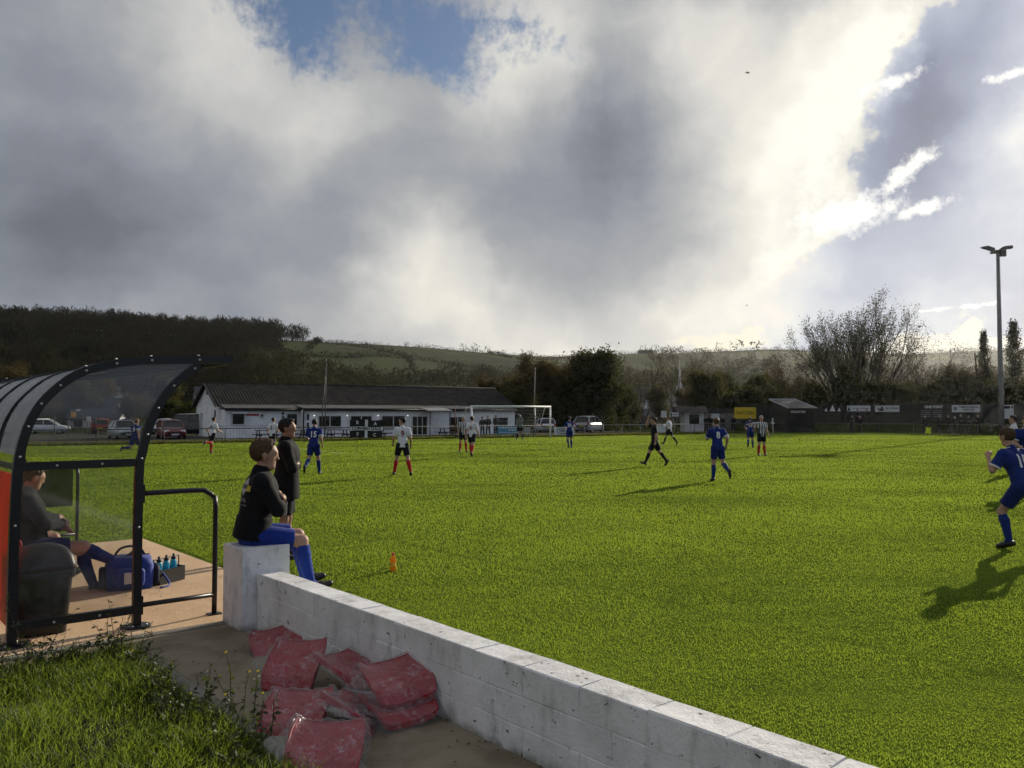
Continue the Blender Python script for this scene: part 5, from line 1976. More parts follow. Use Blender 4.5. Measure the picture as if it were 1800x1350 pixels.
# ------------------------------------------------------------------ dugout
m_tube = M('black_powder_coat', (.010, .010, .011), .38, .2, 14, .0008, 120, spec=.45)
m_bolt = M('zinc_bolt', (.55, .55, .53), .35, .1, 20, metal=.7)
m_poly = glass_mat('clear_polycarbonate', (.90, .91, .90), .05, (.45, .45, .42), 1.0)
m_polyroof = glass_mat('weathered_polycarbonate', (.55, .57, .58), .14, (.25, .26, .25), .55)
m_orange = M('red_back_panel', (.48, .055, .022), .45, .18, 2.0, spec=.4, transl=.35, tcol=(.85, .12, .03))
m_smoke = glass_mat('smoked_panel', (.28, .29, .29), .16, (.10, .10, .10), 1.0)
dug = tag(empty('dugout', T(-1.1, -3.3), world=True), 'black framed curved team dugout with clear panes and red back panel', 'dugout')
PROF = [(-1.60, 0.0), (-1.60, .75), (-1.585, 1.42), (-1.54, 1.72), (-1.46, 1.93), (-1.34, 2.09), (-1.16, 2.24), (-.93, 2.325), (-.66, 2.375), (-.30, 2.40), (.20, 2.425)]
POSTP = [(-.64, 0.0), (-.64, 1.30), (-.615, 1.55), (-.555, 1.80), (-.45, 2.03), (-.30, 2.22), (-.12, 2.36)]


def smooth_poly(p, k=3):
    """Catmull-Rom refinement"""
    out = []
    q = [p[0]] + list(p) + [p[-1]]
    for i in range(1, len(q) - 2):
        for j in range(k):
            t = j / k
            a, b, c, d = (np.array(q[i + m]) for m in (-1, 0, 1, 2))
            out.append(tuple(.5 * ((2 * b) + (-a + c) * t + (2 * a - 5 * b + 4 * c - d) * t * t + (-a + 3 * b - 3 * c + d) * t ** 3)))
    out.append(tuple(p[-1]))
    return out


def flat_bar(pts, wdir, half_w, half_t, parent, name='frame_bar', mat=None):
    """rectangular hollow section along points, wide along wdir"""
    mb = MB()
    rows = []
    k = len(pts)
    for i, p in enumerate(pts):
        t = (pts[min(i + 1, k - 1)] - pts[max(i - 1, 0)]).normalized()
        nrm = t.cross(wdir).normalized()
        rows.append([p + wdir * half_w + nrm * half_t, p - wdir * half_w + nrm * half_t, p - wdir * half_w - nrm * half_t, p + wdir * half_w - nrm * half_t])
    o = 0
    for r in rows:
        mb.v += [tuple(q) for q in r]
    for i in range(k - 1):
        for j in range(4):
            a, b = i * 4 + j, i * 4 + (j + 1) % 4
            mb.f.append((a, b, b + 4, a + 4))
    mb.f.append((3, 2, 1, 0))
    mb.f.append(tuple((k - 1) * 4 + j for j in range(4)))
    return mb.build(name, mat or m_tube, parent)


WN, WF = -.78, -5.95
SP = smooth_poly(PROF, 3)
SPP = smooth_poly(POSTP, 3)
boltm = MB().lathe((0, 0, 0), [(.004, -.004), (.011, -.002), (.011, .006), (.007, .010), (.001, .011)], 8).mesh('bolt', m_bolt, True)


def bolt(p, n, parent):
    o = link('bolt', boltm, parent)
    q = n.to_track_quat('Z', 'Y').to_matrix().to_4x4()
    o.matrix_basis = Matrix.Translation(p) @ q
    return o


NF = 6
frames = []
for i in range(NF):
    w = WN + (WF - WN) * i / (NF - 1)
    end = i in (0, NF - 1)
    fr = flat_bar([T(u, w, z) for u, z in SP], TW, .03 if end else .022, .036 if end else .02, dug, 'frame')
    frames.append(fr)
    if end:
        flat_bar([T(u, w, z) for u, z in SPP], TW, .028, .034, fr, 'front_post')
        for (u, z) in SP[4::3]:
            bolt(T(u, w + (.032 if i == 0 else -.032), z), TW if i == 0 else -TW, fr)
        k = len(SP)
        for j in range(10, k, 3):
            u, z = SP[j]
            bolt(T(u, w, z + .038), Z3, fr)
        for (u, z) in SPP[2::3]:
            bolt(T(u, w + (.03 if i == 0 else -.03), z), TW if i == 0 else -TW, fr)
        for z in (1.47, .17):
            flat_bar([T(-1.565, w, z), T(-.675, w, z)], TW, .026, .034, fr, 'cross_rail')
            for u in (-1.3, -.95):
                bolt(T(u, w + (.029 if i == 0 else -.029), z), TW if i == 0 else -TW, fr)
        for u in (-1.60, -.64):
            MB().lathe(T(u, w, .016), [(.12, 0), (.125, .004), (.125, .012), (.115, .016), (.03, .018)], 20).build('base_plate', m_tube, fr, True)
            for an in (.6, 2.2, 3.8, 5.3):
                bolt(T(u, w, .034) + TU * (.085 * math.cos(an)) + TW * (.085 * math.sin(an)), Z3, fr)
        # side rail beside the opening
        top = 1.19
        hoop = [(-.61, top), (-.12, top), (-.03, top - .02), (.03, top - .07), (.055, top - .16), (.055, .02)]
        MB().tube([T(u, w, z) for u, z in smooth_poly(hoop, 3)], .024, 10).build('side_rail', m_tube, fr, True)
        MB().tube([T(-.61, w, .20), T(.05, w, .20)], .022, 8).build('side_rail', m_tube, fr, True)
        MB().box(T(.055, w, .022), (.12, .09, .012), TAX).build('rail_foot', m_tube, fr)
        for z in (1.19, .20):
            MB().box(T(-.602, w, z), (.02, .06, .16), TAX).build('rail_clamp', m_tube, fr)
# front beam along the roof edge, purlins
for (u, z) in ((.19, 2.40), (-.93, 2.29), (-1.55, 1.45)):
    flat_bar([T(u, WN - .03, z), T(u, WF + .03, z)], TU, .022, .022, dug, 'purlin')
# roof and back panes, bay by bay
ROOFP = [p for p in SP if p[1] > 1.44]
BACKP = [p for p in SP if p[1] <= 1.44]
for i in range(NF - 1):
    wa = WN + (WF - WN) * i / (NF - 1) - .035
    wb = WN + (WF - WN) * (i + 1) / (NF - 1) + .025
    off = .012
    rows = [[T(u, wa, z + off), T(u, wb, z + off)] for u, z in ROOFP]
    mb = MB().strip(rows)
    mb.strip([[q - Z3 * .005 for q in r][::-1] for r in rows])
    mb.build('roof_pane', m_polyroof, dug, True)
    MB().box(T(-1.585, (wa + wb) / 2, .76), (.012, abs(wb - wa), 1.28), TAX).build('back_panel', m_orange, dug)
# end panes
for w in (WN, WF):
    up = [(u, z) for u, z in SP if 1.5 <= z and u < -.15] + [(u, z) for u, z in SPP[::-1] if z >= 1.5]
    MB().prism([T(u, w - .004, z) for u, z in up], TW * .006).build('end_pane', m_poly, dug)
    MB().prism([T(u, w - .004, z) for u, z in ((-1.57, .2), (-.67, .2), (-.67, 1.44), (-1.57, 1.44))], TW * .006).build('end_pane', m_poly, dug)
# smoked board on the far rail
MB().box(T(-.30, WF - .03, .86), (.60, .012, .52), TAX).build('smoked_board', m_smoke, dug)
# bench seats: red bucket seats on a beam
m_seat = M('red_seat_plastic', (.34, .012, .018), .38, .12, 4, .0008, 90, spec=.4)
m_seatw = M('white_seat_trim', (.6, .6, .6), .5, .1, 5)
MB().box(T(-1.28, (WN + WF) / 2, .34), (.07, abs(WF - WN) - .5, .07), TAX).build('seat_beam', m_tube, dug)


def seat_shell(wd=.42, dp=.38, bh=.30, nx=8):
    """tip-up stadium seat shell, origin at the seat centre, back towards -x(local)"""
    prof = [(dp / 2, -.035), (dp / 2 - .015, .0), (dp / 2 - .06, .012), (.05, -.008), (-.10, -.012), (-.15, .01), (-.185, .06), (-.20, .14), (-.215, bh - .04), (-.235, bh)]
    prof = smooth_poly(prof, 2)
    rows = []
    for (x, z) in prof:
        row = []
        for i in range(nx + 1):
            f = 2 * i / nx - 1
            lip = .035 * abs(f) ** 4
            ww = wd / 2 * (1 - .10 * max(0, z / bh) ** 2)
            row.append(Vector((x - (.02 * abs(f) ** 2 if z < .05 else -.03 * abs(f) ** 2), f * ww, z + lip)))
        rows.append(row)
    mb = MB().strip(rows)
    mb.strip([[q + Vector((-.004, 0, -.009)) for q in r][::-1] for r in rows])
    # rim
    rim = [r[0] for r in rows] + rows[-1][1:-1] + [r[-1] for r in rows[::-1]] + rows[0][::-1][1:-1]
    mb.tube(rim + [rim[0]], .009, 5, False)
    return mb


shell = seat_shell().mesh('seat', m_seat, True)
for i in range(1, 7):
    w = WN - .42 - .68 * i
    o = link('seat', shell, dug)
    o.matrix_basis = Matrix.Translation(T(-1.20, w, .42)) @ Matrix.Rotation(math.atan2(TU.y, TU.x), 4, 'Z')

# ------------------------------------------------------------------ litter bin
m_binp = M('black_bin_plastic', (.014, .014, .015), .42, .2, 5, .001, 60, spec=.45)
m_liner = M('bin_liner', (.02, .02, .021), .22, .1, 30, .006, 40, spec=.6)
be = empty('litter_bin', T(-1.325, -1.13, .016), math.atan2(TU.y, TU.x))
be.scale = (.95, .95, 1.0)
tag(be, 'black domed litter bin with liner inside the near end of the dugout', 'bin')


def rrect(w, d, z, r=.06, n=4):
    out = []
    for (sx, sy, a0) in ((1, 1, 0), (-1, 1, 90), (-1, -1, 180), (1, -1, 270)):
        for k in range(n + 1):
            an = R(a0 + 90 * k / n)
            out.append(Vector((sx * (w / 2 - r) + r * math.cos(an), sy * (d / 2 - r) + r * math.sin(an), z)))
    return out


def loft(rings, cap0=True, cap1=True):
    mb = MB()
    n = len(rings[0])
    for r in rings:
        mb.v += [tuple(p) for p in r]
    for i in range(len(rings) - 1):
        for j in range(n):
            a, b = i * n + j, i * n + (j + 1) % n
            mb.f.append((a, b, b + n, a + n))
    if cap0:
        mb.f.append(tuple(range(n))[::-1])
    if cap1:
        mb.f.append(tuple((len(rings) - 1) * n + j for j in range(n)))
    return mb


loft([rrect(.37, .33, 0), rrect(.38, .34, .02), rrect(.46, .41, .52), rrect(.47, .42, .54)]).build('body', m_binp, be, True)
lr = []
for k, (z, s) in enumerate(((.545, 1.035), (.525, 1.06), (.50, 1.05), (.475, 1.045))):
    ring = rrect(.47 * s, .42 * s, z)
    lr.append([p + Vector((random.gauss(0, .004), random.gauss(0, .004), random.gauss(0, .006 if k else 0))) for p in ring])
loft(lr, False, False).build('liner', m_liner, be, True)
lid = loft([rrect(.50, .45, .545), rrect(.505, .455, .57), rrect(.49, .44, .60), rrect(.46, .41, .66), rrect(.38, .34, .72, .08), rrect(.22, .20, .755, .08), rrect(.05, .05, .765, .02)]).build('lid', m_binp, be, True)
fl = MB()
flr = []
for j in range(7):
    f = j / 6
    flr.append([Vector((-.13 + .26 * i / 6, -.228 + .13 * f * f + .02 * f, .58 + .13 * f)) for i in range(7)])
fl.strip(flr)
fl.strip([[q + Vector((0, .008, -.004)) for q in r][::-1] for r in flr])
fl.build('flap', m_liner, lid, True)
MB().tube([(-.15, -.232, .575), (-.15, -.12, .70), (-.10, -.075, .73), (.10, -.075, .73), (.15, -.12, .70), (.15, -.232, .575)], .007, 6).build('flap_rim', m_dkgrey, lid, True)

# ------------------------------------------------------------------ kit bag and bottles
m_bag = M('royal_blue_nylon', (.008, .035, .24), .6, .2, 8, .004, 30, sheen=.2)
m_bagd = M('navy_nylon', (.006, .010, .03), .7, .2, 8, .003, 40)
bge = empty('kit_bag', T(-.20, -2.55, .016), math.atan2(TU.y, TU.x) - .25)
tag(bge, 'royal blue kit bag standing on the dugout pad', 'bag')


def soft(rings):
    return [[p + Vector((random.gauss(0, .004), random.gauss(0, .004), random.gauss(0, .003))) for p in r] for r in rings]


loft(soft([rrect(.44, .28, 0, .05), rrect(.47, .31, .04, .07), rrect(.48, .32, .16, .08), rrect(.47, .31, .26, .08), rrect(.43, .27, .32, .09), rrect(.30, .17, .352, .07)])).build('main_bag', m_bag, bge, True)
for sx in (-1, 1):
    loft([[Vector((sx * (.235 + k * .05), (p.x * s), .13 + p.y * s)) for p in rrect(.22, .22, 0, .06)] for k, s in ((0, 1), (.9, 1), (1.3, .8))]).build('side_pocket', m_bagd, bge, True)
loft([[Vector((p.x * s, -.155 - k * .05, .14 + p.y * s)) for p in rrect(.30, .20, 0, .05)] for k, s in ((0, 1), (.8, .98), (1.1, .85))]).build('front_pocket', m_bag, bge, True)
MB().box((-.02, -.214, .14), (.07, .006, .12)).build('label_patch', m_whiteb, bge)
MB().tube(smooth_poly([(-.16, 0, .33), (-.10, .02, .42), (0, .03, .445), (.10, .02, .42), (.16, 0, .33)], 3), .014, 6).build('handle', m_bagd, bge, True)
MB().tube(smooth_poly([(.24, .05, .25), (.34, .0, .12), (.40, -.10, .02), (.30, -.2, .012)], 3), .012, 5).build('strap', m_bag, bge, True)
MB().tube([(-.2, .0, .352), (.2, .0, .352)], .006, 5).build('zip', m_blackb, bge)
ce = empty('bottle_carrier', T(.21, -2.62, .016), math.atan2(TU.y, TU.x) + .5)
tag(ce, 'black bottle carrier holding water bottles behind the kit bag', 'carrier')
mb = MB()
for s_ in (-1, 1):
    mb.box((0, s_ * .09, .08), (.38, .008, .16)).box((s_ * .19, 0, .08), (.008, .18, .16))
mb.box((0, 0, .006), (.38, .18, .012))
mb.build('tray', m_binp, ce)
MB().tube([(-.19, 0, .15), (-.19, 0, .27), (.19, 0, .27), (.19, 0, .15)], .008, 6).build('handle', m_binp, ce)
m_bott = M('sky_blue_bottle', (.05, .42, .62), .3, .05, 5, spec=.5, transl=.45, tcol=(.12, .65, .85))
for i, (x, y, lb) in enumerate(((-.11, .0, 'leftmost sky blue water bottle in the carrier'), (.0, .0, 'middle sky blue water bottle in the carrier'), (.11, .0, 'rightmost sky blue water bottle in the carrier'))):
    b_ = empty('water_bottle', ce.matrix_basis @ Vector((x, y, .013)), .3 * i)
    tag(b_, lb, 'bottle', 'bottles in the carrier')
    MB().lathe((0, 0, 0), [(.03, 0), (.036, .006), (.036, .07), (.031, .095), (.036, .12), (.036, .19), (.028, .22), (.022, .228)], 14).build('body', m_bott, b_, True)
    MB().lathe((0, 0, 0), [(.027, .226), (.027, .252), (.014, .258), (.012, .285), (.004, .288)], 12).build('cap', m_black, b_, True)

# orange drink bottle standing in the grass
op = G(691, 1004)
b_ = tag(empty('drink_bottle', op), 'orange drink bottle standing alone on the grass', 'bottle')
m_od = M('orange_drink', (.75, .33, .02), .25, .08, 6, spec=.5, transl=.5, tcol=(.95, .5, .03))
MB().lathe((0, 0, 0.0), [(.030, 0), (.036, .008), (.036, .06), (.031, .08), (.036, .10), (.036, .14), (.018, .185), (.015, .195)], 14).build('body', m_od, b_, True)
MB().lathe((0, 0, 0), [(.019, .193), (.020, .196), (.020, .218), (.018, .221)], 12).build('cap', M('red_cap', (.55, .09, .02), .4, .05, 5), b_, True)
MB().lathe((0, 0, 0), [(.0367, .062), (.0367, .066), (.0325, .082), (.0367, .098), (.0367, .102)], 14).build('label', M('yellow_label', (.75, .5, .05), .5, .1, 30), b_, True)

# ------------------------------------------------------------------ wrapped red seats on the terrace
def film_mat():
    m = bpy.data.materials.new('plastic_film')
    m.use_nodes = True
    t = m.node_tree
    t.nodes.clear()
    b = NB(t)
    tc = b.node('ShaderNodeTexCoord')
    n = b.noise(tc.outputs['Object'], 9, 6, .68)
    cre = b.m('ABSOLUTE', b.m('SUBTRACT', b.noise(tc.outputs['Object'], 5, 5, .6, 1.5), .5))
    crease = b.ss(cre, .009, .0)
    tr = b.node('ShaderNodeBsdfTransparent')
    tr.inputs[0].default_value = (.93, .93, .93, 1)
    df = b.node('ShaderNodeBsdfDiffuse')
    df.inputs[0].default_value = (.72, .70, .70, 1)
    gl = b.node('ShaderNodeBsdfGlossy')
    gl.inputs['Roughness'].default_value = .14
    bn = b.node('ShaderNodeBump')
    bn.inputs['Distance'].default_value = .03
    b.link(b.noise(tc.outputs['Object'], 11, 5, .6, 2.0), bn.inputs['Height'])
    b.link(bn.outputs[0], gl.inputs['Normal'])
    lw = b.node('ShaderNodeLayerWeight')
    lw.inputs[0].default_value = .5
    lw_ = lw.outputs['Facing']
    m1 = b.node('ShaderNodeMixShader')
    b.link(b.m('ADD', b.m('MULTIPLY', b.ss(n, .52, .80), .20), b.m('MULTIPLY', b.m('MULTIPLY', crease, b.ss(n, .40, .62)), .5), None, True), m1.inputs[0])
    b.link(tr.outputs[0], m1.inputs[1])
    b.link(df.outputs[0], m1.inputs[2])
    m2 = b.node('ShaderNodeMixShader')
    b.link(b.m('MULTIPLY_ADD', b.m('POWER', lw_, 4.0), .6, .10), m2.inputs[0])
    b.link(m1.outputs[0], m2.inputs[1])
    b.link(gl.outputs[0], m2.inputs[2])
    o = b.node('ShaderNodeOutputMaterial')
    b.link(m2.outputs[0], o.inputs[0])
    return m


m_film = film_mat()


def pan_z(x, f):
    """height of the seat pan at depth x (-.21 back .. .21 front) and side f (-1..1)"""
    q = (x + .21) / .42
    return .055 * (1 - q) ** 2 + .018 * math.sin(math.pi * q) - .050 * max(0, q - .82) / .18 + .030 * abs(f) ** 3


def seat_pan(nx=12, ny=12):
    rows = []
    for j in range(ny + 1):
        x = -.21 + .42 * j / ny
        ww = .225 * (1 - .10 * abs(2 * j / ny - 1) ** 3)
        rows.append([Vector((x, (2 * i / nx - 1) * ww, pan_z(x, 2 * i / nx - 1))) for i in range(nx + 1)])
    mb = MB().strip(rows)
    mb.strip([[p - Z3 * .010 for p in r][::-1] for r in rows])
    rim = [r[0] for r in rows] + rows[-1][1:-1] + [r[-1] for r in rows[::-1]] + rows[0][::-1][1:-1]
    dn = [p - Z3 * .035 for p in rim]
    mb.strip([rim + [rim[0]], dn + [dn[0]]])
    mb.tube(rim + [rim[0]], .007, 5, False)
    return mb


pan = seat_pan().mesh('seat_pan', m_seat, True)


def film(seed):
    """crumpled bag pulled over a seat pan"""
    rd = random.Random(seed)
    rg = np.random.default_rng(seed)
    nx, ny = 34, 30
    ph = rg.uniform(0, 6.28, 8)
    rows = []
    for j in range(ny + 1):
        row = []
        g = 2 * j / ny - 1
        for i in range(nx + 1):
            f = 2 * i / nx - 1
            x, y = g * .245, f * .265
            zz = pan_z(max(-.21, min(.21, x)), max(-1, min(1, f * 1.15))) + .010
            over = max(0, abs(f) - .84) / .16 + max(0, abs(g) - .86) / .14
            zz -= .055 * min(1.3, over) ** 1.2
            cr = .010 * abs(math.sin(5 * f + 4 * g + ph[0])) * abs(math.sin(3 * g - 4 * f + ph[1])) + .007 * abs(math.sin(9 * f - 6 * g + ph[2])) ** 3 + .006 * abs(math.sin(11 * g + 5 * f + ph[3])) ** 3
            zz += cr + rd.gauss(0, .0012)
            row.append(Vector((x + .008 * math.sin(7 * f + ph[4]), y + .010 * math.sin(6 * g + ph[5]), zz)))
        rows.append(row)
    mb = MB().strip(rows)
    side = 1 if rd.random() > .45 else -1
    tail = []
    for j in range(10):
        row = []
        for i in range(11):
            f = i / 10
            rr = .15 * (1 - j / 9) + .02 + .05 * max(0, j / 9 - .6)
            row.append(Vector((-.03 + rr * (2 * f - 1) + .012 * math.sin(5 * j + ph[6]), side * (.24 + .13 * j / 9), .012 + .022 * abs(math.sin(8 * f + j * .8 + ph[7])) + .02 * (1 - j / 9) * math.sin(math.pi * f))))
        tail.append(row)
    mb.strip(tail)
    return mb.mesh('plastic_film', m_film, True)


# (pixel of seat centre, z, yaw offset, pitch, roll, label)
SEATS = [(486, 1128, .07, 20, 4, 10, 'red plastic seat in film nearest the white pillar'),
         (520, 1170, .15, -10, 30, 4, 'film wrapped red seat propped up steeply below the pillar'),
         (612, 1180, .15, 60, 12, -10, 'red seat in torn film between the propped seat and the topmost seat'),
         (700, 1196, .22, 30, 10, 6, 'bright red seat lying on top of the pile by the wall'),
         (700, 1240, .09, 34, -2, 3, 'seat wrapped in film underneath the topmost red seat'),
         (521, 1256, .08, -4, 12, 2, 'film wrapped red seat lying in the middle of the terrace'),
         (622, 1256, .08, 75, 18, -16, 'dark red seat on its edge in the middle of the pile'),
         (572, 1320, .09, 4, 14, -3, 'red seat in film nearest the viewer beside the weeds')]
for i, (px_, py_, z_, yaw, pit, rol, lab) in enumerate(SEATS):
    p = G(px_, py_, z_)
    e = empty('stadium_seat', p)
    e.rotation_euler = (R(rol), R(pit), R(yaw - 90))
    e.scale = (.88, .88, .88)
    tag(e, lab, 'seat', 'red seats piled on the terrace')
    link('shell', pan, e)
    link('plastic_film', film(60 + i), e)

# ------------------------------------------------------------------ foreground grass and weeds
m_soil = M('verge_soil', (.035, .03, .018), .95, .3, 6, .02, 30, spec=.05)
rows = []
for j in range(26):
    w = .10 + 5.5 * j / 25
    rows.append([T(-.945 - 5.0 * i / 24, w, .012 + .05 * min(1, i / 3) * (0.6 + .4 * math.sin(i * .9 + j * .6)) + .02 * math.sin(i * 1.7) * math.cos(j * 1.3)) for i in range(25)])
tag(MB().strip(rows).build('verge_ground', m_soil, None, True), kind='structure')
m_vblade = M('verge_blade', (.062, .098, .014), .45, .3, 3.0, spec=.3, transl=.55, tcol=(.40, .52, .05), island=.45)


def verge_sampler(rg, n):
    u = -.95 - 3.8 * rg.uniform(0, 1, n)
    w = .12 + 4.6 * rg.uniform(0, 1, n)
    d = 1 - .55 * np.clip((w - .2) / 2.0, 0, 1)
    keep = rg.uniform(0, 1, n) < .55 + .45 * patch(u * 1.5, w * 1.7)
    u, w = u[keep], w[keep]
    x = TC.x + TU.x * u + TW.x * w
    y = TC.y + TU.y * u + TW.y * w
    lenf = .55 + .9 * patch(u * 2.3 + 3, w * 2.1) + .5 * np.exp(-((w - .35) / .3) ** 2)
    return x, y, np.full(len(x), .03), lenf


V, Fc = blades(75000, verge_sampler, lambda d, rg, n: rg.uniform(.05, .13, n) * d, lambda d, rg, n: rg.uniform(.0045, .009, n), lambda d, rg, n: rg.uniform(.1, 1.1, n), 71, 2)
tag(link('verge_grass', npmesh('verge_grass', V, Fc, m_vblade)), 'long tufted grass in the lower left corner', 'grass', kind='stuff')

m_stem = M('weed_stem', (.055, .05, .02), .8, .2, 10)
m_wleaf = M('weed_leaf', (.035, .05, .016), .5, .3, 6, spec=.35, transl=.4, tcol=(.16, .2, .03), island=.45)
m_yflow = M('yellow_flower', (.75, .55, .03), .6, .1, 10, transl=.3)


def weed(u, w, h, nst, flowers, seed, label, tall=0):
    rd = random.Random(seed)
    e = tag(empty('weed_plant', T(u, w, .03), world=False), label, 'weed', 'weeds along the kerb')
    stems, leaves = MB(), MB()
    fl = []
    for s_ in range(nst):
        an = rd.uniform(0, 6.28)
        le = rd.uniform(.1, .55) * h
        hh_ = h * rd.uniform(.55, 1.1)
        b0 = Vector((rd.gauss(0, .05), rd.gauss(0, .05), -.02))
        tip = b0 + Vector((math.cos(an) * le, math.sin(an) * le, hh_))
        pts = [b0, b0.lerp(tip, .35) + Vector((0, 0, .05 * h)), b0.lerp(tip, .7) + Vector((rd.gauss(0, .02), rd.gauss(0, .02), .03 * h)), tip]
        stems.tube(pts, [.0035, .003, .0022, .0012], 4, False)
        for q in range(int(10 + 24 * h)):
            f = rd.uniform(.08, 1)
            i = min(2, int(f * 3))
            p = pts[i].lerp(pts[i + 1], f * 3 - i)
            d = Vector((rd.gauss(0, 1), rd.gauss(0, 1), rd.gauss(.25, .5))).normalized()
            L = rd.uniform(.022, .06) * (1.2 - .5 * f)
            sd = d.cross(Vector((rd.gauss(0, 1), rd.gauss(0, 1), 1))).normalized() * (L * rd.uniform(.16, .3))
            mid = p + d * L * .5 - Vector((0, 0, L * .05))
            leaves.add([p, mid + sd, p + d * L - Vector((0, 0, L * .25)), mid - sd], [(0, 1, 2, 3)])
        if s_ < flowers:
            fl.append(tip)
    stems.build('stems', m_stem, e)
    tag(leaves.build('leaves', m_wleaf, e), kind='stuff')
    for tip in fl:
        MB().lathe(tip, [(.002, -.004), (.006, 0), (.009, .004), (.007, .006), (.002, .005)], 8, (Vector((1, 0, 0)), Vector((0, .8, .6)), Vector((0, -.6, .8)))).build('flower_head', m_yflow, e)
    return e


wl = 'dark leafy weed in the row facing the dugout side'
wl2 = 'low leafy weed in the row along the terrace kerb'
rd = random.Random(5)
for i in range(26):
    u = -1.0 - 2.9 * (i / 25) + rd.gauss(0, .05)
    w = .24 + abs(rd.gauss(0, .12))
    weed(u, w, rd.uniform(.16, .34), 8, 1 if rd.random() < .12 else 0, 200 + i, wl)
for i in range(20):
    w = .35 + 2.6 * i / 19
    weed(-1.02 - abs(rd.gauss(0, .08)), w, rd.uniform(.12, .24), 7, 1 if rd.random() < .15 else 0, 300 + i, wl2)
weed(-1.62, .22, .62, 3, 0, 401, 'tallest upright weed in front of the dugout post')
weed(-1.12, .30, .46, 3, 0, 402, 'tall dry weed at the corner of the kerb')
for k, (w, lab) in enumerate(((1.75, 'thin flowering weed in front of the middle red seat'), (2.15, 'flowering weed with yellow heads in front of the nearest seat'), (2.35, 'spindly yellow flowered weed at the bottom edge'), (2.0, 'yellow flowered weed reaching over the kerb'))):
    weed(-.99 + .05 * k, w, .30 + .04 * k, 3, 1 + k % 2, 410 + k, lab)

# fallen leaves and grit blown along the terrace edges
rg = np.random.default_rng(91)
nl = 260
u_ = np.where(rg.uniform(size=nl) < .55, .12 - np.abs(rg.normal(size=nl)) * .07, rg.uniform(-.78, .1, nl))
w_ = rg.uniform(.05, 5.5, nl)
kk = rg.uniform(size=nl) < .25
u_ = np.where(kk, rg.uniform(-1.4, .95, nl), u_)
w_ = np.where(kk, rg.uniform(-4.5, -.5, nl), w_)
c = np.stack([TC.x + TU.x * u_ + TW.x * w_, TC.y + TU.y * u_ + TW.y * w_, np.full(nl, .026)], 1)
an = rg.uniform(0, 6.28, nl)
sz = rg.uniform(.006, .022, nl)[:, None]
d1 = np.stack([np.cos(an), np.sin(an), rg.uniform(-.1, .5, nl)], 1)
d2 = np.stack([-np.sin(an), np.cos(an), rg.uniform(-.2, .2, nl)], 1)
V = np.stack([c + d1 * sz, c + d2 * sz * .5, c - d1 * sz * .6, c - d2 * sz * .5], 1).reshape(-1, 3)
V[:, 2] = np.maximum(V[:, 2], .019)
tag(link('leaf_litter', npmesh('leaf_litter', V, np.arange(4 * nl).reshape(-1, 4), M('dead_leaf', (.09, .055, .025), .9, .3, 20, island=.5))), 'small dead leaves blown along the terrace and pad', 'leaves', kind='stuff')

# ------------------------------------------------------------------ people: one continuous surface from blended limbs
def sdf_mesh(prims, h, k=0.025, cuts=()):
    """prims: (a, b, ra, rb, flat) limbs; flat=None or (axis, factor); mode 'c' = flat ended. Surface nets."""
    A = np.array([[*p[0]] for p in prims])
    B = np.array([[*p[1]] for p in prims])
    rm = np.array([max(p[2], p[3]) * (1.0 if p[4] is None else max(1.0, 1.0 / p[4][1])) for p in prims])
    lo = (np.minimum(A, B) - rm[:, None]).min(0) - 3 * h
    hi = (np.maximum(A, B) + rm[:, None]).max(0) + 3 * h
    n = np.ceil((hi - lo) / h).astype(int) + 1
    f = np.full(n, 1.0, dtype=np.float32)
    gx = [lo[i] + h * np.arange(n[i]) for i in range(3)]
    for p, r_ in zip(prims, rm):
        a, b, ra, rb, flat = (np.array(p[0], float), np.array(p[1], float), p[2], p[3], p[4])
        cap = len(p) > 5 and p[5] == 'c'
        mg = r_ + 2 * k + 2 * h
        i0 = np.maximum(0, ((np.minimum(a, b) - mg - lo) / h).astype(int))
        i1 = np.minimum(n, ((np.maximum(a, b) + mg - lo) / h).astype(int) + 2)
        X, Y, Zg = np.meshgrid(gx[0][i0[0]:i1[0]], gx[1][i0[1]:i1[1]], gx[2][i0[2]:i1[2]], indexing='ij')
        P = np.stack([X, Y, Zg], -1) - a
        d = b - a
        L2 = max(1e-9, float(d @ d))
        t0 = (P @ d) / L2
        t = np.clip(t0, 0, 1)
        Q = P - t[..., None] * d
        if flat is not None:
            ax = np.array(flat[0], float)
            c = Q @ ax
            Q = Q + (c * (flat[1] - 1))[..., None] * ax
        rad = ra + (rb - ra) * t
        if cap:
            Qr = P - t0[..., None] * d
            if flat is not None:
                c = Qr @ ax
                Qr = Qr + (c * (flat[1] - 1))[..., None] * ax
            L = math.sqrt(L2)
            ds = np.maximum(np.linalg.norm(Qr, axis=-1) - rad, np.maximum(-t0 * L, (t0 - 1) * L))
        else:
            ds = np.linalg.norm(Q, axis=-1) - rad
        if flat is not None and flat[1] > 1:
            ds = ds / flat[1] ** .5
        sl = (slice(i0[0], i1[0]), slice(i0[1], i1[1]), slice(i0[2], i1[2]))
        cur = f[sl]
        hh = np.clip(0.5 + 0.5 * (cur - ds) / k, 0, 1)
        f[sl] = cur * (1 - hh) + ds * hh - k * hh * (1 - hh)
    for (pt, nr) in cuts:
        X, Y, Zg = np.meshgrid(*gx, indexing='ij')
        pl = (X - pt[0]) * nr[0] + (Y - pt[1]) * nr[1] + (Zg - pt[2]) * nr[2]
        f = np.maximum(f, pl)
    return surface_nets(f, lo, h)


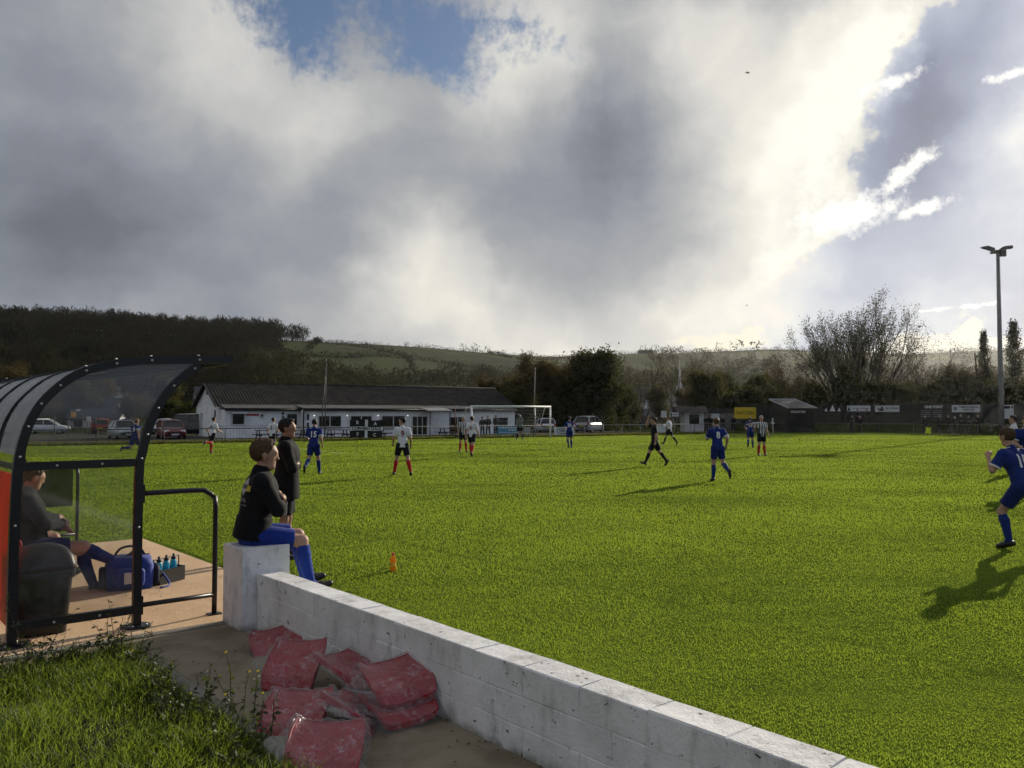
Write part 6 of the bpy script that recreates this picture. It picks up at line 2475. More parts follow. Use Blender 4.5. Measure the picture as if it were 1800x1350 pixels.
def surface_nets(f, lo, h):
    nx, ny, nz = f.shape
    neg = f < 0
    c = neg[:-1, :-1, :-1].astype(np.int8)
    cs = [neg[i:nx - 1 + i, j:ny - 1 + j, k:nz - 1 + k] for i in (0, 1) for j in (0, 1) for k in (0, 1)]
    s = sum(q.astype(np.int8) for q in cs)
    mix = (s > 0) & (s < 8)
    idx = np.argwhere(mix)
    if len(idx) == 0:
        return np.zeros((0, 3)), np.zeros((0, 4), int)
    I, J, Kk = idx.T
    cor = [(i, j, k) for i in (0, 1) for j in (0, 1) for k in (0, 1)]
    val = np.stack([f[I + i, J + j, Kk + k] for i, j, k in cor], 1)
    off = np.array(cor, float)
    acc = np.zeros((len(idx), 3))
    cnt = np.zeros(len(idx))
    for a in range(8):
        for b in range(a + 1, 8):
            if abs(off[a] - off[b]).sum() != 1:
                continue
            va, vb = val[:, a], val[:, b]
            m = (va < 0) != (vb < 0)
            t = np.where(m, va / np.where(m, va - vb, 1), 0)
            acc += np.where(m[:, None], off[a] + t[:, None] * (off[b] - off[a]), 0)
            cnt += m
    V = (idx + acc / cnt[:, None]) * h + lo
    vid = -np.ones(mix.shape, int)
    vid[I, J, Kk] = np.arange(len(idx))
    faces = []
    for ax in range(3):
        sl0 = [slice(None)] * 3
        sl1 = [slice(None)] * 3
        sl0[ax] = slice(0, -1)
        sl1[ax] = slice(1, None)
        e = neg[tuple(sl0)] != neg[tuple(sl1)]
        ed = np.argwhere(e)
        o1, o2 = (ax + 1) % 3, (ax + 2) % 3
        sh = f.shape
        ok = (ed[:, o1] > 0) & (ed[:, o1] < sh[o1] - 1) & (ed[:, o2] > 0) & (ed[:, o2] < sh[o2] - 1)
        ed = ed[ok]
        st = neg[tuple(ed.T)]
        q = []
        for (d1, d2) in ((-1, -1), (0, -1), (0, 0), (-1, 0)):
            c = ed.copy()
            c[:, o1] += d1
            c[:, o2] += d2
            q.append(vid[tuple(c.T)])
        q = np.stack(q, 1)
        q = np.where(st[:, None], q, q[:, ::-1])
        faces.append(q)
    Fq = np.concatenate(faces, 0)
    return V, Fq


def rx(a):
    return Matrix.Rotation(a, 3, 'X')


def ry(a):
    return Matrix.Rotation(a, 3, 'Y')


def rz3(a):
    return Matrix.Rotation(a, 3, 'Z')


SKIN = {'light': M('skin_light', (.40, .235, .165), .55, .10, 14, spec=.35), 'tan': M('skin_tan', (.33, .185, .12), .55, .10, 14, spec=.35)}
HAIR = {'brown': M('hair_brown', (.075, .040, .018), .6, .35, 60, .004, 120, spec=.3), 'dark': M('hair_dark', (.012, .009, .007), .6, .35, 60, .004, 120, spec=.3),
        'ginger': M('hair_ginger', (.16, .06, .02), .6, .3, 60, .004, 120, spec=.3), 'grey': M('hair_grey', (.40, .39, .37), .7, .3, 60, .004, 120, spec=.3)}
def cloth(name, col, var=.14, sheen=.1):
    return M(name, col, .85, var, 5, .004, 18, spec=.15, sheen=sheen)


C_BLUE = cloth('blue_shirt', (.010, .025, .14))
C_BLUE2 = cloth('blue_shorts', (.008, .019, .11))
C_BSOCK = cloth('blue_sock', (.010, .028, .15))
C_WHITE = cloth('white_shirt', (.62, .62, .64), .06)
C_BLACK = cloth('black_kit', (.010, .010, .011), .2)
C_JACKET = cloth('black_jacket', (.008, .008, .009), .25, .05)
C_RED = cloth('red_sock', (.42, .018, .015))
C_KEEP = cloth('grey_keeper_kit', (.17, .18, .175))
C_COAT = cloth('dark_coat', (.014, .015, .018), .25)
C_COAT2 = cloth('dark_green_coat', (.016, .02, .014), .25)
C_TROU = cloth('dark_trousers', (.013, .014, .018), .2)
C_HIVIS = cloth('hi_vis_yellow', (.62, .72, .03), .1)
C_BOOT = M('black_boot', (.015, .014, .014), .45, .2, 20, spec=.4)
C_NUM = M('shirt_number', (.70, .70, .70), .8, .05, 5)
C_NUMB = M('shirt_number_dark', (.02, .02, .022), .8, .05, 5)


def stripe_mat():
    m = bpy.data.materials.new('striped_shirt')
    m.use_nodes = True
    b = NB(m.node_tree)
    pr = m.node_tree.nodes['Principled BSDF']
    tc = b.node('ShaderNodeTexCoord')
    sp_ = b.node('ShaderNodeSeparateXYZ')
    b.link(tc.outputs['Object'], sp_.inputs[0])
    s = b.m('SINE', b.m('MULTIPLY', sp_.outputs[0], 2 * math.pi / .105))
    c = b.mix(b.ss(s, -.12, .12), (.62, .62, .64), (.02, .02, .024))
    b.link(c, pr.inputs['Base Color'])
    pr.inputs['Roughness'].default_value = .85
    return m


C_STRIPE = stripe_mat()


class Pose:
    """joint angles in degrees; L is the person's left"""
    def __init__(s, lean=4, twist=0, hipL=(0, 4, 0), hipR=(0, 4, 0), armL=(0, 10, 20, 0), armR=(0, 10, 20, 0), head=(0, 0), pel=None):
        s.lean, s.twist, s.hipL, s.hipR, s.armL, s.armR, s.head, s.pel = lean, twist, hipL, hipR, armL, armR, head, pel


def skeleton(P, H=1.80, bulk=1.0):
    k = H / 1.80
    J = {}
    pel = Vector((0, 0, .94 * k))
    Rt = rz3(R(-P.twist)) @ rx(R(-P.lean))
    J['pel'] = pel
    J['waist'] = pel + Rt @ Vector((0, 0, .14 * k))
    J['chest'] = pel + Rt @ Vector((0, .01, .36 * k))
    J['neck'] = pel + Rt @ Vector((0, -.012, .545 * k))
    hy, hp = P.head
    Rh = Rt @ rz3(R(-hy)) @ rx(R(hp + P.lean * .7))
    J['Rh'], J['Rt'] = Rh, Rt
    J['headb'] = J['neck'] + Rh @ Vector((0, .012, .055 * k))
    J['head'] = J['headb'] + Rh @ Vector((0, .018, .10 * k))
    for sd, sg, hip, arm in (('L', -1, P.hipL, P.armL), ('R', 1, P.hipR, P.armR)):
        hj = pel + Vector((sg * .088 * k, 0, -.02 * k))
        Rl = ry(R(-sg * hip[1])) @ rx(R(hip[0]))
        kn = hj + Rl @ Vector((0, 0, -.44 * k))
        Rs = Rl @ rx(R(-hip[2]))
        an = kn + Rs @ Vector((0, 0, -.42 * k))
        fang = hip[3] if len(hip) > 3 else 0
        Rf = Rs @ rx(R(fang))
        J['hip' + sd], J['knee' + sd], J['ank' + sd] = hj, kn, an
        J['toe' + sd] = an + Rf @ Vector((0, .17 * k, -.055 * k))
        J['heel' + sd] = an + Rf @ Vector((0, -.045 * k, -.05 * k))
        J['Rs' + sd] = Rs
        sj = J['pel'] + Rt @ Vector((sg * .182 * k * bulk, -.005, .475 * k))
        Ra = Rt @ ry(R(-sg * arm[1])) @ rx(R(arm[0])) @ rz3(R(sg * arm[3]))
        el = sj + Ra @ Vector((0, 0, -.285 * k))
        Re = Ra @ rx(R(arm[2]))
        wr = el + Re @ Vector((0, 0, -.255 * k))
        J['sh' + sd], J['el' + sd], J['wr' + sd], J['Re' + sd] = sj, el, wr, Re
        J['hand' + sd] = wr + Re @ Vector((0, 0, -.09 * k))
    return J, k


def drop(J, ground=True, dz=0.0):
    """stand the lowest sole on the ground"""
    m = min(J['toeL'].z, J['toeR'].z, J['heelL'].z, J['heelR'].z)
    s = Vector((0, 0, -m + .022 + dz)) if ground else Vector((0, 0, dz))
    for q in list(J):
        if isinstance(J[q], Vector):
            J[q] = J[q] + s
    return J


def person(pos, face, P, label, kit, H=1.80, hair='brown', skin='light', h=.02, number=None, numcol=None, bulk=1.0, ground=True, dz=0.0, group=None, fingers=False, cat='person', beard=False, hat=None):
    """kit: dict(shirt, sleeve 'short'|'long', shorts, long(bool), sock, boot)"""
    h = h * 1.15 if .0155 < h < .03 else h
    J, k = skeleton(P, H, bulk)
    drop(J, ground, dz)
    e = tag(empty('person', pos, -R(face)), label, cat, group)
    Rh, Rt = J['Rh'], J['Rt']
    xl = Rt @ Vector((1, 0, 0))
    yl = Rt @ Vector((0, 1, 0))
    hx, hy_, hz = Rh @ Vector((1, 0, 0)), Rh @ Vector((0, 1, 0)), Rh @ Vector((0, 0, 1))
    hd = J['head']
    kh, k = k, k * 1.03 * kit.get('headk', 1.0)
    b = []
    # head: cranium, face, jaw, nose, ears, brow
    b.append((hd + hy_ * -.022 * k + hz * .035 * k, hd + hy_ * .012 * k + hz * .035 * k, .082 * k, .080 * k, (hx, 1.10)))
    b.append((hd + hy_ * .020 * k + hz * .02 * k, hd + hy_ * .030 * k - hz * .065 * k, .070 * k, .050 * k, (hx, 1.08)))
    b.append((hd + hy_ * .042 * k - hz * .082 * k, hd + hy_ * .052 * k - hz * .088 * k, .030 * k, .026 * k, None))
    b.append((hd + hy_ * .086 * k + hz * .016 * k, hd + hy_ * .103 * k - hz * .024 * k, .008 * k, .010 * k, None))
    b.append((hd + hy_ * .080 * k + hz * .030 * k - hx * .03 * k, hd + hy_ * .080 * k + hz * .030 * k + hx * .03 * k, .014 * k, .014 * k, None))
    b.append((hd + hy_ * .082 * k - hz * .052 * k - hx * .015 * k, hd + hy_ * .082 * k - hz * .052 * k + hx * .015 * k, 1e-3, 1e-3, None))
    for s_ in (-1, 1):
        b.append((hd + hx * (s_ * .078 * k) - hy_ * .008 * k + hz * .018 * k, hd + hx * (s_ * .076 * k) - hy_ * .002 * k - hz * .025 * k, .016 * k, .011 * k, (hx, 1.5)))
    k = kh
    b.append((J['neck'] - Rt @ Vector((0, 0, .05 * k)), J['headb'] + hz * .02 * k, .060 * k, .054 * k, None))
    # trunk core
    b.append((J['neck'] - Rt @ Vector((0, 0, .06 * k)), J['chest'], .07 * k, .12 * k, (yl, 1.15)))
    b.append((J['chest'] - xl * .06 * k, J['chest'] + xl * .06 * k, .105 * k, .105 * k, None))
    b.append((J['chest'], J['waist'], .115 * k, .10 * k, (yl, 1.1)))
    b.append((J['waist'], J['pel'], .10 * k, .11 * k, None))
    for sd, sg in (('L', -1), ('R', 1)):
        b.append((J['chest'] + Rt @ Vector((sg * .07 * k, 0, .09 * k)), J['sh' + sd], .06 * k, .052 * k, None))
        b.append((J['sh' + sd], J['el' + sd], .050 * k, .038 * k, None))
        ml = J['el' + sd].lerp(J['wr' + sd], .3)
        b.append((J['el' + sd], ml, .038 * k, .040 * k, None))
        b.append((ml, J['wr' + sd], .040 * k, .025 * k, None))
        Re = J['Re' + sd]
        pal = J['wr' + sd] + Re @ Vector((0, .005, -.07 * k))
        b.append((J['wr' + sd], pal, .024 * k, .030 * k, (Re @ Vector((1, 0, 0)), 1.25)))
        if fingers:
            for fi, (off, ln) in enumerate(((-.030, .062), (-.010, .075), (.010, .072), (.028, .055))):
                r0 = pal + Re @ Vector((0, off, -.015))
                m1 = r0 + Re @ Vector((-sg * .012, 0, -ln * .55))
                m2 = m1 + Re @ Vector((-sg * .034, 0, -ln * .35))
                b.append((r0, m1, .0105, .0095, None))
                b.append((m1, m2, .0095, .008, None))
            t0_ = J['wr' + sd] + Re @ Vector((0, .028, -.03))
            t1_ = t0_ + Re @ Vector((-sg * .01, .026, -.035))
            b.append((t0_, t1_, .013, .011, None))
            b.append((t1_, t1_ + Re @ Vector((-sg * .012, .006, -.03)), .011, .009, None))
        else:
            b.append((pal, pal + Re @ Vector((-sg * .02 * k, .0, -.07 * k)), .028 * k, .018 * k, (Re @ Vector((1, 0, 0)), 1.4)))
            b.append((J['wr' + sd] + Re @ Vector((0, .02, -.03 * k)), J['wr' + sd] + Re @ Vector((-sg * .01, .05 * k, -.08 * k)), .013 * k, .010 * k, None))
        b.append((J['pel'] - Vector((0, 0, .0)), J['hip' + sd], .10 * k, .090 * k, None))
        b.append((J['hip' + sd], J['knee' + sd], .086 * k, .056 * k, None))
        cal = J['knee' + sd].lerp(J['ank' + sd], .32) - (J['Rs' + sd] @ Vector((0, 1, 0))) * .012 * k
        b.append((J['knee' + sd], cal, .054 * k, .058 * k, None))
        b.append((cal, J['ank' + sd], .056 * k, .036 * k, None))
        b.append((J['ank' + sd], J['toe' + sd], .034 * k, .024 * k, None))
    V, Fq = sdf_mesh(b, h, .03 if h > .015 else .022)
    link('body', npmesh('body', V, Fq, SKIN[skin], True), e)
    # shirt or jacket
    lng = kit.get('sleeve') == 'long'
    g = (.018 if lng else .012) + kit.get('loose', 0)
    s = []
    s.append((J['neck'] - Rt @ Vector((0, 0, .055 * k)), J['neck'] - Rt @ Vector((0, .01, .005 * k)), (.078 + g) * k, (.062 + g * .6) * k, None))
    if kit.get('collar'):
        s.append((J['neck'], J['headb'] + Rt @ Vector((0, -.005, .01 * k)), .073 * k, .070 * k, None, 'c'))
    s.append((J['chest'] - xl * .085 * k * bulk, J['chest'] + xl * .085 * k * bulk, (.108 + g) * k, (.108 + g) * k, None))
    s.append((J['chest'] + Rt @ Vector((-.10 * k * bulk, 0, .07 * k)), J['chest'] + Rt @ Vector((.10 * k * bulk, 0, .07 * k)), (.085 + g) * k, (.085 + g) * k, None))
    s.append((J['chest'], J['waist'], (.148 + g) * k * bulk, (.132 + g) * k * bulk, (yl, 1.28)))
    hemz = kit.get('hem', .10)
    s.append((J['waist'], J['pel'] - Rt @ Vector((0, 0, hemz * k)), (.136 + g) * k * bulk, (.148 + g) * k * bulk, (yl, 1.22), 'c'))
    for sd, sg in (('L', -1), ('R', 1)):
        s.append((J['chest'] + Rt @ Vector((sg * .07 * k, 0, .085 * k)), J['sh' + sd], (.066 + g) * k, (.058 + g) * k, None))
        if lng:
            g_ = min(g, .020)
            s.append((J['sh' + sd], J['el' + sd], (.056 + g_) * k, (.044 + g_) * k, None))
            s.append((J['el' + sd], J['wr' + sd], (.044 + g_) * k, (.030 + g_) * k, None, 'c'))
            s.append((J['el' + sd], J['el' + sd].lerp(J['wr' + sd], .2), (.044 + g_) * k, (.042 + g_) * k, None))
        else:
            sl = J['sh' + sd].lerp(J['el' + sd], .78)
            s.append((J['sh' + sd], sl, (.058 + g) * k, (.064 + g) * k, None, 'c'))
    V, Fq = sdf_mesh(s, h, .03 if h > .015 else .026)
    shirt = link('jacket' if lng else 'shirt', npmesh('shirt', V, Fq, kit['shirt'], True), e)
    if not lng and kit.get('cuff'):
        for sd in 'LR':
            a, c = J['sh' + sd].lerp(J['el' + sd], .72), J['sh' + sd].lerp(J['el' + sd], .80)
            MB().tube([a, c], (.064 + g + .006) * k, 12).build('cuff', kit['cuff'], shirt, True)
        MB().tube([J['neck'] + Rt @ Vector((.072 * k * math.cos(a), .004 + .066 * k * math.sin(a), .008)) for a in np.linspace(0, 2 * math.pi, 15)], .009, 5, False).build('collar', kit['cuff'], shirt, True)
    # shorts or trousers
    q = []
    q.append((J['waist'] - Vector((0, 0, .05 * k)), J['pel'], .128 * k * bulk, .142 * k * bulk, (yl, 1.2)))
    for sd in 'LR':
        q.append((J['pel'], J['hip' + sd], .115 * k, .108 * k, None))
        if kit.get('long'):
            q.append((J['hip' + sd], J['knee' + sd], .106 * k, .076 * k, None))
            q.append((J['knee' + sd], J['ank' + sd], .076 * k, .062 * k, None, 'c'))
            q.append((J['knee' + sd], J['knee' + sd].lerp(J['ank' + sd], .3), .076 * k, .072 * k, None))
        else:
            q.append((J['hip' + sd], J['hip' + sd].lerp(J['knee' + sd], kit.get('inseam', .72)), .108 * k, .098 * k, None, 'c'))
    V, Fq = sdf_mesh(q, h, .028)
    link('trousers' if kit.get('long') else 'shorts', npmesh('shorts', V, Fq, kit['shorts'], True), e)
    for sd, sg in (('L', -1), ('R', 1)):
        Rs = J['Rs' + sd]
        if kit.get('sock'):
            kn, an = J['knee' + sd], J['ank' + sd]
            cal = kn.lerp(an, .32) - (Rs @ Vector((0, 1, 0))) * .012 * k
            V, Fq = sdf_mesh([(kn.lerp(an, .10), cal, .061 * k, .067 * k, None, 'c'), (cal, an, .066 * k, .044 * k, None), (an, an.lerp(J['toe' + sd], .2), .044 * k, .04 * k, None)], min(h, .016), .02)
            link('sock', npmesh('sock', V, Fq, kit['sock'], True), e)
        toe, heel, an = J['toe' + sd], J['heel' + sd], J['ank' + sd]
        mid = heel.lerp(toe, .6)
        upv = (an - heel.lerp(toe, .2)).normalized()
        V, Fq = sdf_mesh([(heel + upv * .018, mid + upv * .012, .040 * k, .044 * k, None), (mid + upv * .010, toe + upv * .002, .044 * k, .030 * k, None), (an - upv * .012, heel.lerp(toe, .25) + upv * .03, .046 * k, .044 * k, None)], min(h, .014), .02)
        link('boot', npmesh('boot', V, Fq, kit.get('boot', C_BOOT), True), e)
    # hair
    k = kh * 1.03 * kit.get('headk', 1.0)
    if hat is None:
        hr = [(hd + hy_ * -.030 * k + hz * .045 * k, hd + hy_ * .016 * k + hz * .052 * k, .092 * k, .086 * k, (hx, 1.08))]
        if kit.get('hairtop', True):
            hr.append((hd + hy_ * -.02 * k + hz * .085 * k, hd + hy_ * .055 * k + hz * .088 * k, .052 * k, .040 * k, None))
        cut1 = (hd + hy_ * .058 * k + hz * .070 * k, (hy_ * .86 - hz * .5).normalized())
        cut2 = (hd - hz * .045 * k - hy_ * .05 * k, (-hz * .92 + hy_ * .38).normalized())
        V, Fq = sdf_mesh(hr, min(h, .014) if h > .015 else .008, .02, (cut1, cut2))
        if h < .015:
            dd = V - np.array(hd)
            dd /= np.linalg.norm(dd, axis=1)[:, None]
            lock = vnoise(dd[:, 0] * 3 + dd[:, 2] * 2, dd[:, 1] * 3 + dd[:, 2], 4.0, 8, 3) - .5
            V = V + dd * (lock * .030 + .004 * np.random.default_rng(2).normal(size=len(V)))[:, None]
        link('hair', npmesh('hair', V, Fq, HAIR[hair], True), e)
    else:
        V, Fq = sdf_mesh([(hd + hy_ * -.02 * k + hz * .05 * k, hd + hy_ * .015 * k + hz * .055 * k, .096 * k, .092 * k, None)], min(h, .02), .02, ((hd + hz * .035 * k, -hz),))
        link('woolly_hat', npmesh('hat', V, Fq, hat, True), e)
    # eyes on nearer figures
    if h < .015:
        me_ = M('eye_dark', (.02, .015, .012), .3, .05, 5)
        for s_ in (-1, 1):
            c = hd + hy_ * .082 * k + hz * .014 * k + hx * (s_ * .031 * k)
            MB().lathe(c, [(.001, -.008), (.009, -.005), (.011, 0), (.008, .005), (.001, .007)], 8, (hx, hz, hy_)).build('eye', me_, e, True)
    k = kh
    # number on the back
    if number:
        sz = .26 * k
        org = J['chest'].lerp(J['waist'], .18)
        me = text_mesh(number, sz, xl, Rt @ Z3, org - yl * .30, 0, .008, 'CENTER', .85, .025)
        bm_tris = [tuple(p.vertices) for p in shirt.data.polygons]
        bvh = BVHTree.FromPolygons([v.co for v in shirt.data.vertices], bm_tris)
        for v in me.vertices:
            hit = bvh.ray_cast(v.co, yl)
            if hit[0] is not None:
                v.co = hit[0] - yl * .009
        me.materials.clear()
        me.materials.append(numcol or C_NUM)
        link('number', me, shirt)
    return e, J, shirt


BLUE = dict(shirt=C_BLUE, shorts=C_BLUE2, sock=C_BSOCK, cuff=C_WHITE)
WHITE = dict(shirt=C_WHITE, shorts=C_BLACK, sock=C_RED)
STRIP = dict(shirt=C_STRIPE, shorts=C_BLACK, sock=C_RED)
REF = dict(shirt=C_BLACK, shorts=C_BLACK, sock=C_BLACK, inseam=.86)
KEEP = dict(shirt=C_KEEP, sleeve='long', shorts=C_BLACK, sock=C_COAT)
# poses: hip (flex, abduction, knee[, foot]); arm (flex, abduction, elbow, inward)
RUN1 = Pose(14, 8, (38, 3, 42, 5), (-22, 3, 62, -25), (-45, 12, 75, 10), (42, 12, 80, 20))
RUN2 = Pose(12, -8, (-18, 3, 74, -30), (30, 3, 28, 5), (40, 12, 78, 20), (-42, 12, 75, 10))
JOG = Pose(8, 5, (22, 4, 18, 5), (-14, 4, 38, -15), (-22, 14, 62, 10), (20, 14, 66, 20))
JOG2 = Pose(8, -5, (-12, 4, 46, -18), (16, 4, 14, 5), (20, 14, 66, 20), (-20, 14, 60, 10))
WALK = Pose(3, 4, (24, 3, 6, 8), (-20, 3, 14, -20), (-16, 10, 18, 8), (18, 10, 22, 8))
APART = Pose(6, 0, (12, 10, 14), (-8, 10, 12), (10, 16, 45, 15), (-6, 14, 40, 10), (-55, 4))
STAND = Pose(2, 0, (2, 5, 3), (-2, 5, 3), (4, 9, 12, 5), (4, 9, 12, 5))


def at(px, py):
    return G(px, py, 0)


person(at(236, 806), 18, RUN2, 'ginger haired player in blue number 9 running beyond the dugout post', BLUE, 1.78, 'ginger', h=.022, number='9')
person(at(372, 797), 22, Pose(10, 8, (14, 3, 16), (-16, 3, 82, -25), (-30, 14, 70, 10), (20, 14, 60, 10)), 'white shirted number 16 with red socks running by the clubhouse gable', WHITE, 1.78, 'dark', h=.022, number='16', numcol=C_NUMB)
person(at(478, 797), 14, JOG, 'white shirted player half hidden behind the standing coach', WHITE, 1.78, 'dark', h=.022, number='2', numcol=C_NUMB)
person(at(551, 834), 4, JOG2, 'player in blue number 15 jogging away in front of the clubhouse', BLUE, 1.78, 'dark', h=.018, number='15')
person(at(707, 837), -14, APART, 'white shirted player with red socks and legs apart, head turned left', WHITE, 1.80, 'dark', h=.018, number='9', numcol=cloth('number_maroon', (.25, .03, .05)))
person(at(829, 803), 16, WALK, 'white shirted number 6 walking in front of the left goal post', WHITE, 1.80, 'dark', h=.02, number='6', numcol=cloth('number_maroon', (.25, .03, .05)))
person(at(814, 795), 165, STAND, 'striped shirted player facing us just left of number 6', STRIP, 1.80, 'grey', h=.022)
person(at(914, 773), 172, Pose(0, 0, (2, 9, 3), (2, 9, 3), (155, 40, 15, 0), (10, 14, 30, 10), (20, -5)), 'goalkeeper in grey raising an arm in the goal mouth', KEEP, 1.86, 'dark', h=.026)
person(at(1001, 788), -6, Pose(12, 6, (-10, 3, 40, -20), (12, 3, 10), (26, 16, 70, 20), (-24, 18, 60, 10)), 'player in blue number 20 running right of the goal', BLUE, 1.80, 'dark', h=.022, number='20')
person(at(1151, 820), -82, Pose(1, 0, (26, 3, 5, 4), (-24, 3, 12, -18), (-8, 8, 14, 5), (108, 10, 84, 0), (0, 0)), 'referee in black striding left with one arm raised', REF, 1.80, 'dark', h=.018)
person(at(1177, 783), -62, Pose(4, 4, (26, 3, 6, 8), (-22, 3, 16, -20), (30, 10, 92, 30), (-6, 10, 60, 8)), 'white shirted player walking behind the referee', dict(shirt=C_WHITE, shorts=C_BLACK, sock=C_BLACK, sleeve='long'), 1.78, 'brown', h=.022)
person(at(1262, 846), -10, Pose(9, 5, (2, 4, 6), (-8, 5, 52, -22), (34, 16, 92, 22), (-26, 16, 66, 10)), 'player in blue number 8 running in the middle of the pitch', BLUE, 1.80, 'brown', h=.016, number='8')
person(at(1319, 788), 14, JOG2, 'player in blue number 14 beside the pointing striped player', BLUE, 1.78, 'brown', h=.022, number='14')
person(at(1339, 801), 174, Pose(0, 0, (1, 4, 3), (1, 4, 3), (8, 10, 20, 8), (12, 86, 8, 0), (12, 0)), 'bearded striped player facing us with one arm stretched out sideways', STRIP, 1.84, 'grey', h=.02)
# right hand edge
person(at(1801, 966), -30, Pose(20, 6, (34, 4, 50, 5), (-26, 4, 58, -25), (34, 30, 128, 0), (-42, 16, 70, 10), (4, 0)), 'nearest player in blue number 10 running at the right edge', BLUE, 1.80, 'brown', h=.012, number='10', fingers=True)
person(D(1803, 760, 20.5) * 1.0 - Vector((0, 0, D(1803, 760, 20.5).z)), 200, JOG, 'blue shirted player facing us behind number 10', BLUE, 1.90, 'brown', h=.018)
person(D(1783, 760, 27) * 1.0 - Vector((0, 0, D(1783, 760, 27).z)), -60, STAND, 'white shirted player glimpsed behind the two blue players at the right edge', WHITE, 1.86, 'dark', h=.022)

# substitute on the pillar
SUBK = dict(shirt=C_JACKET, sleeve='long', shorts=cloth('royal_shorts', (.012, .032, .22)), sock=cloth('royal_sock', (.014, .040, .25)), collar=True, hem=.06, inseam=.80, boot=C_BOOT, loose=.014, headk=1.12)
face_sub = math.degrees(math.atan2(TU.x, TU.y)) + 14
sub_pose = Pose(9, 6, (84, 5, 74, 6), (80, 8, 70, 8), (42, 3, 100, 74), (38, 3, 106, 72), (4, 2))
sp_ = T(.20, -.27, 0)
se, SJ, sshirt = person((sp_.x, sp_.y, 0), face_sub, sub_pose, 'substitute in black jacket and blue shorts sitting on the white pillar', SUBK, 1.78, 'brown', h=.0105, bulk=1.16, fingers=False, ground=False, dz=PILZ + .10 - .94 * 1.78 / 1.8)
# printed badge on the back of the jacket
bv = BVHTree.FromPolygons([v.co for v in sshirt.data.vertices], [tuple(p.vertices) for p in sshirt.data.polygons])


def press(me, dirv, off):
    for v in me.vertices:
        hit = bv.ray_cast(v.co, dirv)
        if hit[0] is not None:
            v.co = hit[0] - dirv * off
    me.update()
    return me


Rt = SJ['Rt']
bx_, by_, bz_ = Rt @ Vector((1, 0, 0)), Rt @ Vector((0, 1, 0)), Rt @ Vector((0, 0, 1))
dv = (by_ * .86 - bx_ * .5).normalized()
sx_ = bz_.cross(dv) * -1
sx_ = dv.cross(bz_).normalized()
oc = SJ['chest'] + bz_ * .03 - dv * .35


def grid_patch(poly_fn, n=10):
    mb = MB()
    mb.strip([[oc + sx_ * x + bz_ * z for x, z in [poly_fn(i / n, j / n) for i in range(n + 1)]] for j in range(n + 1)])
    return mb


def diamond(s_):
    def fn(u, v):
        a, b = (u - .5) * 2, (v - .5) * 2
        return ((a + b) * .5 * s_, (b - a) * .5 * s_ + .02)
    return fn


m_print_d = M('print_worn', (.16, .16, .16), .7, .5, 60)
m_print_w, m_print_y = M('print_grey', (.45, .45, .45), .7, .15, 20), M('print_yellow', (.45, .38, .05), .7, .15, 20)
me = press(grid_patch(diamond(.085)).mesh('badge', m_print_w), dv, .004)
bdg = link('badge', me, sshirt)
me = press(grid_patch(lambda u, v: (.055 + .06 * u, .0 + .055 * (v - .3))).mesh('badge', m_print_y), dv, .005)
link('badge_panel', me, bdg)
me = text_mesh('TAXI', .052, sx_, bz_, oc + bz_ * .02, 0, .0015, 'CENTER', 1.0, .02)
me.materials.clear()
me.materials.append(m_blet)
link('lettering', press(me, dv, .008), bdg)
for (x_, z_, w_, h_) in ((-.07, -.10, .035, .03), (-.025, -.10, .045, .034), (.03, -.10, .05, .034), (-.06, -.145, .03, .014), (-.015, -.145, .05, .012), (.045, -.145, .05, .012)):
    mb = MB().strip([[oc + sx_ * (x_ + w_ * (i / 4 - .5)) + bz_ * (z_ + h_ * (j / 2 - .5)) for i in range(5)] for j in range(3)])
    link('worn_print', press(mb.mesh('worn_print', m_print_d), dv, .004), sshirt)

# coach standing with folded arms
COACH = dict(shirt=C_JACKET, sleeve='long', shorts=C_BLACK, sock=None, collar=True, hem=.20, inseam=.86, loose=.014)
cp = D(503, 900, 10.9)
ce_, CJ, cshirt = person((cp.x, cp.y, 0), 74, Pose(0, 4, (3, 4, 3), (-3, 4, 3), (22, 5, 98, 78), (18, 5, 102, 76), (14, 2)), 'coach in long black jacket standing with folded arms behind the substitute', COACH, 1.83, 'dark', 'tan', h=.0125, bulk=1.16)
for q in range(3):
    w_ = .02 * q - .02
    a = CJ['hipR'].lerp(CJ['kneeR'], .45) + Vector((.112, w_, 0))
    c = CJ['hipR'].lerp(CJ['kneeR'], .84) + Vector((.103, w_, 0))
    MB().tube([a, c], .006, 5).build('shorts_stripe', m_wlet, ce_)

# players on the dugout bench
SITK = dict(shirt=C_JACKET, sleeve='long', shorts=C_BLUE2, sock=C_BSOCK, collar=True, hem=.06, inseam=.7)
fu = math.degrees(math.atan2(TU.x, TU.y))
k_ = 1.82 / 1.8
sitp = T(-1.08, -2.72, 0)
person((sitp.x, sitp.y, 0), fu + 8, Pose(-8, 0, (80, 2, 62, 0), (88, -8, 30, 0), (20, 8, 60, 50), (24, 6, 70, 55), (-10, -16)), 'substitute in blue shorts slouching with crossed legs on the dugout bench', SITK, 1.82, 'brown', h=.0125, ground=False, dz=.545 - .94 * k_, fingers=False)
sitp = T(-1.14, -3.75, 0)
person((sitp.x, sitp.y, 0), fu - 6, Pose(18, 0, (84, 6, 70, 0), (84, 6, 66, 0), (44, 4, 60, 40), (44, 4, 60, 40), (-20, -14)), 'second substitute leaning forward further along the dugout bench', SITK, 1.80, 'ginger', h=.014, ground=False, dz=.545 - .94)

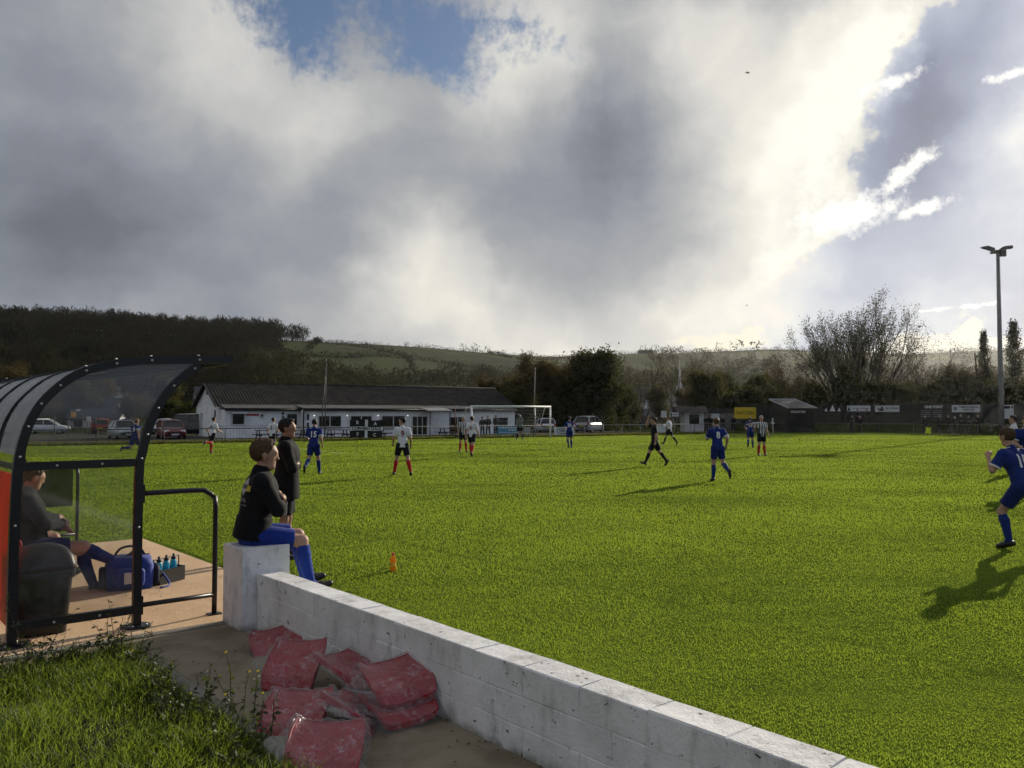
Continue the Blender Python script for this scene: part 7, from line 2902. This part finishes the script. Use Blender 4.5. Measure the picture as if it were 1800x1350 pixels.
# spectators
DK = dict(shirt=C_COAT, sleeve='long', shorts=C_TROU, long=True, collar=True, hem=.14)
DK2 = dict(shirt=C_COAT2, sleeve='long', shorts=C_TROU, long=True, collar=True, hem=.2)
H_GREY = cloth('grey_hat', (.25, .25, .25))
H_DARK = cloth('dark_hat', (.02, .02, .022))
POCK = Pose(3, 0, (2, 5, 3), (-2, 5, 3), (10, 12, 55, 40), (10, 12, 55, 40))
CROSS = Pose(2, 0, (2, 6, 3), (-2, 6, 3), (22, 5, 98, 76), (20, 5, 100, 76))


def spec(px, Y, face, P, label, kit, H=1.76, hair='dark', hat=None, z=0.0, group='spectators around the pitch'):
    q = D(px, 740, Y)
    return person((q.x, Y, z), face, P, label, kit, H, hair, h=.034, group=group, hat=hat)


def goal_spec(px, b_, face, P, label, kit, H=1.76, hair='dark', hat=None):
    q = PL(px, 740, GL(0, b_), GB)
    return person((q.x, q.y, 0), face, P, label, kit, H, hair, h=.034, group='spectators around the pitch', hat=hat)


goal_spec(848, 4.6, 200, POCK, 'dark coated spectator leftmost of three behind the net', DK, 1.70, hat=H_DARK)
goal_spec(858, 4.4, 190, POCK, 'spectator in dark green coat in the middle of three behind the net', DK2, 1.76)
goal_spec(872, 4.2, 200, Pose(2, 0, (2, 5, 3), (-2, 5, 3), (95, 50, 60, 0), (10, 10, 60, 40)), 'dark spectator lifting an arm behind the goal net', DK, 1.80, hat=H_DARK)
for px_, Y_, lab, kt, ht in ((1241, 86, 'dark spectator right beside the kiosk window', DK, None), (1249, 85.4, 'second dark spectator standing close right of the kiosk', DK2, H_DARK), (1270, 87, 'dark spectator standing just right of number 8', DK, H_GREY), (1289, 88, 'spectator alone below the yellow board', DK, H_GREY)):
    spec(px_, Y_, 175 + random.uniform(-20, 20), POCK, lab, kt, 1.74, 'dark', ht)
spec(1497, 79.5, 160, CROSS, 'left one of two spectators at the railing below the white boards', DK, 1.80)
spec(1512, 79, 200, POCK, 'right one of two spectators at the railing, pale collar', DK, 1.72, 'grey')
spec(1507, 88.6, 180, POCK, 'left one of two people up on the bank before the white board', DK, 1.72, 'dark', None, .70)
spec(1524, 88.2, 170, POCK, 'right one of two people up on the bank before the white board', DK2, 1.80, 'dark', None, .70)
hv = spec(1626, 77.6, 200, Pose(10, 0, (12, 5, 8), (-8, 5, 10), (10, 8, 20, 5), (24, 12, 20, 5)), 'grey haired spectator carrying a bright yellow bib', DK, 1.74, 'grey')
for px_, hr_, kt, hgt, lab in ((1651, 'grey', DK, 1.78, 'grey haired spectator leftmost of the group of six'), (1667, 'dark', DK, 1.84, 'second spectator from the left in the group of six'), (1678, 'grey', DK2, 1.68, 'shortest spectator third in the group of six'), (1689, 'grey', DK, 1.86, 'tallest spectator in the middle of the group of six'), (1703, 'grey', DK2, 1.76, 'fifth spectator in the group of six'), (1719, 'grey', DK, 1.80, 'spectator in long dark coat rightmost of the group of six')):
    spec(px_, 77.5 + random.uniform(-.4, .4), 180 + random.uniform(-35, 35), random.choice((CROSS, POCK)), lab, kt, hgt, hr_)
# the yellow bib in the hand
q = D(1632, 757, 77.3)
bib = tag(empty('training_bib', (q.x, q.y, q.z - .25), world=True), 'bright yellow bib hanging from a spectator\'s hand', 'bib')
rows = []
for j in range(8):
    f = j / 7
    rows.append([Vector((q.x - .22 + .44 * i / 7 + .03 * math.sin(5 * f + i), q.y + .07 * math.sin(i * 1.3 + 2 * f), q.z + .28 - .56 * f + .05 * math.sin(i))) for i in range(8)])
MB().strip(rows).build('front', C_HIVIS, bib, True)
MB().strip([[p + Vector((0, .05, 0)) for p in r][::-1] for r in rows]).build('back', C_HIVIS, bib, True)

# ------------------------------------------------------------------ moist air between here and the hills
hz_m = bpy.data.materials.new('moist_air')
hz_m.use_nodes = True
t_ = hz_m.node_tree
t_.nodes.clear()
pv = t_.nodes.new('ShaderNodeVolumePrincipled')
pv.inputs['Color'].default_value = (0.93, 0.94, 0.96, 1)
pv.inputs['Density'].default_value = 0.00006
pv.inputs['Anisotropy'].default_value = 0.72
ov = t_.nodes.new('ShaderNodeOutputMaterial')
t_.links.new(pv.outputs[0], ov.inputs['Volume'])
hz = MB().box((0, 200, 54), (2900, 2720, 111)).build('haze', hz_m)
tag(hz, kind='stuff')
